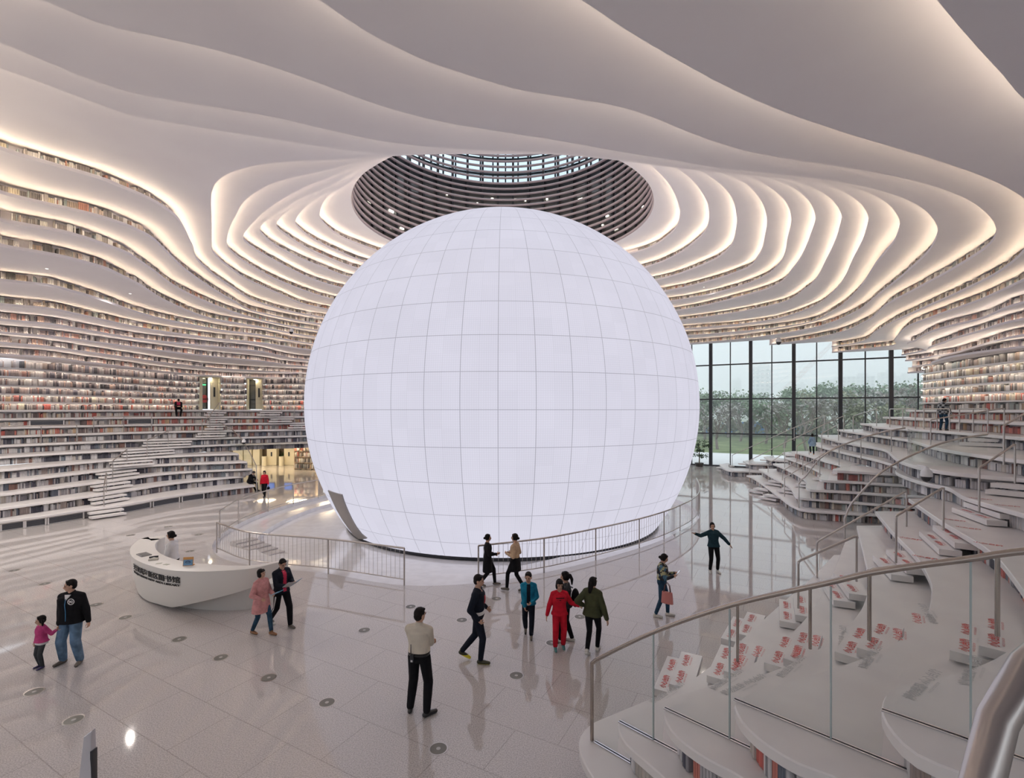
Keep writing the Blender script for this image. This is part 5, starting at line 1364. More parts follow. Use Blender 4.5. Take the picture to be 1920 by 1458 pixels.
    for i in range(9000):
        s = rg2.uniform(-60, 70); dd = rg2.uniform(52, 62); h = 3.6 + 1.6 * math.sin(s * .35) + .8 * math.sin(s * 1.3)
        p = WP + WD * s + WN * dd; z = rg2.uniform(0, 1) ** .7 * h; a = Vector((rg2.gauss(0, 1), rg2.gauss(0, 1), rg2.gauss(0, 1))).normalized() * .45; b = Vector((rg2.gauss(0, 1), rg2.gauss(0, 1), rg2.gauss(0, 1))).normalized() * .4; c = Vector((p[0], p[1], z))
        lf.add([c - a, c + b, c + a, c - b], [(0, 1, 2, 3)])
    tag(lf.obj('shrubs', leafm[1]), 'belt of dull green scrub beyond the lawn outside the window', 'shrubs', kind='stuff')
    for i, (x, Y, w, h, c, lab) in enumerate(((1395, 100, 9, 2.4, (.08, .22, .50), 'blue site hoarding panel left of the second mullion'), (1345, 104, 5, 1.8, (.10, .26, .55), 'short blue hoarding panel near the left window end'), (1515, 98, 8, 1.6, (.12, .32, .6), 'blue hoarding panel beyond the lawn behind the stairs'))):
        p = col(x, Y); o = empty('site_hoarding', lab, 'hoarding', (p[0], p[1], -.16)); mb = MB(); mb.box((0, 0, h / 2), (w, .1, h)); mb.obj('panel', mat('blue_hoarding_%s' % 'abc'[i], c, .5), o)
        mb = MB(); [mb.box((-w / 2 + w * j / 4, .1, h / 2), (.1, .12, h)) for j in range(5)]; mb.obj('posts', hw, o)
outdoors()
def haze():
    m = bpy.data.materials.new('haze'); m.use_nodes = True; N, L = nodes(m); N.remove(N['Principled BSDF'])
    v = N.new('ShaderNodeVolumeScatter'); v.inputs['Color'].default_value = (.97, .985, 1.0, 1); v.inputs['Density'].default_value = HAZE; v.inputs['Anisotropy'].default_value = .2
    L.new(v.outputs[0], N['Material Output'].inputs['Volume'])
    q = []
    for s, d in ((-60, 17), (75, 17), (1100, 760), (-500, 760)):
        p = WP + WD * s + WN * d; q.append((p[0], p[1]))
    mb = MB(); mb.prism(q[::-1] if (q[1][0]-q[0][0])*(q[2][1]-q[0][1])-(q[1][1]-q[0][1])*(q[2][0]-q[0][0]) < 0 else q, -.14, 190)
    tag(mb.obj('haze', m), 'grey smog hanging outside the window', 'haze', kind='stuff')
HAZE = .0042
haze()
# ------------------------------------------------------------------ people
SKIN = mat('skin', (.52, .32, .23), .5, spec=.3); HAIR = mat('hair_black', (.010, .008, .008), .6, spec=.15)
LIP = mat('lip', (.38, .14, .12), .5); EYE = mat('eye_dark', (.01, .008, .008), .2)
def V(*a): return Vector(a)
class Blob:
    """closed overlapping solids that are fused into one continuous skin"""
    def __init__(s): s.mb = MB()
    def cone(s, p, r, q, r2, n=12):
        p, q = Vector(p), Vector(q); d = q - p; L = d.length
        if L < 1e-5: return s.ell(p, (r, r, r))
        z = d / L; x = z.orthogonal().normalized(); y = z.cross(x); pr = []
        for i in range(4): a = math.pi / 2 * (1 - i / 4 * 1.0); pr.append((r * math.cos(a) if i else r * .02, -r * math.sin(a)))
        pr.append((r, 0)); pr.append((r2, L))
        for i in range(1, 5): a = math.pi / 2 * i / 4; pr.append((max(r2 * math.cos(a), r2 * .02), L + r2 * math.sin(a)))
        v = []; f = []
        for rr, h in pr:
            for k in range(n): a = 2 * math.pi * k / n; v.append(p + z * h + (x * math.cos(a) + y * math.sin(a)) * rr)
        m = len(pr)
        for i in range(m - 1):
            for k in range(n): f.append((i * n + k, i * n + (k + 1) % n, (i + 1) * n + (k + 1) % n, (i + 1) * n + k))
        f.append(tuple(range(n - 1, -1, -1))); f.append(tuple((m - 1) * n + k for k in range(n)))
        s.mb.add(v, f); return s
    def chain(s, pts):
        for (p, r), (q, r2) in zip(pts[:-1], pts[1:]): s.cone(p, r, q, r2)
        return s
    def ell(s, c, r, M=None, n=14):
        c = Vector(c); v = []; f = []; m = 8
        for i in range(m + 1):
            a = -math.pi / 2 + math.pi * i / m
            for k in range(n):
                b = 2 * math.pi * k / n; ca = max(math.cos(a), .02); q = Vector((r[0] * ca * math.cos(b), r[1] * ca * math.sin(b), r[2] * math.sin(a)))
                v.append(c + (M @ q if M else q))
        for i in range(m):
            for k in range(n): f.append((i * n + k, i * n + (k + 1) % n, (i + 1) * n + (k + 1) % n, (i + 1) * n + k))
        f.append(tuple(range(n - 1, -1, -1))); f.append(tuple(m * n + k for k in range(n)))
        s.mb.add(v, f); return s
    def loft(s, secs, n=18, power=2.4):
        """secs: (centre, rx, ry, R) superellipse rings, R a rotation matrix or None"""
        v = []; f = []
        for c, rx, ry, R in secs:
            for k in range(n):
                a = 2 * math.pi * k / n; ca, sa = math.cos(a), math.sin(a)
                q = Vector((rx * math.copysign(abs(ca) ** (2 / power), ca), ry * math.copysign(abs(sa) ** (2 / power), sa), 0)); v.append(Vector(c) + (R @ q if R else q))
        m = len(secs)
        for i in range(m - 1):
            for k in range(n): f.append((i * n + k, i * n + (k + 1) % n, (i + 1) * n + (k + 1) % n, (i + 1) * n + k))
        f.append(tuple(range(n - 1, -1, -1))); f.append(tuple((m - 1) * n + k for k in range(n)))
        s.mb.add(v, f); return s
    def fuse(s, name, m, parent, vox=.01, smooth=2, mats=None, paint=None):
        me = bpy.data.meshes.new('tmp'); me.from_pydata([tuple(q) for q in s.mb.v], [], s.mb.f); me.update()
        o = bpy.data.objects.new('tmp', me); COL.objects.link(o)
        r = o.modifiers.new('r', 'REMESH'); r.mode = 'VOXEL'; r.voxel_size = vox
        if smooth: q = o.modifiers.new('s', 'SMOOTH'); q.iterations = smooth; q.factor = .5
        dg = bpy.context.evaluated_depsgraph_get(); dg.update()
        m2 = bpy.data.meshes.new_from_object(o.evaluated_get(dg)); bpy.data.objects.remove(o); bpy.data.meshes.remove(me)
        m2.name = name; m2.materials.clear(); m2.materials.append(m)
        for q in mats or (): m2.materials.append(q)
        m2.polygons.foreach_set('use_smooth', [True] * len(m2.polygons))
        if paint:
            m2.polygons.foreach_set('material_index', [paint(p.center) for p in m2.polygons])
        c = bpy.data.objects.new(name, m2); COL.objects.link(c); c.parent = parent; return c
def ik(a, b, l1, l2, hint):
    """middle joint of a two-bone limb from a to b, bending towards hint"""
    a, b = Vector(a), Vector(b); d = b - a; L = d.length
    if L > (l1 + l2) * .998: b = a + d * ((l1 + l2) * .998 / L); d = b - a; L = d.length
    u = d / L; t = (l1 * l1 - l2 * l2 + L * L) / (2 * L); h = math.sqrt(max(l1 * l1 - t * t, 0))
    n = Vector(hint) - u * Vector(hint).dot(u); n = n.normalized() if n.length > 1e-6 else Vector((0, 1, 0))
    return a + u * t + n * h, b
def hand(B, w, d, palm, side, s, curl=.35):
    """palm and five separate fingers; d: pointing direction, palm: palm normal, side: thumb direction"""
    d = d.normalized(); palm = (palm - d * palm.dot(d)).normalized(); t = d.cross(palm).normalized()
    if t.dot(side) < 0: t = -t
    M = Matrix((t, d, palm)).transposed()
    B.ell(w + d * .045 * s, (.040 * s, .052 * s, .016 * s), M, 10); B.cone(w - d * .02 * s, .025 * s, w + d * .03 * s, .024 * s, 8)
    for i, (o, l) in enumerate(((.030, .066), (.010, .076), (-.010, .072), (-.029, .056))):
        b = w + d * .082 * s + t * o * s; c1 = (d * math.cos(curl) + palm * math.sin(curl)); c2 = (d * math.cos(curl * 2.4) + palm * math.sin(curl * 2.4))
        m = b + c1 * l * .55 * s; e = m + c2 * l * .48 * s; r = .0088 * s
        B.cone(b - d * .02 * s, r, m, r * .95, 7); B.cone(m, r * .95, e, r * .8, 7)
    b = w + d * .022 * s + t * .032 * s; m = b + (d * .6 + t * .7 + palm * .25).normalized() * .036 * s; e = m + (d * .9 + t * .25 + palm * .3).normalized() * .032 * s
    B.cone(b - t * .02 * s, .012 * s, m, .010 * s, 7); B.cone(m, .010 * s, e, .0085 * s, 7)

def person(label, loc, h, heading, P):
    """stands at loc with height h, facing the compass angle heading (0 = +X, 90 = away from the camera)"""
    s = h / 1.70; kid = P.get('kid', 0); root = empty('person', label, 'person', loc, math.radians(heading - 90))
    vox = P.get('vox', .009); fem = P.get('fem', 0); wide = P.get('wide', 1.0)
    hs = s * (1 + .30 * kid)                                         # head scale
    hipz = P.get('hip', .905) * s; hh = .088 * s
    pel = V(0, 0, hipz) + Vector(P.get('pel', (0, 0, 0))) * s
    lean = P.get('lean', 0.0); yaw = math.radians(P.get('twist', 0)); side = P.get('bend', 0.0)
    RT = Matrix.Rotation(yaw, 3, 'Z') @ Matrix.Rotation(-lean, 3, 'X') @ Matrix.Rotation(side, 3, 'Y')
    tl = (.50 - .02 * kid) * s                                       # pelvis to neck base
    def TP(x, y, z): return pel + RT @ V(x * s, y * s, z * tl)
    sw = (.178 - .022 * fem - .022 * kid) * wide
    neck = TP(0, -.012, 1.0); hy = math.radians(P.get('look', 0)); hp = P.get('nod', 0.0); ht = P.get('tilt', 0)
    RH = Matrix.Rotation(yaw * .6 + hy, 3, 'Z') @ Matrix.Rotation(-hp - lean * .4, 3, 'X') @ Matrix.Rotation(ht, 3, 'Y')
    hc = neck + RT @ V(0, .01 * s, .075 * s) + RH @ V(0, .018, .098) * hs
    # joints
    J = {}
    for k, sg in (('L', -1), ('R', 1)):
        hip = pel + RT @ V(sg * hh * (1 - .12 * kid), 0, 0)
        fx, fy, fz = P.get('foot' + k, (sg * .10, 0, 0))[:3]; an = V(fx * s, fy * s, fz * s + .085 * s)
        kn, an2 = ik(hip, an, .425 * s, .42 * s, RT @ V(sg * .12, 1, 0))
        J['hip' + k], J['kn' + k], J['an' + k] = hip, kn, an2
        sh = TP(sg * sw, -.01, .90 + P.get('shrug', 0)); w = P.get('hand' + k, (sg * .25, .06, .80))
        wr = V(w[0] * s, w[1] * s, w[2] * s)
        if 'reach' + k in P:
            q = Vector(P['reach' + k]); wr = Matrix.Rotation(-math.radians(heading - 90), 3, 'Z') @ (q - Vector(loc)); wr = wr - (wr - sh).normalized() * .07 * s
        el, wr2 = ik(sh, wr, .285 * s, .25 * s, V(*P.get('elb' + k, (sg * .5, -1, -.3))))
        J['sh' + k], J['el' + k], J['wr' + k] = sh, el, wr2
    bt = 1 + .12 * P.get('stout', 0)
    torso = [(-.10, .135, .095), (.04, .165, .118), (.22, .150 - .012 * fem, .108), (.42, .138 - .014 * fem, .104), (.66, .160 - .010 * fem, .118), (.84, .165 - .012 * fem, .108), (.93, .135, .085), (1.0, .070, .062)]
    def tsec(g, lo=-9, hi=9, ex=0): return [(TP(0, .0 if z < .3 else .008, z), (rx * wide * bt * (1 - .10 * kid) + g) * s + ex, (ry * bt + g) * s + ex, RT) for z, rx, ry in torso if lo <= z <= hi]
    # ---- body: one continuous surface
    B = Blob(); B.loft(tsec(0)); [B.cone(TP(0, -.012, .965), .060 * s, TP(sg * sw * .9, -.01, .90), .058 * s) for sg in (-1, 1)]; B.cone(TP(0, -.005, .93), .062 * s, hc - RH @ V(0, .012, .03) * hs, .050 * hs)
    B.ell(hc + RH @ V(0, -.008, .022) * hs, (.074 * hs, .094 * hs, .098 * hs), RH); B.ell(hc + RH @ V(0, .018, -.042) * hs, (.055 * hs, .068 * hs, .070 * hs), RH)
    B.ell(hc + RH @ V(0, .058, -.082) * hs, (.026 * hs, .022 * hs, .020 * hs), RH)                     # chin
    B.cone(hc + RH @ V(0, .082, .012) * hs, .011 * hs, hc + RH @ V(0, .098, -.024) * hs, .015 * hs, 8)  # nose
    B.ell(hc + RH @ V(0, .082, -.052) * hs, (.022 * hs, .012 * hs, .010 * hs), RH)                     # mouth
    for sg in (-1, 1):
        B.ell(hc + RH @ V(sg * .034, .075, .022) * hs, (.020 * hs, .016 * hs, .008 * hs), RH)            # brow
        B.ell(hc + RH @ V(sg * .076, -.006, -.008) * hs, (.010 * hs, .020 * hs, .032 * hs), RH)         # ear
    for k, sg in (('L', -1), ('R', 1)):
        B.chain([(J['hip' + k] + V(0, 0, .02 * s), .088 * s * bt), (J['kn' + k], .056 * s), (J['kn' + k].lerp(J['an' + k], .35), .054 * s), (J['an' + k], .037 * s)])
        fd = math.radians((P.get('foot' + k, (0, 0, 0, 0)) + (0,))[3] if len(P.get('foot' + k, (0, 0, 0))) > 3 else -sg * 8)
        fdir = V(-math.sin(fd), math.cos(fd), P.get('toe' + k, 0)).normalized(); J['fd' + k] = fdir
        B.cone(J['an' + k] - V(0, 0, .045 * s) - fdir * .02 * s, .034 * s, J['an' + k] - V(0, 0, .052 * s) + fdir * .13 * s, .028 * s, 8)
        B.chain([(J['sh' + k], .056 * s * (1 - .1 * fem)), (J['el' + k], .042 * s), (J['el' + k].lerp(J['wr' + k], .3), .041 * s), (J['wr' + k], .028 * s)])
        d = (J['wr' + k] - J['el' + k]).normalized(); pd = Vector(P.get('hd' + k, d)); pal = Vector(P.get('palm' + k, (-sg, .15, 0)))
        hand(B, J['wr' + k], pd, pal, Vector(P.get('thumb' + k, (0, 1, .2))), s * (1.0 + .05 * kid), P.get('curl' + k, .3))
    body = B.fuse('body', SKIN, root, vox * .8, 2)
    # ---- face
    if P.get('face', 1):
        mb = MB()
        for sg in (-1, 1):
            e = Blob(); e.ell(hc + RH @ V(sg * .033, .0865, .002) * hs, (.0135 * hs, .006 * hs, .0065 * hs), RH, 10); e.mb.obj('eye', EYE, body, True)
            e = Blob(); e.ell(hc + RH @ V(sg * .035, .089, .024) * hs, (.019 * hs, .005 * hs, .0045 * hs), RH, 10); e.mb.obj('eyebrow', HAIR, body, True)
        e = Blob(); e.ell(hc + RH @ V(0, .0935, -.053) * hs, (.019 * hs, .005 * hs, .006 * hs), RH, 10); e.mb.obj('mouth', LIP, body, True)
    # ---- hair
    H = Blob(); st = P.get('hair', 'short')
    H.ell(hc + RH @ V(0, -.016, .038) * hs, (.081 * hs, .096 * hs, .094 * hs), RH)
    H.ell(hc + RH @ V(0, -.045, -.005) * hs, (.074 * hs, .064 * hs, .078 * hs), RH)
    H.cone(hc + RH @ V(-.040, .050, .086) * hs, .022 * hs, hc + RH @ V(.040, .050, .088) * hs, .022 * hs)
    if st in ('bob', 'long', 'pony', 'bun', 'pigtails'):
        for sg in (-1, 1): H.ell(hc + RH @ V(sg * .066, -.012, -.005) * hs, (.020 * hs, .050 * hs, .060 * hs), RH)
    if st == 'bob':
        for sg in (-1, 1): H.ell(hc + RH @ V(sg * .064, -.01, -.03) * hs, (.026 * hs, .055 * hs, .062 * hs), RH)
        H.ell(hc + RH @ V(0, -.055, -.035) * hs, (.075 * hs, .05 * hs, .065 * hs), RH); H.cone(hc + RH @ V(-.04, .075, .06) * hs, .018 * hs, hc + RH @ V(.04, .075, .06) * hs, .018 * hs)
    if st == 'long': H.chain([(hc + RH @ V(0, -.07, 0) * hs, .066 * hs), (hc + RH @ V(0, -.095, -.12) * hs, .055 * hs), (hc + RH @ V(.0, -.10, -.25) * hs, .040 * hs), (hc + RH @ V(0, -.10, -.33) * hs, .02 * hs)])
    if st == 'pony': H.ell(hc + RH @ V(0, -.115, .04) * hs, (.03 * hs, .03 * hs, .03 * hs), RH); H.chain([(hc + RH @ V(0, -.12, .04) * hs, .034 * hs), (hc + RH @ V(0, -.155, -.05) * hs, .036 * hs), (hc + RH @ V(0, -.15, -.16) * hs, .018 * hs)])
    if st == 'bun': H.ell(hc + RH @ V(0, -.118, -.012) * hs, (.040 * hs, .036 * hs, .040 * hs), RH)
    if st == 'pigtails':
        for sg in (-1, 1): H.chain([(hc + RH @ V(sg * .085, -.03, .02) * hs, .024 * hs), (hc + RH @ V(sg * .115, -.03, -.04) * hs, .030 * hs), (hc + RH @ V(sg * .11, -.03, -.12) * hs, .014 * hs)])
    if st == 'cap': H.ell(hc + RH @ V(0, .0, .06) * hs, (.092 * hs, .108 * hs, .07 * hs), RH); H.cone(hc + RH @ V(0, .06, .06) * hs, .05 * hs, hc + RH @ V(0, .11, .05) * hs, .03 * hs)
    H.fuse('hair', HAIR, root, vox * .8, 1)
    # ---- trousers or skirt
    g = .012
    leg = P.get('legs'); lm = P['legmat']
    lw = P.get('legw', 1.0)
    if leg != 'none':
        T_ = Blob(); T_.loft(tsec(g, -.2, .30))
        for k, sg in (('L', -1), ('R', 1)):
            T_.chain([(J['hip' + k] + V(0, 0, .02 * s), .100 * s * bt), (J['kn' + k], .068 * s * lw), (J['kn' + k].lerp(J['an' + k], .4), .064 * s * lw), (J['kn' + k].lerp(J['an' + k], P.get('legend', .97)), .052 * s * lw)])
        T_.fuse('trousers', lm, root, vox, 2, mats=P.get('legmats'), paint=(lambda c: P['legpaint'](c / s)) if P.get('legpaint') else None)
    # ---- top
    tm = P['top']; gt = P.get('topg', .020); hem = P.get('hem', .0); sl = P.get('sleeve', .95)
    C = Blob(); secs = tsec(gt, hem if hem >= 0 else -.1, .97)
    if hem < 0:                                                     # coat or dress: flares below the hips
        zz = pel.z + hem * s; fl = P.get('flare', .03)
        m = [(V(pel.x, pel.y, zz), (.175 * wide * bt + gt + fl) * s, (.125 * bt + gt + fl) * s, None), (V(pel.x, pel.y, (zz + pel.z) / 2), (.175 * wide * bt + gt + fl * .6) * s, (.125 * bt + gt + fl * .6) * s, None)]
        secs = m + [q for q in secs if q[0].z > pel.z - .02]
    C.loft(secs)
    for sg in (-1, 1): C.cone(TP(sg * .025, -.014, .955), (.056 + gt) * s, TP(sg * sw * .9, -.01, .90), (.060 + gt * .6) * s); C.cone(TP(sg * .07, .045, .84), (.05 + gt) * s, TP(sg * .03, .035, .93), (.03 + gt) * s)
    for k, sg in (('L', -1), ('R', 1)):
        e = J['el' + k].lerp(J['wr' + k], sl)
        C.chain([(J['sh' + k] - RT @ V(sg * .02 * s, 0, 0), (.068 + gt * .3) * s), (J['el' + k], (.052 + gt * .35) * s), (e, (.036 + gt * .35) * s)])
    if P.get('collar'): C.cone(TP(0, -.014, .95), .074 * s, TP(0, -.012, 1.06), .068 * s)
    C.fuse(P.get('topname', 'jacket'), tm, root, vox, 2, mats=P.get('topmats'), paint=(lambda c: P['toppaint'](c, TP, s, pel, RT)) if P.get('toppaint') else None)
    # ---- shoes
    for k in 'LR':
        S = Blob(); a = J['an' + k]; f = J['fd' + k]; dn = V(0, 0, -1); tz = P.get('toe' + k, 0)
        b = a + dn * .048 * s; S.cone(b - f * .035 * s, .041 * s, b + f * .07 * s, .040 * s); S.cone(b + f * .07 * s, .040 * s, b + f * .165 * s - V(0, 0, .008 * s), .031 * s)
        S.cone(a + dn * .03 * s, .044 * s, a + V(0, 0, P.get('boot', .015)) * s, .046 * s)
        o = S.fuse('shoe', P['shoe'], root, vox, 1, mats=[P.get('sole', P['shoe'])], paint=lambda c, z=b.z: 1 if c.z < z - .022 * s else 0)
        if not tz:                                                   # flat sole on the ground
            zmin = min(v.co.z for v in o.data.vertices); fl = b.z - .040 * s
            for v in o.data.vertices:
                if v.co.z < fl: v.co.z = fl
    for fn in P.get('extra', ()): fn(root, J, TP, RT, RH, hc, s, hs, pel)
    # rest the figure on its lowest sole
    zl = min(min(v.co.z for v in c.data.vertices) for c in root.children if c.name.startswith('shoe'))
    if not P.get('sit'): 
        for c in root.children: c.location.z -= zl
    root['z'] = zl; del root['z']
    return root, J
def held(name, label, cat, root, p, rz=0.0, M=None):
    """a held thing stays top-level: world position from a point in the holder's frame"""
    q = Matrix.Rotation(root.rotation_euler.z, 3, 'Z') @ Vector(p) + root.location
    o = empty(name, label, cat, q); R = Matrix.Rotation(root.rotation_euler.z, 3, 'Z')
    o.rotation_euler = (R @ (M or Matrix.Identity(3))).to_euler(); return o
def fabric(name, c, v=.12, sc=14, rough=.85):
    return noise_color(mat(name, c, rough, spec=.15), tuple(q * (1 - v) for q in c), tuple(min(1, q * (1 + v)) for q in c), sc)
NAVY = fabric('cloth_navy', (.010, .013, .022)); BLACK = fabric('cloth_black', (.008, .008, .010)); JEAN = fabric('denim_blue', (.105, .175, .27), .3, 7); DJEAN = fabric('denim_dark', (.022, .055, .095), .25, 9)
PINK = fabric('cloth_pink_fleece', (.46, .06, .19)); ROSE = fabric('cloth_rose', (.56, .27, .27)); CREAMC = fabric('cloth_cream_shirt', (.62, .56, .46), .06, 5); WHITEC = fabric('cloth_white', (.72, .70, .69), .05, 6)
RED_ = fabric('cloth_red', (.50, .012, .03)); TEAL = fabric('cloth_blue_teal', (.01, .16, .27)); OLIVE = fabric('cloth_olive', (.055, .060, .030)); DTEAL = fabric('cloth_dark_teal', (.013, .036, .05)); GREYD = fabric('cloth_dark_grey', (.05, .055, .06)); LBLUE = fabric('cloth_pale_blue', (.26, .38, .50))
SHB = mat('shoe_black', (.012, .012, .013), .3); SHW = mat('shoe_white', (.62, .60, .55), .5); SHBR = mat('shoe_brown', (.26, .12, .05), .4); SHG = mat('shoe_grey', (.13, .11, .09), .6); SHY = mat('shoe_black_yellow', (.03, .03, .01), .5); SOLY = mat('sole_yellow', (.62, .52, .02), .5); SOLG = mat('sole_grey', (.35, .34, .32), .6); SHT = mat('shoe_teal', (.06, .22, .22), .5); SHP = mat('shoe_purple', (.05, .04, .12), .5); SHO = mat('shoe_orange', (.45, .20, .08), .5); REDC = mat('red_shirt', (.48, .02, .07), .8)
def floral():
    m = mat('cloth_floral', (.05, .05, .06), .8); N, L = nodes(m); b = N['Principled BSDF']; tc = N.new('ShaderNodeTexCoord'); vo = N.new('ShaderNodeTexVoronoi'); vo.inputs['Scale'].default_value = 17; vo.inputs['Randomness'].default_value = 1
    cr = N.new('ShaderNodeValToRGB'); cr.color_ramp.interpolation = 'CONSTANT'; e = cr.color_ramp.elements; e[0].color = (.012, .014, .022, 1); e[1].position = .38; e[1].color = (.38, .36, .20, 1)
    for p, c in ((.62, (.05, .13, .20)), (.74, (.015, .016, .02)), (.86, (.45, .44, .34))): x = e.new(p); x.color = (*c, 1)
    sx = N.new('ShaderNodeSeparateColor'); L.new(tc.outputs['Object'], vo.inputs['Vector']); L.new(vo.outputs['Color'], sx.inputs[0]); L.new(sx.outputs[0], cr.inputs[0]); L.new(cr.outputs[0], b.inputs['Base Color']); return m
FLORAL = floral()
def plaid():
    m = mat('cloth_plaid', (.05, .05, .06), .8); N, L = nodes(m); b = N['Principled BSDF']; tc = N.new('ShaderNodeTexCoord'); ck = N.new('ShaderNodeTexChecker'); ck.inputs['Scale'].default_value = 11; ck.inputs['Color1'].default_value = (.02, .025, .03, 1); ck.inputs['Color2'].default_value = (.32, .34, .35, 1)
    L.new(tc.outputs['Object'], ck.inputs[0]); L.new(ck.outputs[0], b.inputs['Base Color']); return m
PLAID = plaid()
def who(px, py, ytop, z=0.0, Y=None):
    if Y is None: p = at(px, py, z); Y = p[1]
    else: p = col(px, Y)
    return (p[0], p[1], z), HC - (ytop - YH) * Y / F - z
def front_panel(mm, y0=.06):      # open jacket: strip in front shows the shirt
    return lambda c, TP, s, pel, RT: 1 if (RT.inverted() @ (c - pel)).y > y0 * s and abs((RT.inverted() @ (c - pel)).x) < .045 * s and (c - pel).z > .0 else 0

def crowd():
    # 1 man in navy jacket with the round 90 badge
    loc, h = who(134, 1243, 1086)
    def badge(root, J, TP, RT, RH, hc, s, hs, pel):
        c = TP(-.105, .168, .80); mb = MB(); M = RT @ Matrix.Rotation(math.radians(90), 3, 'X') 
        n = 28; v = []; f = []
        for r in (.050, .062):
            for k in range(n): a = 2 * math.pi * k / n; v.append(c + RT @ V(r * s * math.cos(a), .004, r * s * math.sin(a)))
        f = [(k, (k + 1) % n, n + (k + 1) % n, n + k) for k in range(n)]; mb.add(v, f); mb.obj('badge_ring', WHITEC, root).modifiers.new('s', 'SOLIDIFY').thickness = .006
        me = text_mesh('90', .075 * s, 'badge_number', .002); me.materials.append(WHITEC); o = bpy.data.objects.new('badge_number', me); COL.objects.link(o); o.parent = root; o.location = c + RT @ V(0, .006, -.026 * s); o.rotation_euler = (RT @ Matrix.Rotation(math.pi, 3, 'Z') @ Matrix.Rotation(math.pi / 2, 3, 'X')).to_euler()
        mb = MB(); mb.tube([TP(0, .158, .02), TP(0, .158, .4), TP(0, .178, .66), TP(0, .155, .90)], .008 * s, 6); mb.obj('zip', mat('zip_blue', (.03, .15, .30), .5), root)
        mb = MB(); mb.add([TP(-.055, .10, 1.04), TP(.055, .10, 1.04), TP(0, .172, .82)], [(0, 1, 2)]); mb.obj('shirt_collar', WHITEC, root).modifiers.new('s', 'SOLIDIFY').thickness = .012
    r1, J1 = person('man in black zip jacket with round number badge beside a child in pink', loc, h, -82, dict(stout=1.1, wide=1.08, look=-52, footL=(-.17, .02, 0, 12), footR=(.17, -.03, 0, -18), handL=(-.32, .0, .80), reachR=at_depth(111, 1179, 8.93), palmL=(1, 0, 0), curlL=.7, curlR=.9,
        hair='short', legmat=JEAN, legw=1.32, top=BLACK, topg=.030, hem=-.06, flare=.0, shoe=SHG, sole=SHB, collar=1, vox=.008, extra=[badge]))
    # 2 girl in pink
    loc, h = who(78, 1251, 1156)
    def wh(root, J, TP, RT, RH, hc, s, hs, pel):
        b = Blob(); b.loft([(V(0, 0, pel.z - .10 * s), .20 * s, .15 * s, None), (V(0, 0, pel.z + .02 * s), .19 * s, .14 * s, None)]); b.fuse('shirt_hem', WHITEC, root, .008, 1)
    person('small child in pink fleece jacket holding the hand of the man beside', loc, h, -105, dict(kid=1, fem=.5, look=-28, footL=(-.09, .03, 0), footR=(.10, -.02, 0), reachL=at_depth(110, 1181, 8.90), handR=(.30, .0, .78), elbL=(.2, -.3, -1), curlL=.8, hair='pigtails', legmat=GREYD, legw=1.1, top=PINK, topg=.035, hem=-.02, shoe=SHP, sole=SHW, collar=1, vox=.008, extra=[wh]))
    # 3 receptionist
    loc, h = who(325, 0, 995, 0, 12.5)
    person('receptionist in white blouse with dark hair in a bun standing behind the desk', loc, h, 187, dict(fem=1, look=-4, lean=.08, footL=(-.08, 0, 0), footR=(.08, .05, 0), handL=(-.13, .30, .98), handR=(.10, .32, .98), curlL=.6, curlR=.6, hair='bun', legmat=BLACK, top=WHITEC, topg=.02, hem=.0, topname='blouse', shoe=SHB, vox=.009))
    # 4 woman in rose coat
    loc, h = who(489, 1187, 1064)
    r4, J4 = person('woman in long rose coat and jeans with short black hair holding a blue folder', loc, h, -22, dict(fem=1, nod=-.18, look=12, footL=(-.06, .30, 0, 0), footR=(.08, -.20, .0, -5), pel=(0, .02, -.03), handL=(-.12, .30, 1.03), handR=(.19, .22, .98), elbR=(.6, -1, -.2), curlL=.8, curlR=.9, hair='bob', legmat=DJEAN, legw=.92, top=ROSE, topg=.034, hem=-.30, flare=.03, topname='coat', collar=1, shoe=SHBR, vox=.008))
    w = J4['wrL']; o = held('folder', 'thin blue and white folder held by the woman in the rose coat', 'folder', r4, w + V(-.02, .10, .03), M=Matrix.Rotation(.5, 3, 'X')); mb = MB(); mb.box((0, 0, 0), (.21, .15, .012)); bevel(mb.obj('cover', mat('folder_blue', (.20, .48, .66), .4), o), .003); mb = MB(); mb.box((.06, -.02, .009), (.12, .12, .005)); mb.obj('paper', WHITEC, o)
    # 5 man reading
    loc, h = who(527, 1172, 1043)
    def stripe(root, J, TP, RT, RH, hc, s, hs, pel):
        for k, sg in (('R', 1), ('L', -1)):
            b = Blob(); o = V(sg * .058 * s, .0, 0); b.chain([(J['hip' + k] + o * 1.35 + V(0, .02 * s, -.12 * s), .020 * s), (J['kn' + k] + o, .020 * s), (J['kn' + k].lerp(J['an' + k], .9) + o * .8, .018 * s)]); b.fuse('side_stripe', WHITEC, root, .008, 1)
        mb = MB()
        for sg in (-1, 1):
            c = hc + RH @ V(sg * .034, .100, .002) * hs; n = 14; mb.tube([c + RH @ V(.021 * math.cos(2 * math.pi * i / n), 0, .017 * math.sin(2 * math.pi * i / n)) * hs for i in range(n + 1)], .0022 * hs, 5)
            mb.tube([hc + RH @ V(sg * .055, .098, .006) * hs, hc + RH @ V(sg * .078, .02, .006) * hs], .002 * hs, 5)
        mb.obj('glasses', DARK, root)
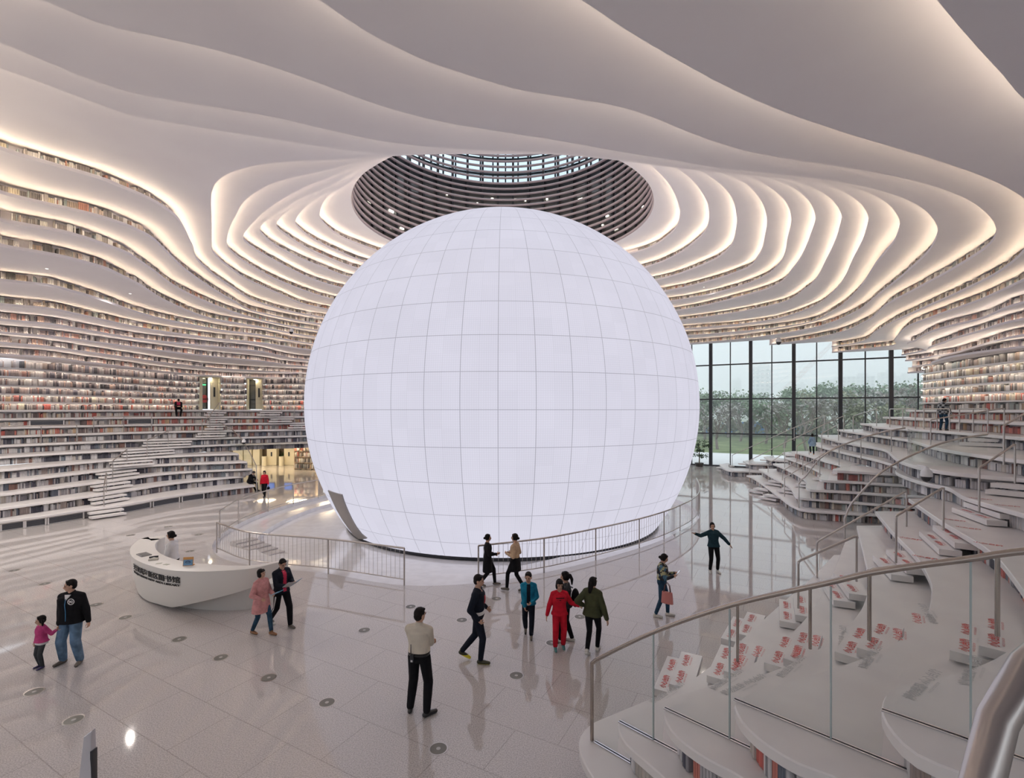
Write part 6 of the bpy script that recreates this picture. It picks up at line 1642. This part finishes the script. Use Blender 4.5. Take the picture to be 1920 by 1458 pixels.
    r5, J5 = person('man in navy blazer over a red shirt reading an open magazine while walking', loc, h, -32, dict(nod=.34, look=-4, footL=(-.05, .30, 0, 0), footR=(.07, -.32, .05, 0), toeR=-.35, pel=(0, .02, -.035), handL=(-.07, .40, 1.10), handR=(.12, .37, 1.08), curlL=.8, curlR=.8, palmL=(0, 0, 1), palmR=(0, 0, 1), hair='short', legmat=BLACK, legw=1.12, top=NAVY, topmats=[REDC], toppaint=front_panel(REDC, .07), topg=.026, hem=-.04, flare=0, topname='blazer', collar=1, shoe=SHG, sole=SHW, vox=.008, extra=[stripe]))
    w = (J5['wrL'] + J5['wrR']) / 2; o = held('magazine', 'open blue and grey magazine in the hands of the man in the navy blazer', 'magazine', r5, w + V(0, .12, .035), M=Matrix.Rotation(.6, 3, 'X'))
    for sg, m in ((-1, mat('magazine_blue', (.08, .20, .34), .35)), (1, mat('magazine_grey', (.42, .42, .43), .35))):
        mb = MB(); mb.box((sg * .085, 0, .012), (.17, .24, .007), M=Matrix.Rotation(-sg * .22, 3, 'Y')); mb.obj('page', m, o)
        mb = MB(); mb.box((sg * .08, .04, .020), (.11, .10, .004), M=Matrix.Rotation(-sg * .22, 3, 'Y')); mb.obj('picture', mat('magazine_photo%d' % (sg + 1), (.30, .22, .20) if sg < 0 else (.12, .12, .14), .4), o)
    # 6 man in cream shirt, back view
    loc, h = who(786, 1338, 1139)
    def belt(root, J, TP, RT, RH, hc, s, hs, pel):
        b = Blob(); b.loft([(TP(0, 0, .12), .178 * s, .132 * s, RT), (TP(0, 0, .19), .176 * s, .130 * s, RT)]); b.fuse('belt', SHB, root, .008, 1)
    r6, J6 = person('man in cream shirt and black trousers seen from behind with a two-way radio', loc, h, 80, dict(look=-28, footL=(-.16, .02, 0, 14), footR=(.14, -.04, 0, -42), handL=(.08, .20, 1.08), handR=(-.06, .23, 1.02), elbL=(-1, -.2, -.5), elbR=(1, -.1, -.5), curlL=.6, curlR=.6, hair='short', legmat=BLACK, legw=1.15, top=CREAMC, topg=.028, hem=.10, topname='shirt', collar=1, shoe=SHB, vox=.0075, extra=[belt]))
    o = held('two_way_radio', 'black radio with antenna on the belt of the man in cream shirt', 'radio', r6, V(-.06, -.158, .965) * (h / 1.7)); mb = MB(); mb.box((0, 0, 0), (.055, .03, .11)); bevel(mb.obj('body', DARK, o), .006); mb = MB(); mb.tube([(-.018, 0, .05), (-.018, 0, .21)], [.008, .005], 8); mb.obj('antenna', DARK, o); mb = MB(); mb.box((0, -.017, -.035), (.03, .004, .028)); mb.obj('label', WHITEC, o)
    # 7 walker in dark navy sweater
    loc, h = who(893, 1240, 1077)
    def chest(root, J, TP, RT, RH, hc, s, hs, pel):
        b = Blob(); b.ell(TP(0, .112, .64), (.085 * s, .042 * s, .11 * s), RT); b.fuse('chest_print', mat('print_red', (.40, .03, .04), .7), root, .008, 1)
        b = Blob(); b.loft([(TP(0, 0, .10), .188 * s, .142 * s, RT), (TP(0, 0, .22), .184 * s, .138 * s, RT)]); b.fuse('shirt_hem', WHITEC, root, .008, 1)
    person('walking man in dark navy sweater with red chest print and yellow-soled shoes', loc, h, -8, dict(nod=.05, footL=(-.06, -.30, .08, 0), toeL=-.45, footR=(.07, .10, 0, 0), pel=(0, .03, .005), handL=(-.22, .16, .98), handR=(.24, .10, .92), curlL=.7, curlR=.7, hair='short', legmat=NAVY, legw=1.0, top=NAVY, topg=.022, hem=.16, topname='sweater', shoe=SHY, sole=SOLY, vox=.0085, extra=[chest]))
    # 8 woman in black dress
    loc, h = who(913, 1098, 1000)
    person('woman in long black dress walking past the railing gap by the sphere', loc, h, 5, dict(fem=1, footL=(-.05, .26, 0, 0), footR=(.05, -.22, .03, 0), toeR=-.3, pel=(0, .02, -.03), handL=(-.12, .24, .98), handR=(.14, .30, 1.06), curlL=.5, hair='bun', legmat=BLACK, top=BLACK, topg=.018, hem=-.42, flare=.02, topname='dress', shoe=SHG, vox=.010))
    # 9 woman in beige top
    loc, h = who(966, 1108, 999)
    person('woman in beige top and black skirt walking in front of the sphere', loc, h, 160, dict(fem=1, footL=(-.05, .24, 0, 0), footR=(.05, -.26, .03, 0), toeR=-.3, pel=(0, .0, -.03), handL=(-.13, .20, 1.10), handR=(.15, .18, 1.06), curlL=.5, hair='bun', legmat=BLACK, legw=.9, top=fabric('cloth_beige', (.50, .36, .24)), topg=.018, hem=.18, topname='blouse', shoe=SHG, vox=.010,
        extra=[lambda root, J, TP, RT, RH, hc, s, hs, pel: Blob().loft([(V(0, 0, pel.z - .28 * s), .20 * s, .17 * s, None), (V(0, 0, pel.z), .19 * s, .145 * s, None), (TP(0, 0, .24), .160 * s, .122 * s, RT)]).fuse('skirt', BLACK, root, .010, 1)]))
    # 10 boy in blue
    loc, h = who(991, 1192, 1073)
    def tee(root, J, TP, RT, RH, hc, s, hs, pel):
        b = Blob(); b.ell(TP(0, .098, .55), (.030 * s, .040 * s, .10 * s), RT); b.fuse('shirt_print', mat('print_orange', (.42, .13, .08), .7), root, .008, 1)
    person('boy in bright blue jacket over a dark printed shirt walking forward', loc, h, -92, dict(kid=.55, look=-12, nod=.1, footL=(-.07, .10, 0, 0), footR=(.08, -.22, .05, 0), toeR=-.3, handL=(-.07, .22, .98), handR=(.10, .21, .86), elbL=(-.8, -.6, -.3), curlL=.8, curlR=.8, hair='short', legmat=NAVY, legw=1.1, top=TEAL, topmats=[NAVY], toppaint=front_panel(NAVY, .07), topg=.032, hem=-.04, flare=0, shoe=SHG, sole=SHB, vox=.0085, extra=[tee]))
    # 11 girl with rucksack behind the child in red
    loc, h = who(1061, 1203, 1072)
    r11, J11 = person('girl with a ponytail and grey top standing behind the child in red', loc, h, 165, dict(fem=1, kid=.25, nod=.05, footL=(-.07, .12, 0, 0), footR=(.08, -.14, 0, 0), handL=(-.18, .12, .85), handR=(.18, .05, .82), hair='pony', legmat=BLACK, legw=1.0, top=GREYD, topg=.024, hem=-.02, shoe=SHW, vox=.009))
    o = held('rucksack', 'black rucksack on the back of the girl behind the child in red', 'rucksack', r11, V(0, -.23, 1.10) * (h / 1.7)); b = Blob(); b.ell((0, 0, 0), (.13, .085, .19)); b.ell((0, -.06, -.06), (.10, .05, .09)); b.fuse('bag', BLACK, o, .01, 1); mb = MB(); [mb.tube([(x, .06, .16), (x * 1.1, .17, .20), (x * 1.1, .24, .05), (x, .08, -.12)], .012, 6) for x in (-.09, .09)]; mb.obj('straps', GREYD, o)
    # 12 child in red
    loc, h = who(1049, 1215, 1087)
    def prt(root, J, TP, RT, RH, hc, s, hs, pel):
        for z, w_ in ((.80, .20), (.70, .14)):
            mb = MB(); v = []
            for i in range(9):
                x = (i / 8 - .5) * w_; y = .138 - 1.6 * x * x; v += [TP(x, y, z - .022), TP(x, y, z + .022)]
            mb.add(v, [(2 * i, 2 * i + 2, 2 * i + 3, 2 * i + 1) for i in range(8)]); mb.obj('chest_stripe', BLACK, root).modifiers.new('s', 'SOLIDIFY').thickness = .012
    person('child in all red tracksuit with black chest lettering reaching for a hand', loc, h, -88, dict(kid=.5, look=5, footL=(-.10, -.05, 0, 0), footR=(.11, .05, 0, 0), reachL=at_depth(1090, 1139, 9.50), handR=(.32, .0, .80), elbL=(-.2, -.6, -1), curlL=.7, hair='bob', legmat=RED_, legw=1.15, top=RED_, topg=.030, hem=-.05, flare=.01, topname='sweatshirt', shoe=SHT, sole=SHG, vox=.0085, extra=[prt]))
    # 13 woman in olive
    loc, h = who(1112, 1224, 1079)
    person('woman in loose olive jacket and black leggings with long hair seen from behind', loc, h, 62, dict(fem=1, look=-20, footL=(-.05, -.26, .06, 0), toeL=-.4, footR=(.05, .14, 0, 0), pel=(0, -.03, -.02), reachL=at_depth(1091, 1139, 9.48), handR=(.33, -.04, .80), curlL=.6, hair='long', legmat=BLACK, legw=.9, top=OLIVE, topg=.048, hem=-.03, flare=0, shoe=SHW, vox=.0085))
    # 14 woman in floral jacket
    loc, h = who(1241, 1155, 1037)
    r14, J14 = person('woman in dark floral jacket and jeans looking at her phone', loc, h, -18, dict(fem=1, nod=.34, look=6, lean=.02, footL=(-.10, .15, 0, 0), footR=(.10, -.16, 0, -8), handL=(-.06, .32, 1.18), handR=(.13, .28, 1.15), elbR=(.5, -1, -.6), curlL=.8, curlR=.8, hair='bun', legmat=DJEAN, legw=.92, top=FLORAL, topg=.034, hem=.08, shoe=SHW, vox=.008))
    w = J14['wrL'].lerp(J14['wrR'], .5); o = held('mobile_phone', 'white mobile phone in the hand of the woman in the floral jacket', 'phone', r14, w + V(0, .10, .06), M=Matrix.Rotation(.9, 3, 'X')); mb = MB(); mb.box((0, 0, 0), (.068, .14, .010)); bevel(mb.obj('body', WHITEC, o), .004); mb = MB(); mb.box((0, .004, .006), (.056, .11, .002)); mb.obj('screen', led_mat('phone_screen', (.8, .85, 1), .8), o)
    o = held('handbag', 'pink tote handbag hanging from the arm of the woman in the floral jacket', 'handbag', r14, J14['elR'] + V(.10, .07, -.36), M=Matrix.Rotation(math.radians(75), 3, 'Z')); b = Blob(); b.loft([(V(0, 0, -.14), .135, .055, None), (V(0, 0, 0), .125, .045, None), (V(0, 0, .12), .115, .028, None)]); b.fuse('bag', mat('bag_pink', (.55, .20, .18), .5), o, .009, 1)
    mb = MB(); [mb.tube([(-.07, y, .11), (-.05, y, .26), (0, y, .32), (.05, y, .26), (.07, y, .11)], .008, 6) for y in (-.025, .025)]; mb.obj('strap', mat('bag_strap', (.10, .03, .03), .5), o)
    # 15 woman with spread arms
    loc, h = who(1338, 1073, 979)
    person('woman in dark teal shirt with both arms spread on the open floor', loc, h, -92, dict(fem=1, look=-12, tilt=.12, bend=.05, footL=(-.13, 0, 0, 12), footR=(.13, .02, 0, -12), handR=(.66, .12, 1.34), handL=(-.55, .08, .92), elbR=(.1, -.3, -1), elbL=(-.4, -.2, .5), curlL=.15, curlR=.1, palmR=(0, .5, -1), palmL=(0, .3, -1), hair='pony', legmat=BLACK, legw=.98, top=DTEAL, topg=.034, hem=-.02, flare=0, topname='shirt', collar=1, shoe=SHW, vox=.009, legend=.88))
    # 16 seated man by the lobby
    p = at(472, 905, Zk(1)); h = 1.55; s = h / 1.7
    person('man in black sitting on the end of the lowest left tier looking down', (p[0] + .25, p[1] - .3, 0.0), h, -15, dict(sit=1, nod=.55, lean=.45, hip=.58, pel=(0, -.30, 0), footL=(-.10, .22, 0), footR=(.12, .30, 0), handL=(-.08, .25, .70), handR=(.08, .25, .72), curlL=.7, hair='short', legmat=BLACK, top=BLACK, topg=.028, hem=.02, shoe=SHB, vox=.011))
    # 17 woman in red jacket
    loc, h = who(496, 932, 882)
    r17, J17 = person('woman in bright red jacket and black trousers walking out of the lift lobby', loc, h, -85, dict(fem=1, footL=(-.06, .12, 0, 0), footR=(.07, -.16, .03, 0), toeR=-.2, handL=(-.27, .10, .82), handR=(.27, -.06, .82), hair='bob', legmat=BLACK, top=RED_, topg=.03, hem=-.02, flare=0, collar=1, shoe=SHB, vox=.011))
    o = held('handbag', 'small black bag in the hand of the woman in the red jacket', 'handbag', r17, J17['wrL'] + V(-.03, .05, -.20)); b = Blob(); b.ell((0, 0, 0), (.07, .11, .08)); b.fuse('bag', BLACK, o, .012, 1); mb = MB(); mb.tube([(0, -.05, .06), (0, 0, .13), (0, .05, .06)], .008, 6); mb.obj('strap', BLACK, o)
    # 18 seated reader on the gallery edge
    p, t = poly_px(POLY[11], 335); s = 1.5 / 1.7
    person('reader in black with red collar sitting on the left gallery edge', (p[0] + .02, p[1] - .05, Zk(10)), 1.5, -50, dict(sit=1, nod=.6, lean=.55, hip=.60, pel=(0, -.26, 0), footL=(-.10, .16, 0), footR=(.14, .20, 0), handL=(-.08, .22, .72), handR=(.08, .24, .72), hair='short', legmat=BLACK, top=BLACK, topmats=[REDC], toppaint=lambda c, TP, s, pel, RT: 1 if (RT.inverted() @ (c - pel)).z > .36 * s and abs((RT.inverted() @ (c - pel)).x) < .1 * s else 0, topg=.03, hem=.02, shoe=SHB, vox=.012, face=0))
    # 19 man in checked shirt
    loc, h = who(1768, 0, 746, Zk(9), 20.3)
    r19, J19 = person('man in checked shirt standing by the guard rail on the upper terrace', loc, h, 20, dict(nod=.4, lean=.10, look=-8, footL=(-.12, 0, 0), footR=(.12, .04, 0), handL=(-.15, .28, .98), handR=(.28, .18, .80), hair='short', legmat=DJEAN, legw=1.05, top=PLAID, topg=.04, hem=-.06, flare=0, topname='shirt', collar=1, shoe=SHB, vox=.011))
    o = held('book', 'book in the hand of the man in the checked shirt', 'book', r19, J19['wrR'] + V(0, .04, -.10)); mb = MB(); mb.box((0, 0, 0), (.03, .14, .2)); mb.obj('cover', mat('tan_cover', (.45, .36, .28), .6), o); mb = MB(); mb.box((0, .004, .002), (.022, .138, .2)); mb.obj('pages', WHITEC, o)
    # 20 child in pale blue
    loc, h = who(1523, 852, 813, Zk(5) + .02)
    person('child in pale blue coat climbing the far white stairs', loc, min(h, 1.25), 70, dict(kid=.5, fem=1, footL=(-.07, .16, .10, 0), footR=(.08, -.10, 0, 0), handL=(-.24, .10, .90), handR=(.24, .0, .80), hair='bob', legmat=NAVY, top=LBLUE, topg=.035, hem=-.22, flare=.02, topname='coat', shoe=SHO, vox=.011, face=0))
crowd()
# ------------------------------------------------------------------ books become meshes
def book_material(name, individual):
    m = mat(name, (.5, .5, .5), .55, spec=.25); N, L = nodes(m); b = N['Principled BSDF']
    if individual:
        oi = N.new('ShaderNodeObjectInfo'); src = oi.outputs['Color']
    else:
        at_ = N.new('ShaderNodeAttribute'); at_.attribute_name = 'cover'; src = at_.outputs['Color']
    L.new(src, b.inputs['Base Color'])
    return m
def finish_books():
    bm_ = book_material('book_covers', False)
    B = STUFF; n = len(B)
    A = np.array([b[:7] for b in B]); C = np.array([b[7] for b in B])
    unit = np.array([(x, y, z) for z in (0, 1) for y in (-.5, .5) for x in (-.5, .5)], float)
    q = unit[None] * np.stack([A[:, 3], A[:, 4], A[:, 5]], 1)[:, None]
    c, s = np.cos(A[:, 6])[:, None], np.sin(A[:, 6])[:, None]
    X = q[..., 0] * c - q[..., 1] * s + A[:, 0:1]; Y = q[..., 0] * s + q[..., 1] * c + A[:, 1:2]; Z = q[..., 2] + A[:, 2:3]
    V = np.stack([X, Y, Z], -1).reshape(-1, 3)
    fq = np.array([(4, 5, 7, 6), (0, 1, 5, 4), (2, 6, 7, 3), (0, 4, 6, 2), (1, 3, 7, 5)])
    Fq = (fq[None] + (np.arange(n) * 8)[:, None, None]).reshape(-1)
    me = bpy.data.meshes.new('books'); nf = n * 5
    me.vertices.add(n * 8); me.vertices.foreach_set('co', V.ravel())
    me.loops.add(nf * 4); me.loops.foreach_set('vertex_index', Fq)
    me.polygons.add(nf); me.polygons.foreach_set('loop_start', np.arange(nf) * 4)
    try: me.polygons.foreach_set('loop_total', np.full(nf, 4))
    except Exception: pass
    a = me.attributes.new('cover', 'FLOAT_COLOR', 'FACE')
    a.data.foreach_set('color', np.repeat(np.c_[C, np.ones(n)], 5, 0).ravel())
    me.materials.append(bm_); me.update(calc_edges=True); me.validate()
    o = bpy.data.objects.new('books', me); COL.objects.link(o)
    tag(o, 'thousands of further books filling every shelf and terrace of the hall', 'books', kind='stuff')
    # individual books
    mi = book_material('book_cover', True); pg = mat('book_pages', (.75, .72, .65), .8)
    mb = MB()
    # unit book: rounded spine towards the reader, boards and a page block
    prof = [(-.5, .5), (-.5, -.44), (-.3, -.49), (0, -.5), (.3, -.49), (.5, -.44), (.5, .5)]
    mb.prism(prof, 0, 1); me = bpy.data.meshes.new('book')
    mb.cur = 1; mb.box((0, .02, .5), (.8, .9, 1.004))
    o0 = mb.obj('book', mi, None, mats=[pg]); me = o0.data; bpy.data.objects.remove(o0)
    def cname(c):
        import colorsys
        h, s, v = colorsys.rgb_to_hsv(*c)
        if v < .2: return 'black'
        if s < .18: return 'dark grey' if v < .4 else ('grey' if v < .6 else 'cream white')
        if h < .04 or h > .93: return 'dark red' if v < .5 else 'red'
        if h < .12: return 'brown' if v < .55 else 'tan'
        if h < .2: return 'ochre' if v > .5 else 'brown'
        if h < .45: return 'green'
        if h < .58: return 'teal'
        return 'blue'
    for b, i, nm in INDIV + NEARB:
        o = bpy.data.objects.new('book', me); COL.objects.link(o)
        o.location = b[:3]; o.rotation_euler = (0, 0, b[6]); o.scale = (b[3], b[4], b[5]); o.color = (*b[7], 1)
        k = cname(b[7])
        tag(o, '%s book, %s from left in the %s' % (k, ordinal(i), nm) if 'row' in nm else '%s book, %s from left on the shelf %s' % (k, ordinal(i), nm), 'book', 'books in the ' + nm if 'row' in nm else 'books ' + nm)
finish_books()
# ------------------------------------------------------------------ light
w = bpy.data.worlds.new('overcast'); SC.world = w; w.use_nodes = True
N, L = w.node_tree.nodes, w.node_tree.links
bg = N['Background']; bg.inputs[1].default_value = 1.9
tc = N.new('ShaderNodeTexCoord'); sp = N.new('ShaderNodeSeparateXYZ'); cr = N.new('ShaderNodeValToRGB')
L.new(tc.outputs['Generated'], sp.inputs[0]); L.new(sp.outputs[2], cr.inputs[0])
cr.color_ramp.elements[0].position = 0.0; cr.color_ramp.elements[0].color = (.76, .82, .88, 1)
cr.color_ramp.elements[1].position = .5; cr.color_ramp.elements[1].color = (.82, .89, .98, 1)
L.new(cr.outputs[0], bg.inputs[0])
# recessed ceiling downlights over the floor and terraces
def downlights():
    rim = mat('downlight_rim', (.8, .8, .8), .4); lens = led_mat('downlight_lens', (1, .94, .86), 4.0)
    spots = [(-17.5,17.5),(-16.8,21.5),(-17.5,26.0),(-19.8,13.0),(-18.6,15.0),(-15.3,19.0),(-16.2,23.5),(15.5,13.0),(13.6,12.6),(14.5,16.0),(17.5,19.0),(16.5,22.0),(18.8,25.0),(19.5,28.0),(13.0,31.5)]
    nm = {}
    for i, (x, y) in enumerate(spots):
        th = math.atan2(y - CY, x - CX); j = int((th + math.pi) / (2 * math.pi) * NT) % NT; r = math.hypot(x - CX, y - CY); z = None
        for k in range(34, 16, -1):
            lo = LV[k - 1][j] if k > 17 else LV[17][j] + 1.2
            if LV[k][j] + .2 < r < lo + .3 and lo - LV[k][j] > 1.5:
                z = Zk(k); r = (LV[k][j] + lo) / 2; x = CX + r * math.cos(th); y = CY + r * math.sin(th); break
        if z is None: continue
        px = (pxx(x, y), YH - F * (z - HC) / y)
        o = empty('downlight', 'small round downlight recessed in the white ceiling layer, %s' % ('about %d metres from the camera' % int(round(math.hypot(x, y)))), 'downlight', (x, y, z - .012), group='recessed ceiling downlights')
        mb = MB(); mb.lathe([(.04, .008), (.06, -.002), (.065, .011)], n=16); mb.obj('rim', rim, o)
        mb = MB(); mb.lathe([(.039, .002), (.039, .004)], n=16); mb.obj('lens', lens, o)
        l = bpy.data.lights.new('downlight_beam', 'SPOT'); l.energy = SPOTW; l.color = (1, .93, .86); l.spot_size = math.radians(150); l.spot_blend = .6; l.shadow_soft_size = .07
        q = bpy.data.objects.new('downlight_beam', l); COL.objects.link(q); q.location = (x, y, z - .06)
SPOTW = 560
downlights()
vs = SC.view_settings; vs.view_transform = 'Standard'; vs.look = 'None'; vs.exposure = 0.2; vs.gamma = 1; vs.use_curve_mapping = False
SC.cycles.use_denoising = True
try: SC.cycles.denoiser = 'OPENIMAGEDENOISE'
except Exception: pass
SC.cycles.max_bounces = 7; SC.cycles.volume_bounces = 2; SC.cycles.diffuse_bounces = 4; SC.cycles.glossy_bounces = 3; SC.cycles.transparent_max_bounces = 24; SC.cycles.transmission_bounces = 4
SC.cycles.caustics_reflective = False; SC.cycles.caustics_refractive = False; SC.cycles.sample_clamp_indirect = 4
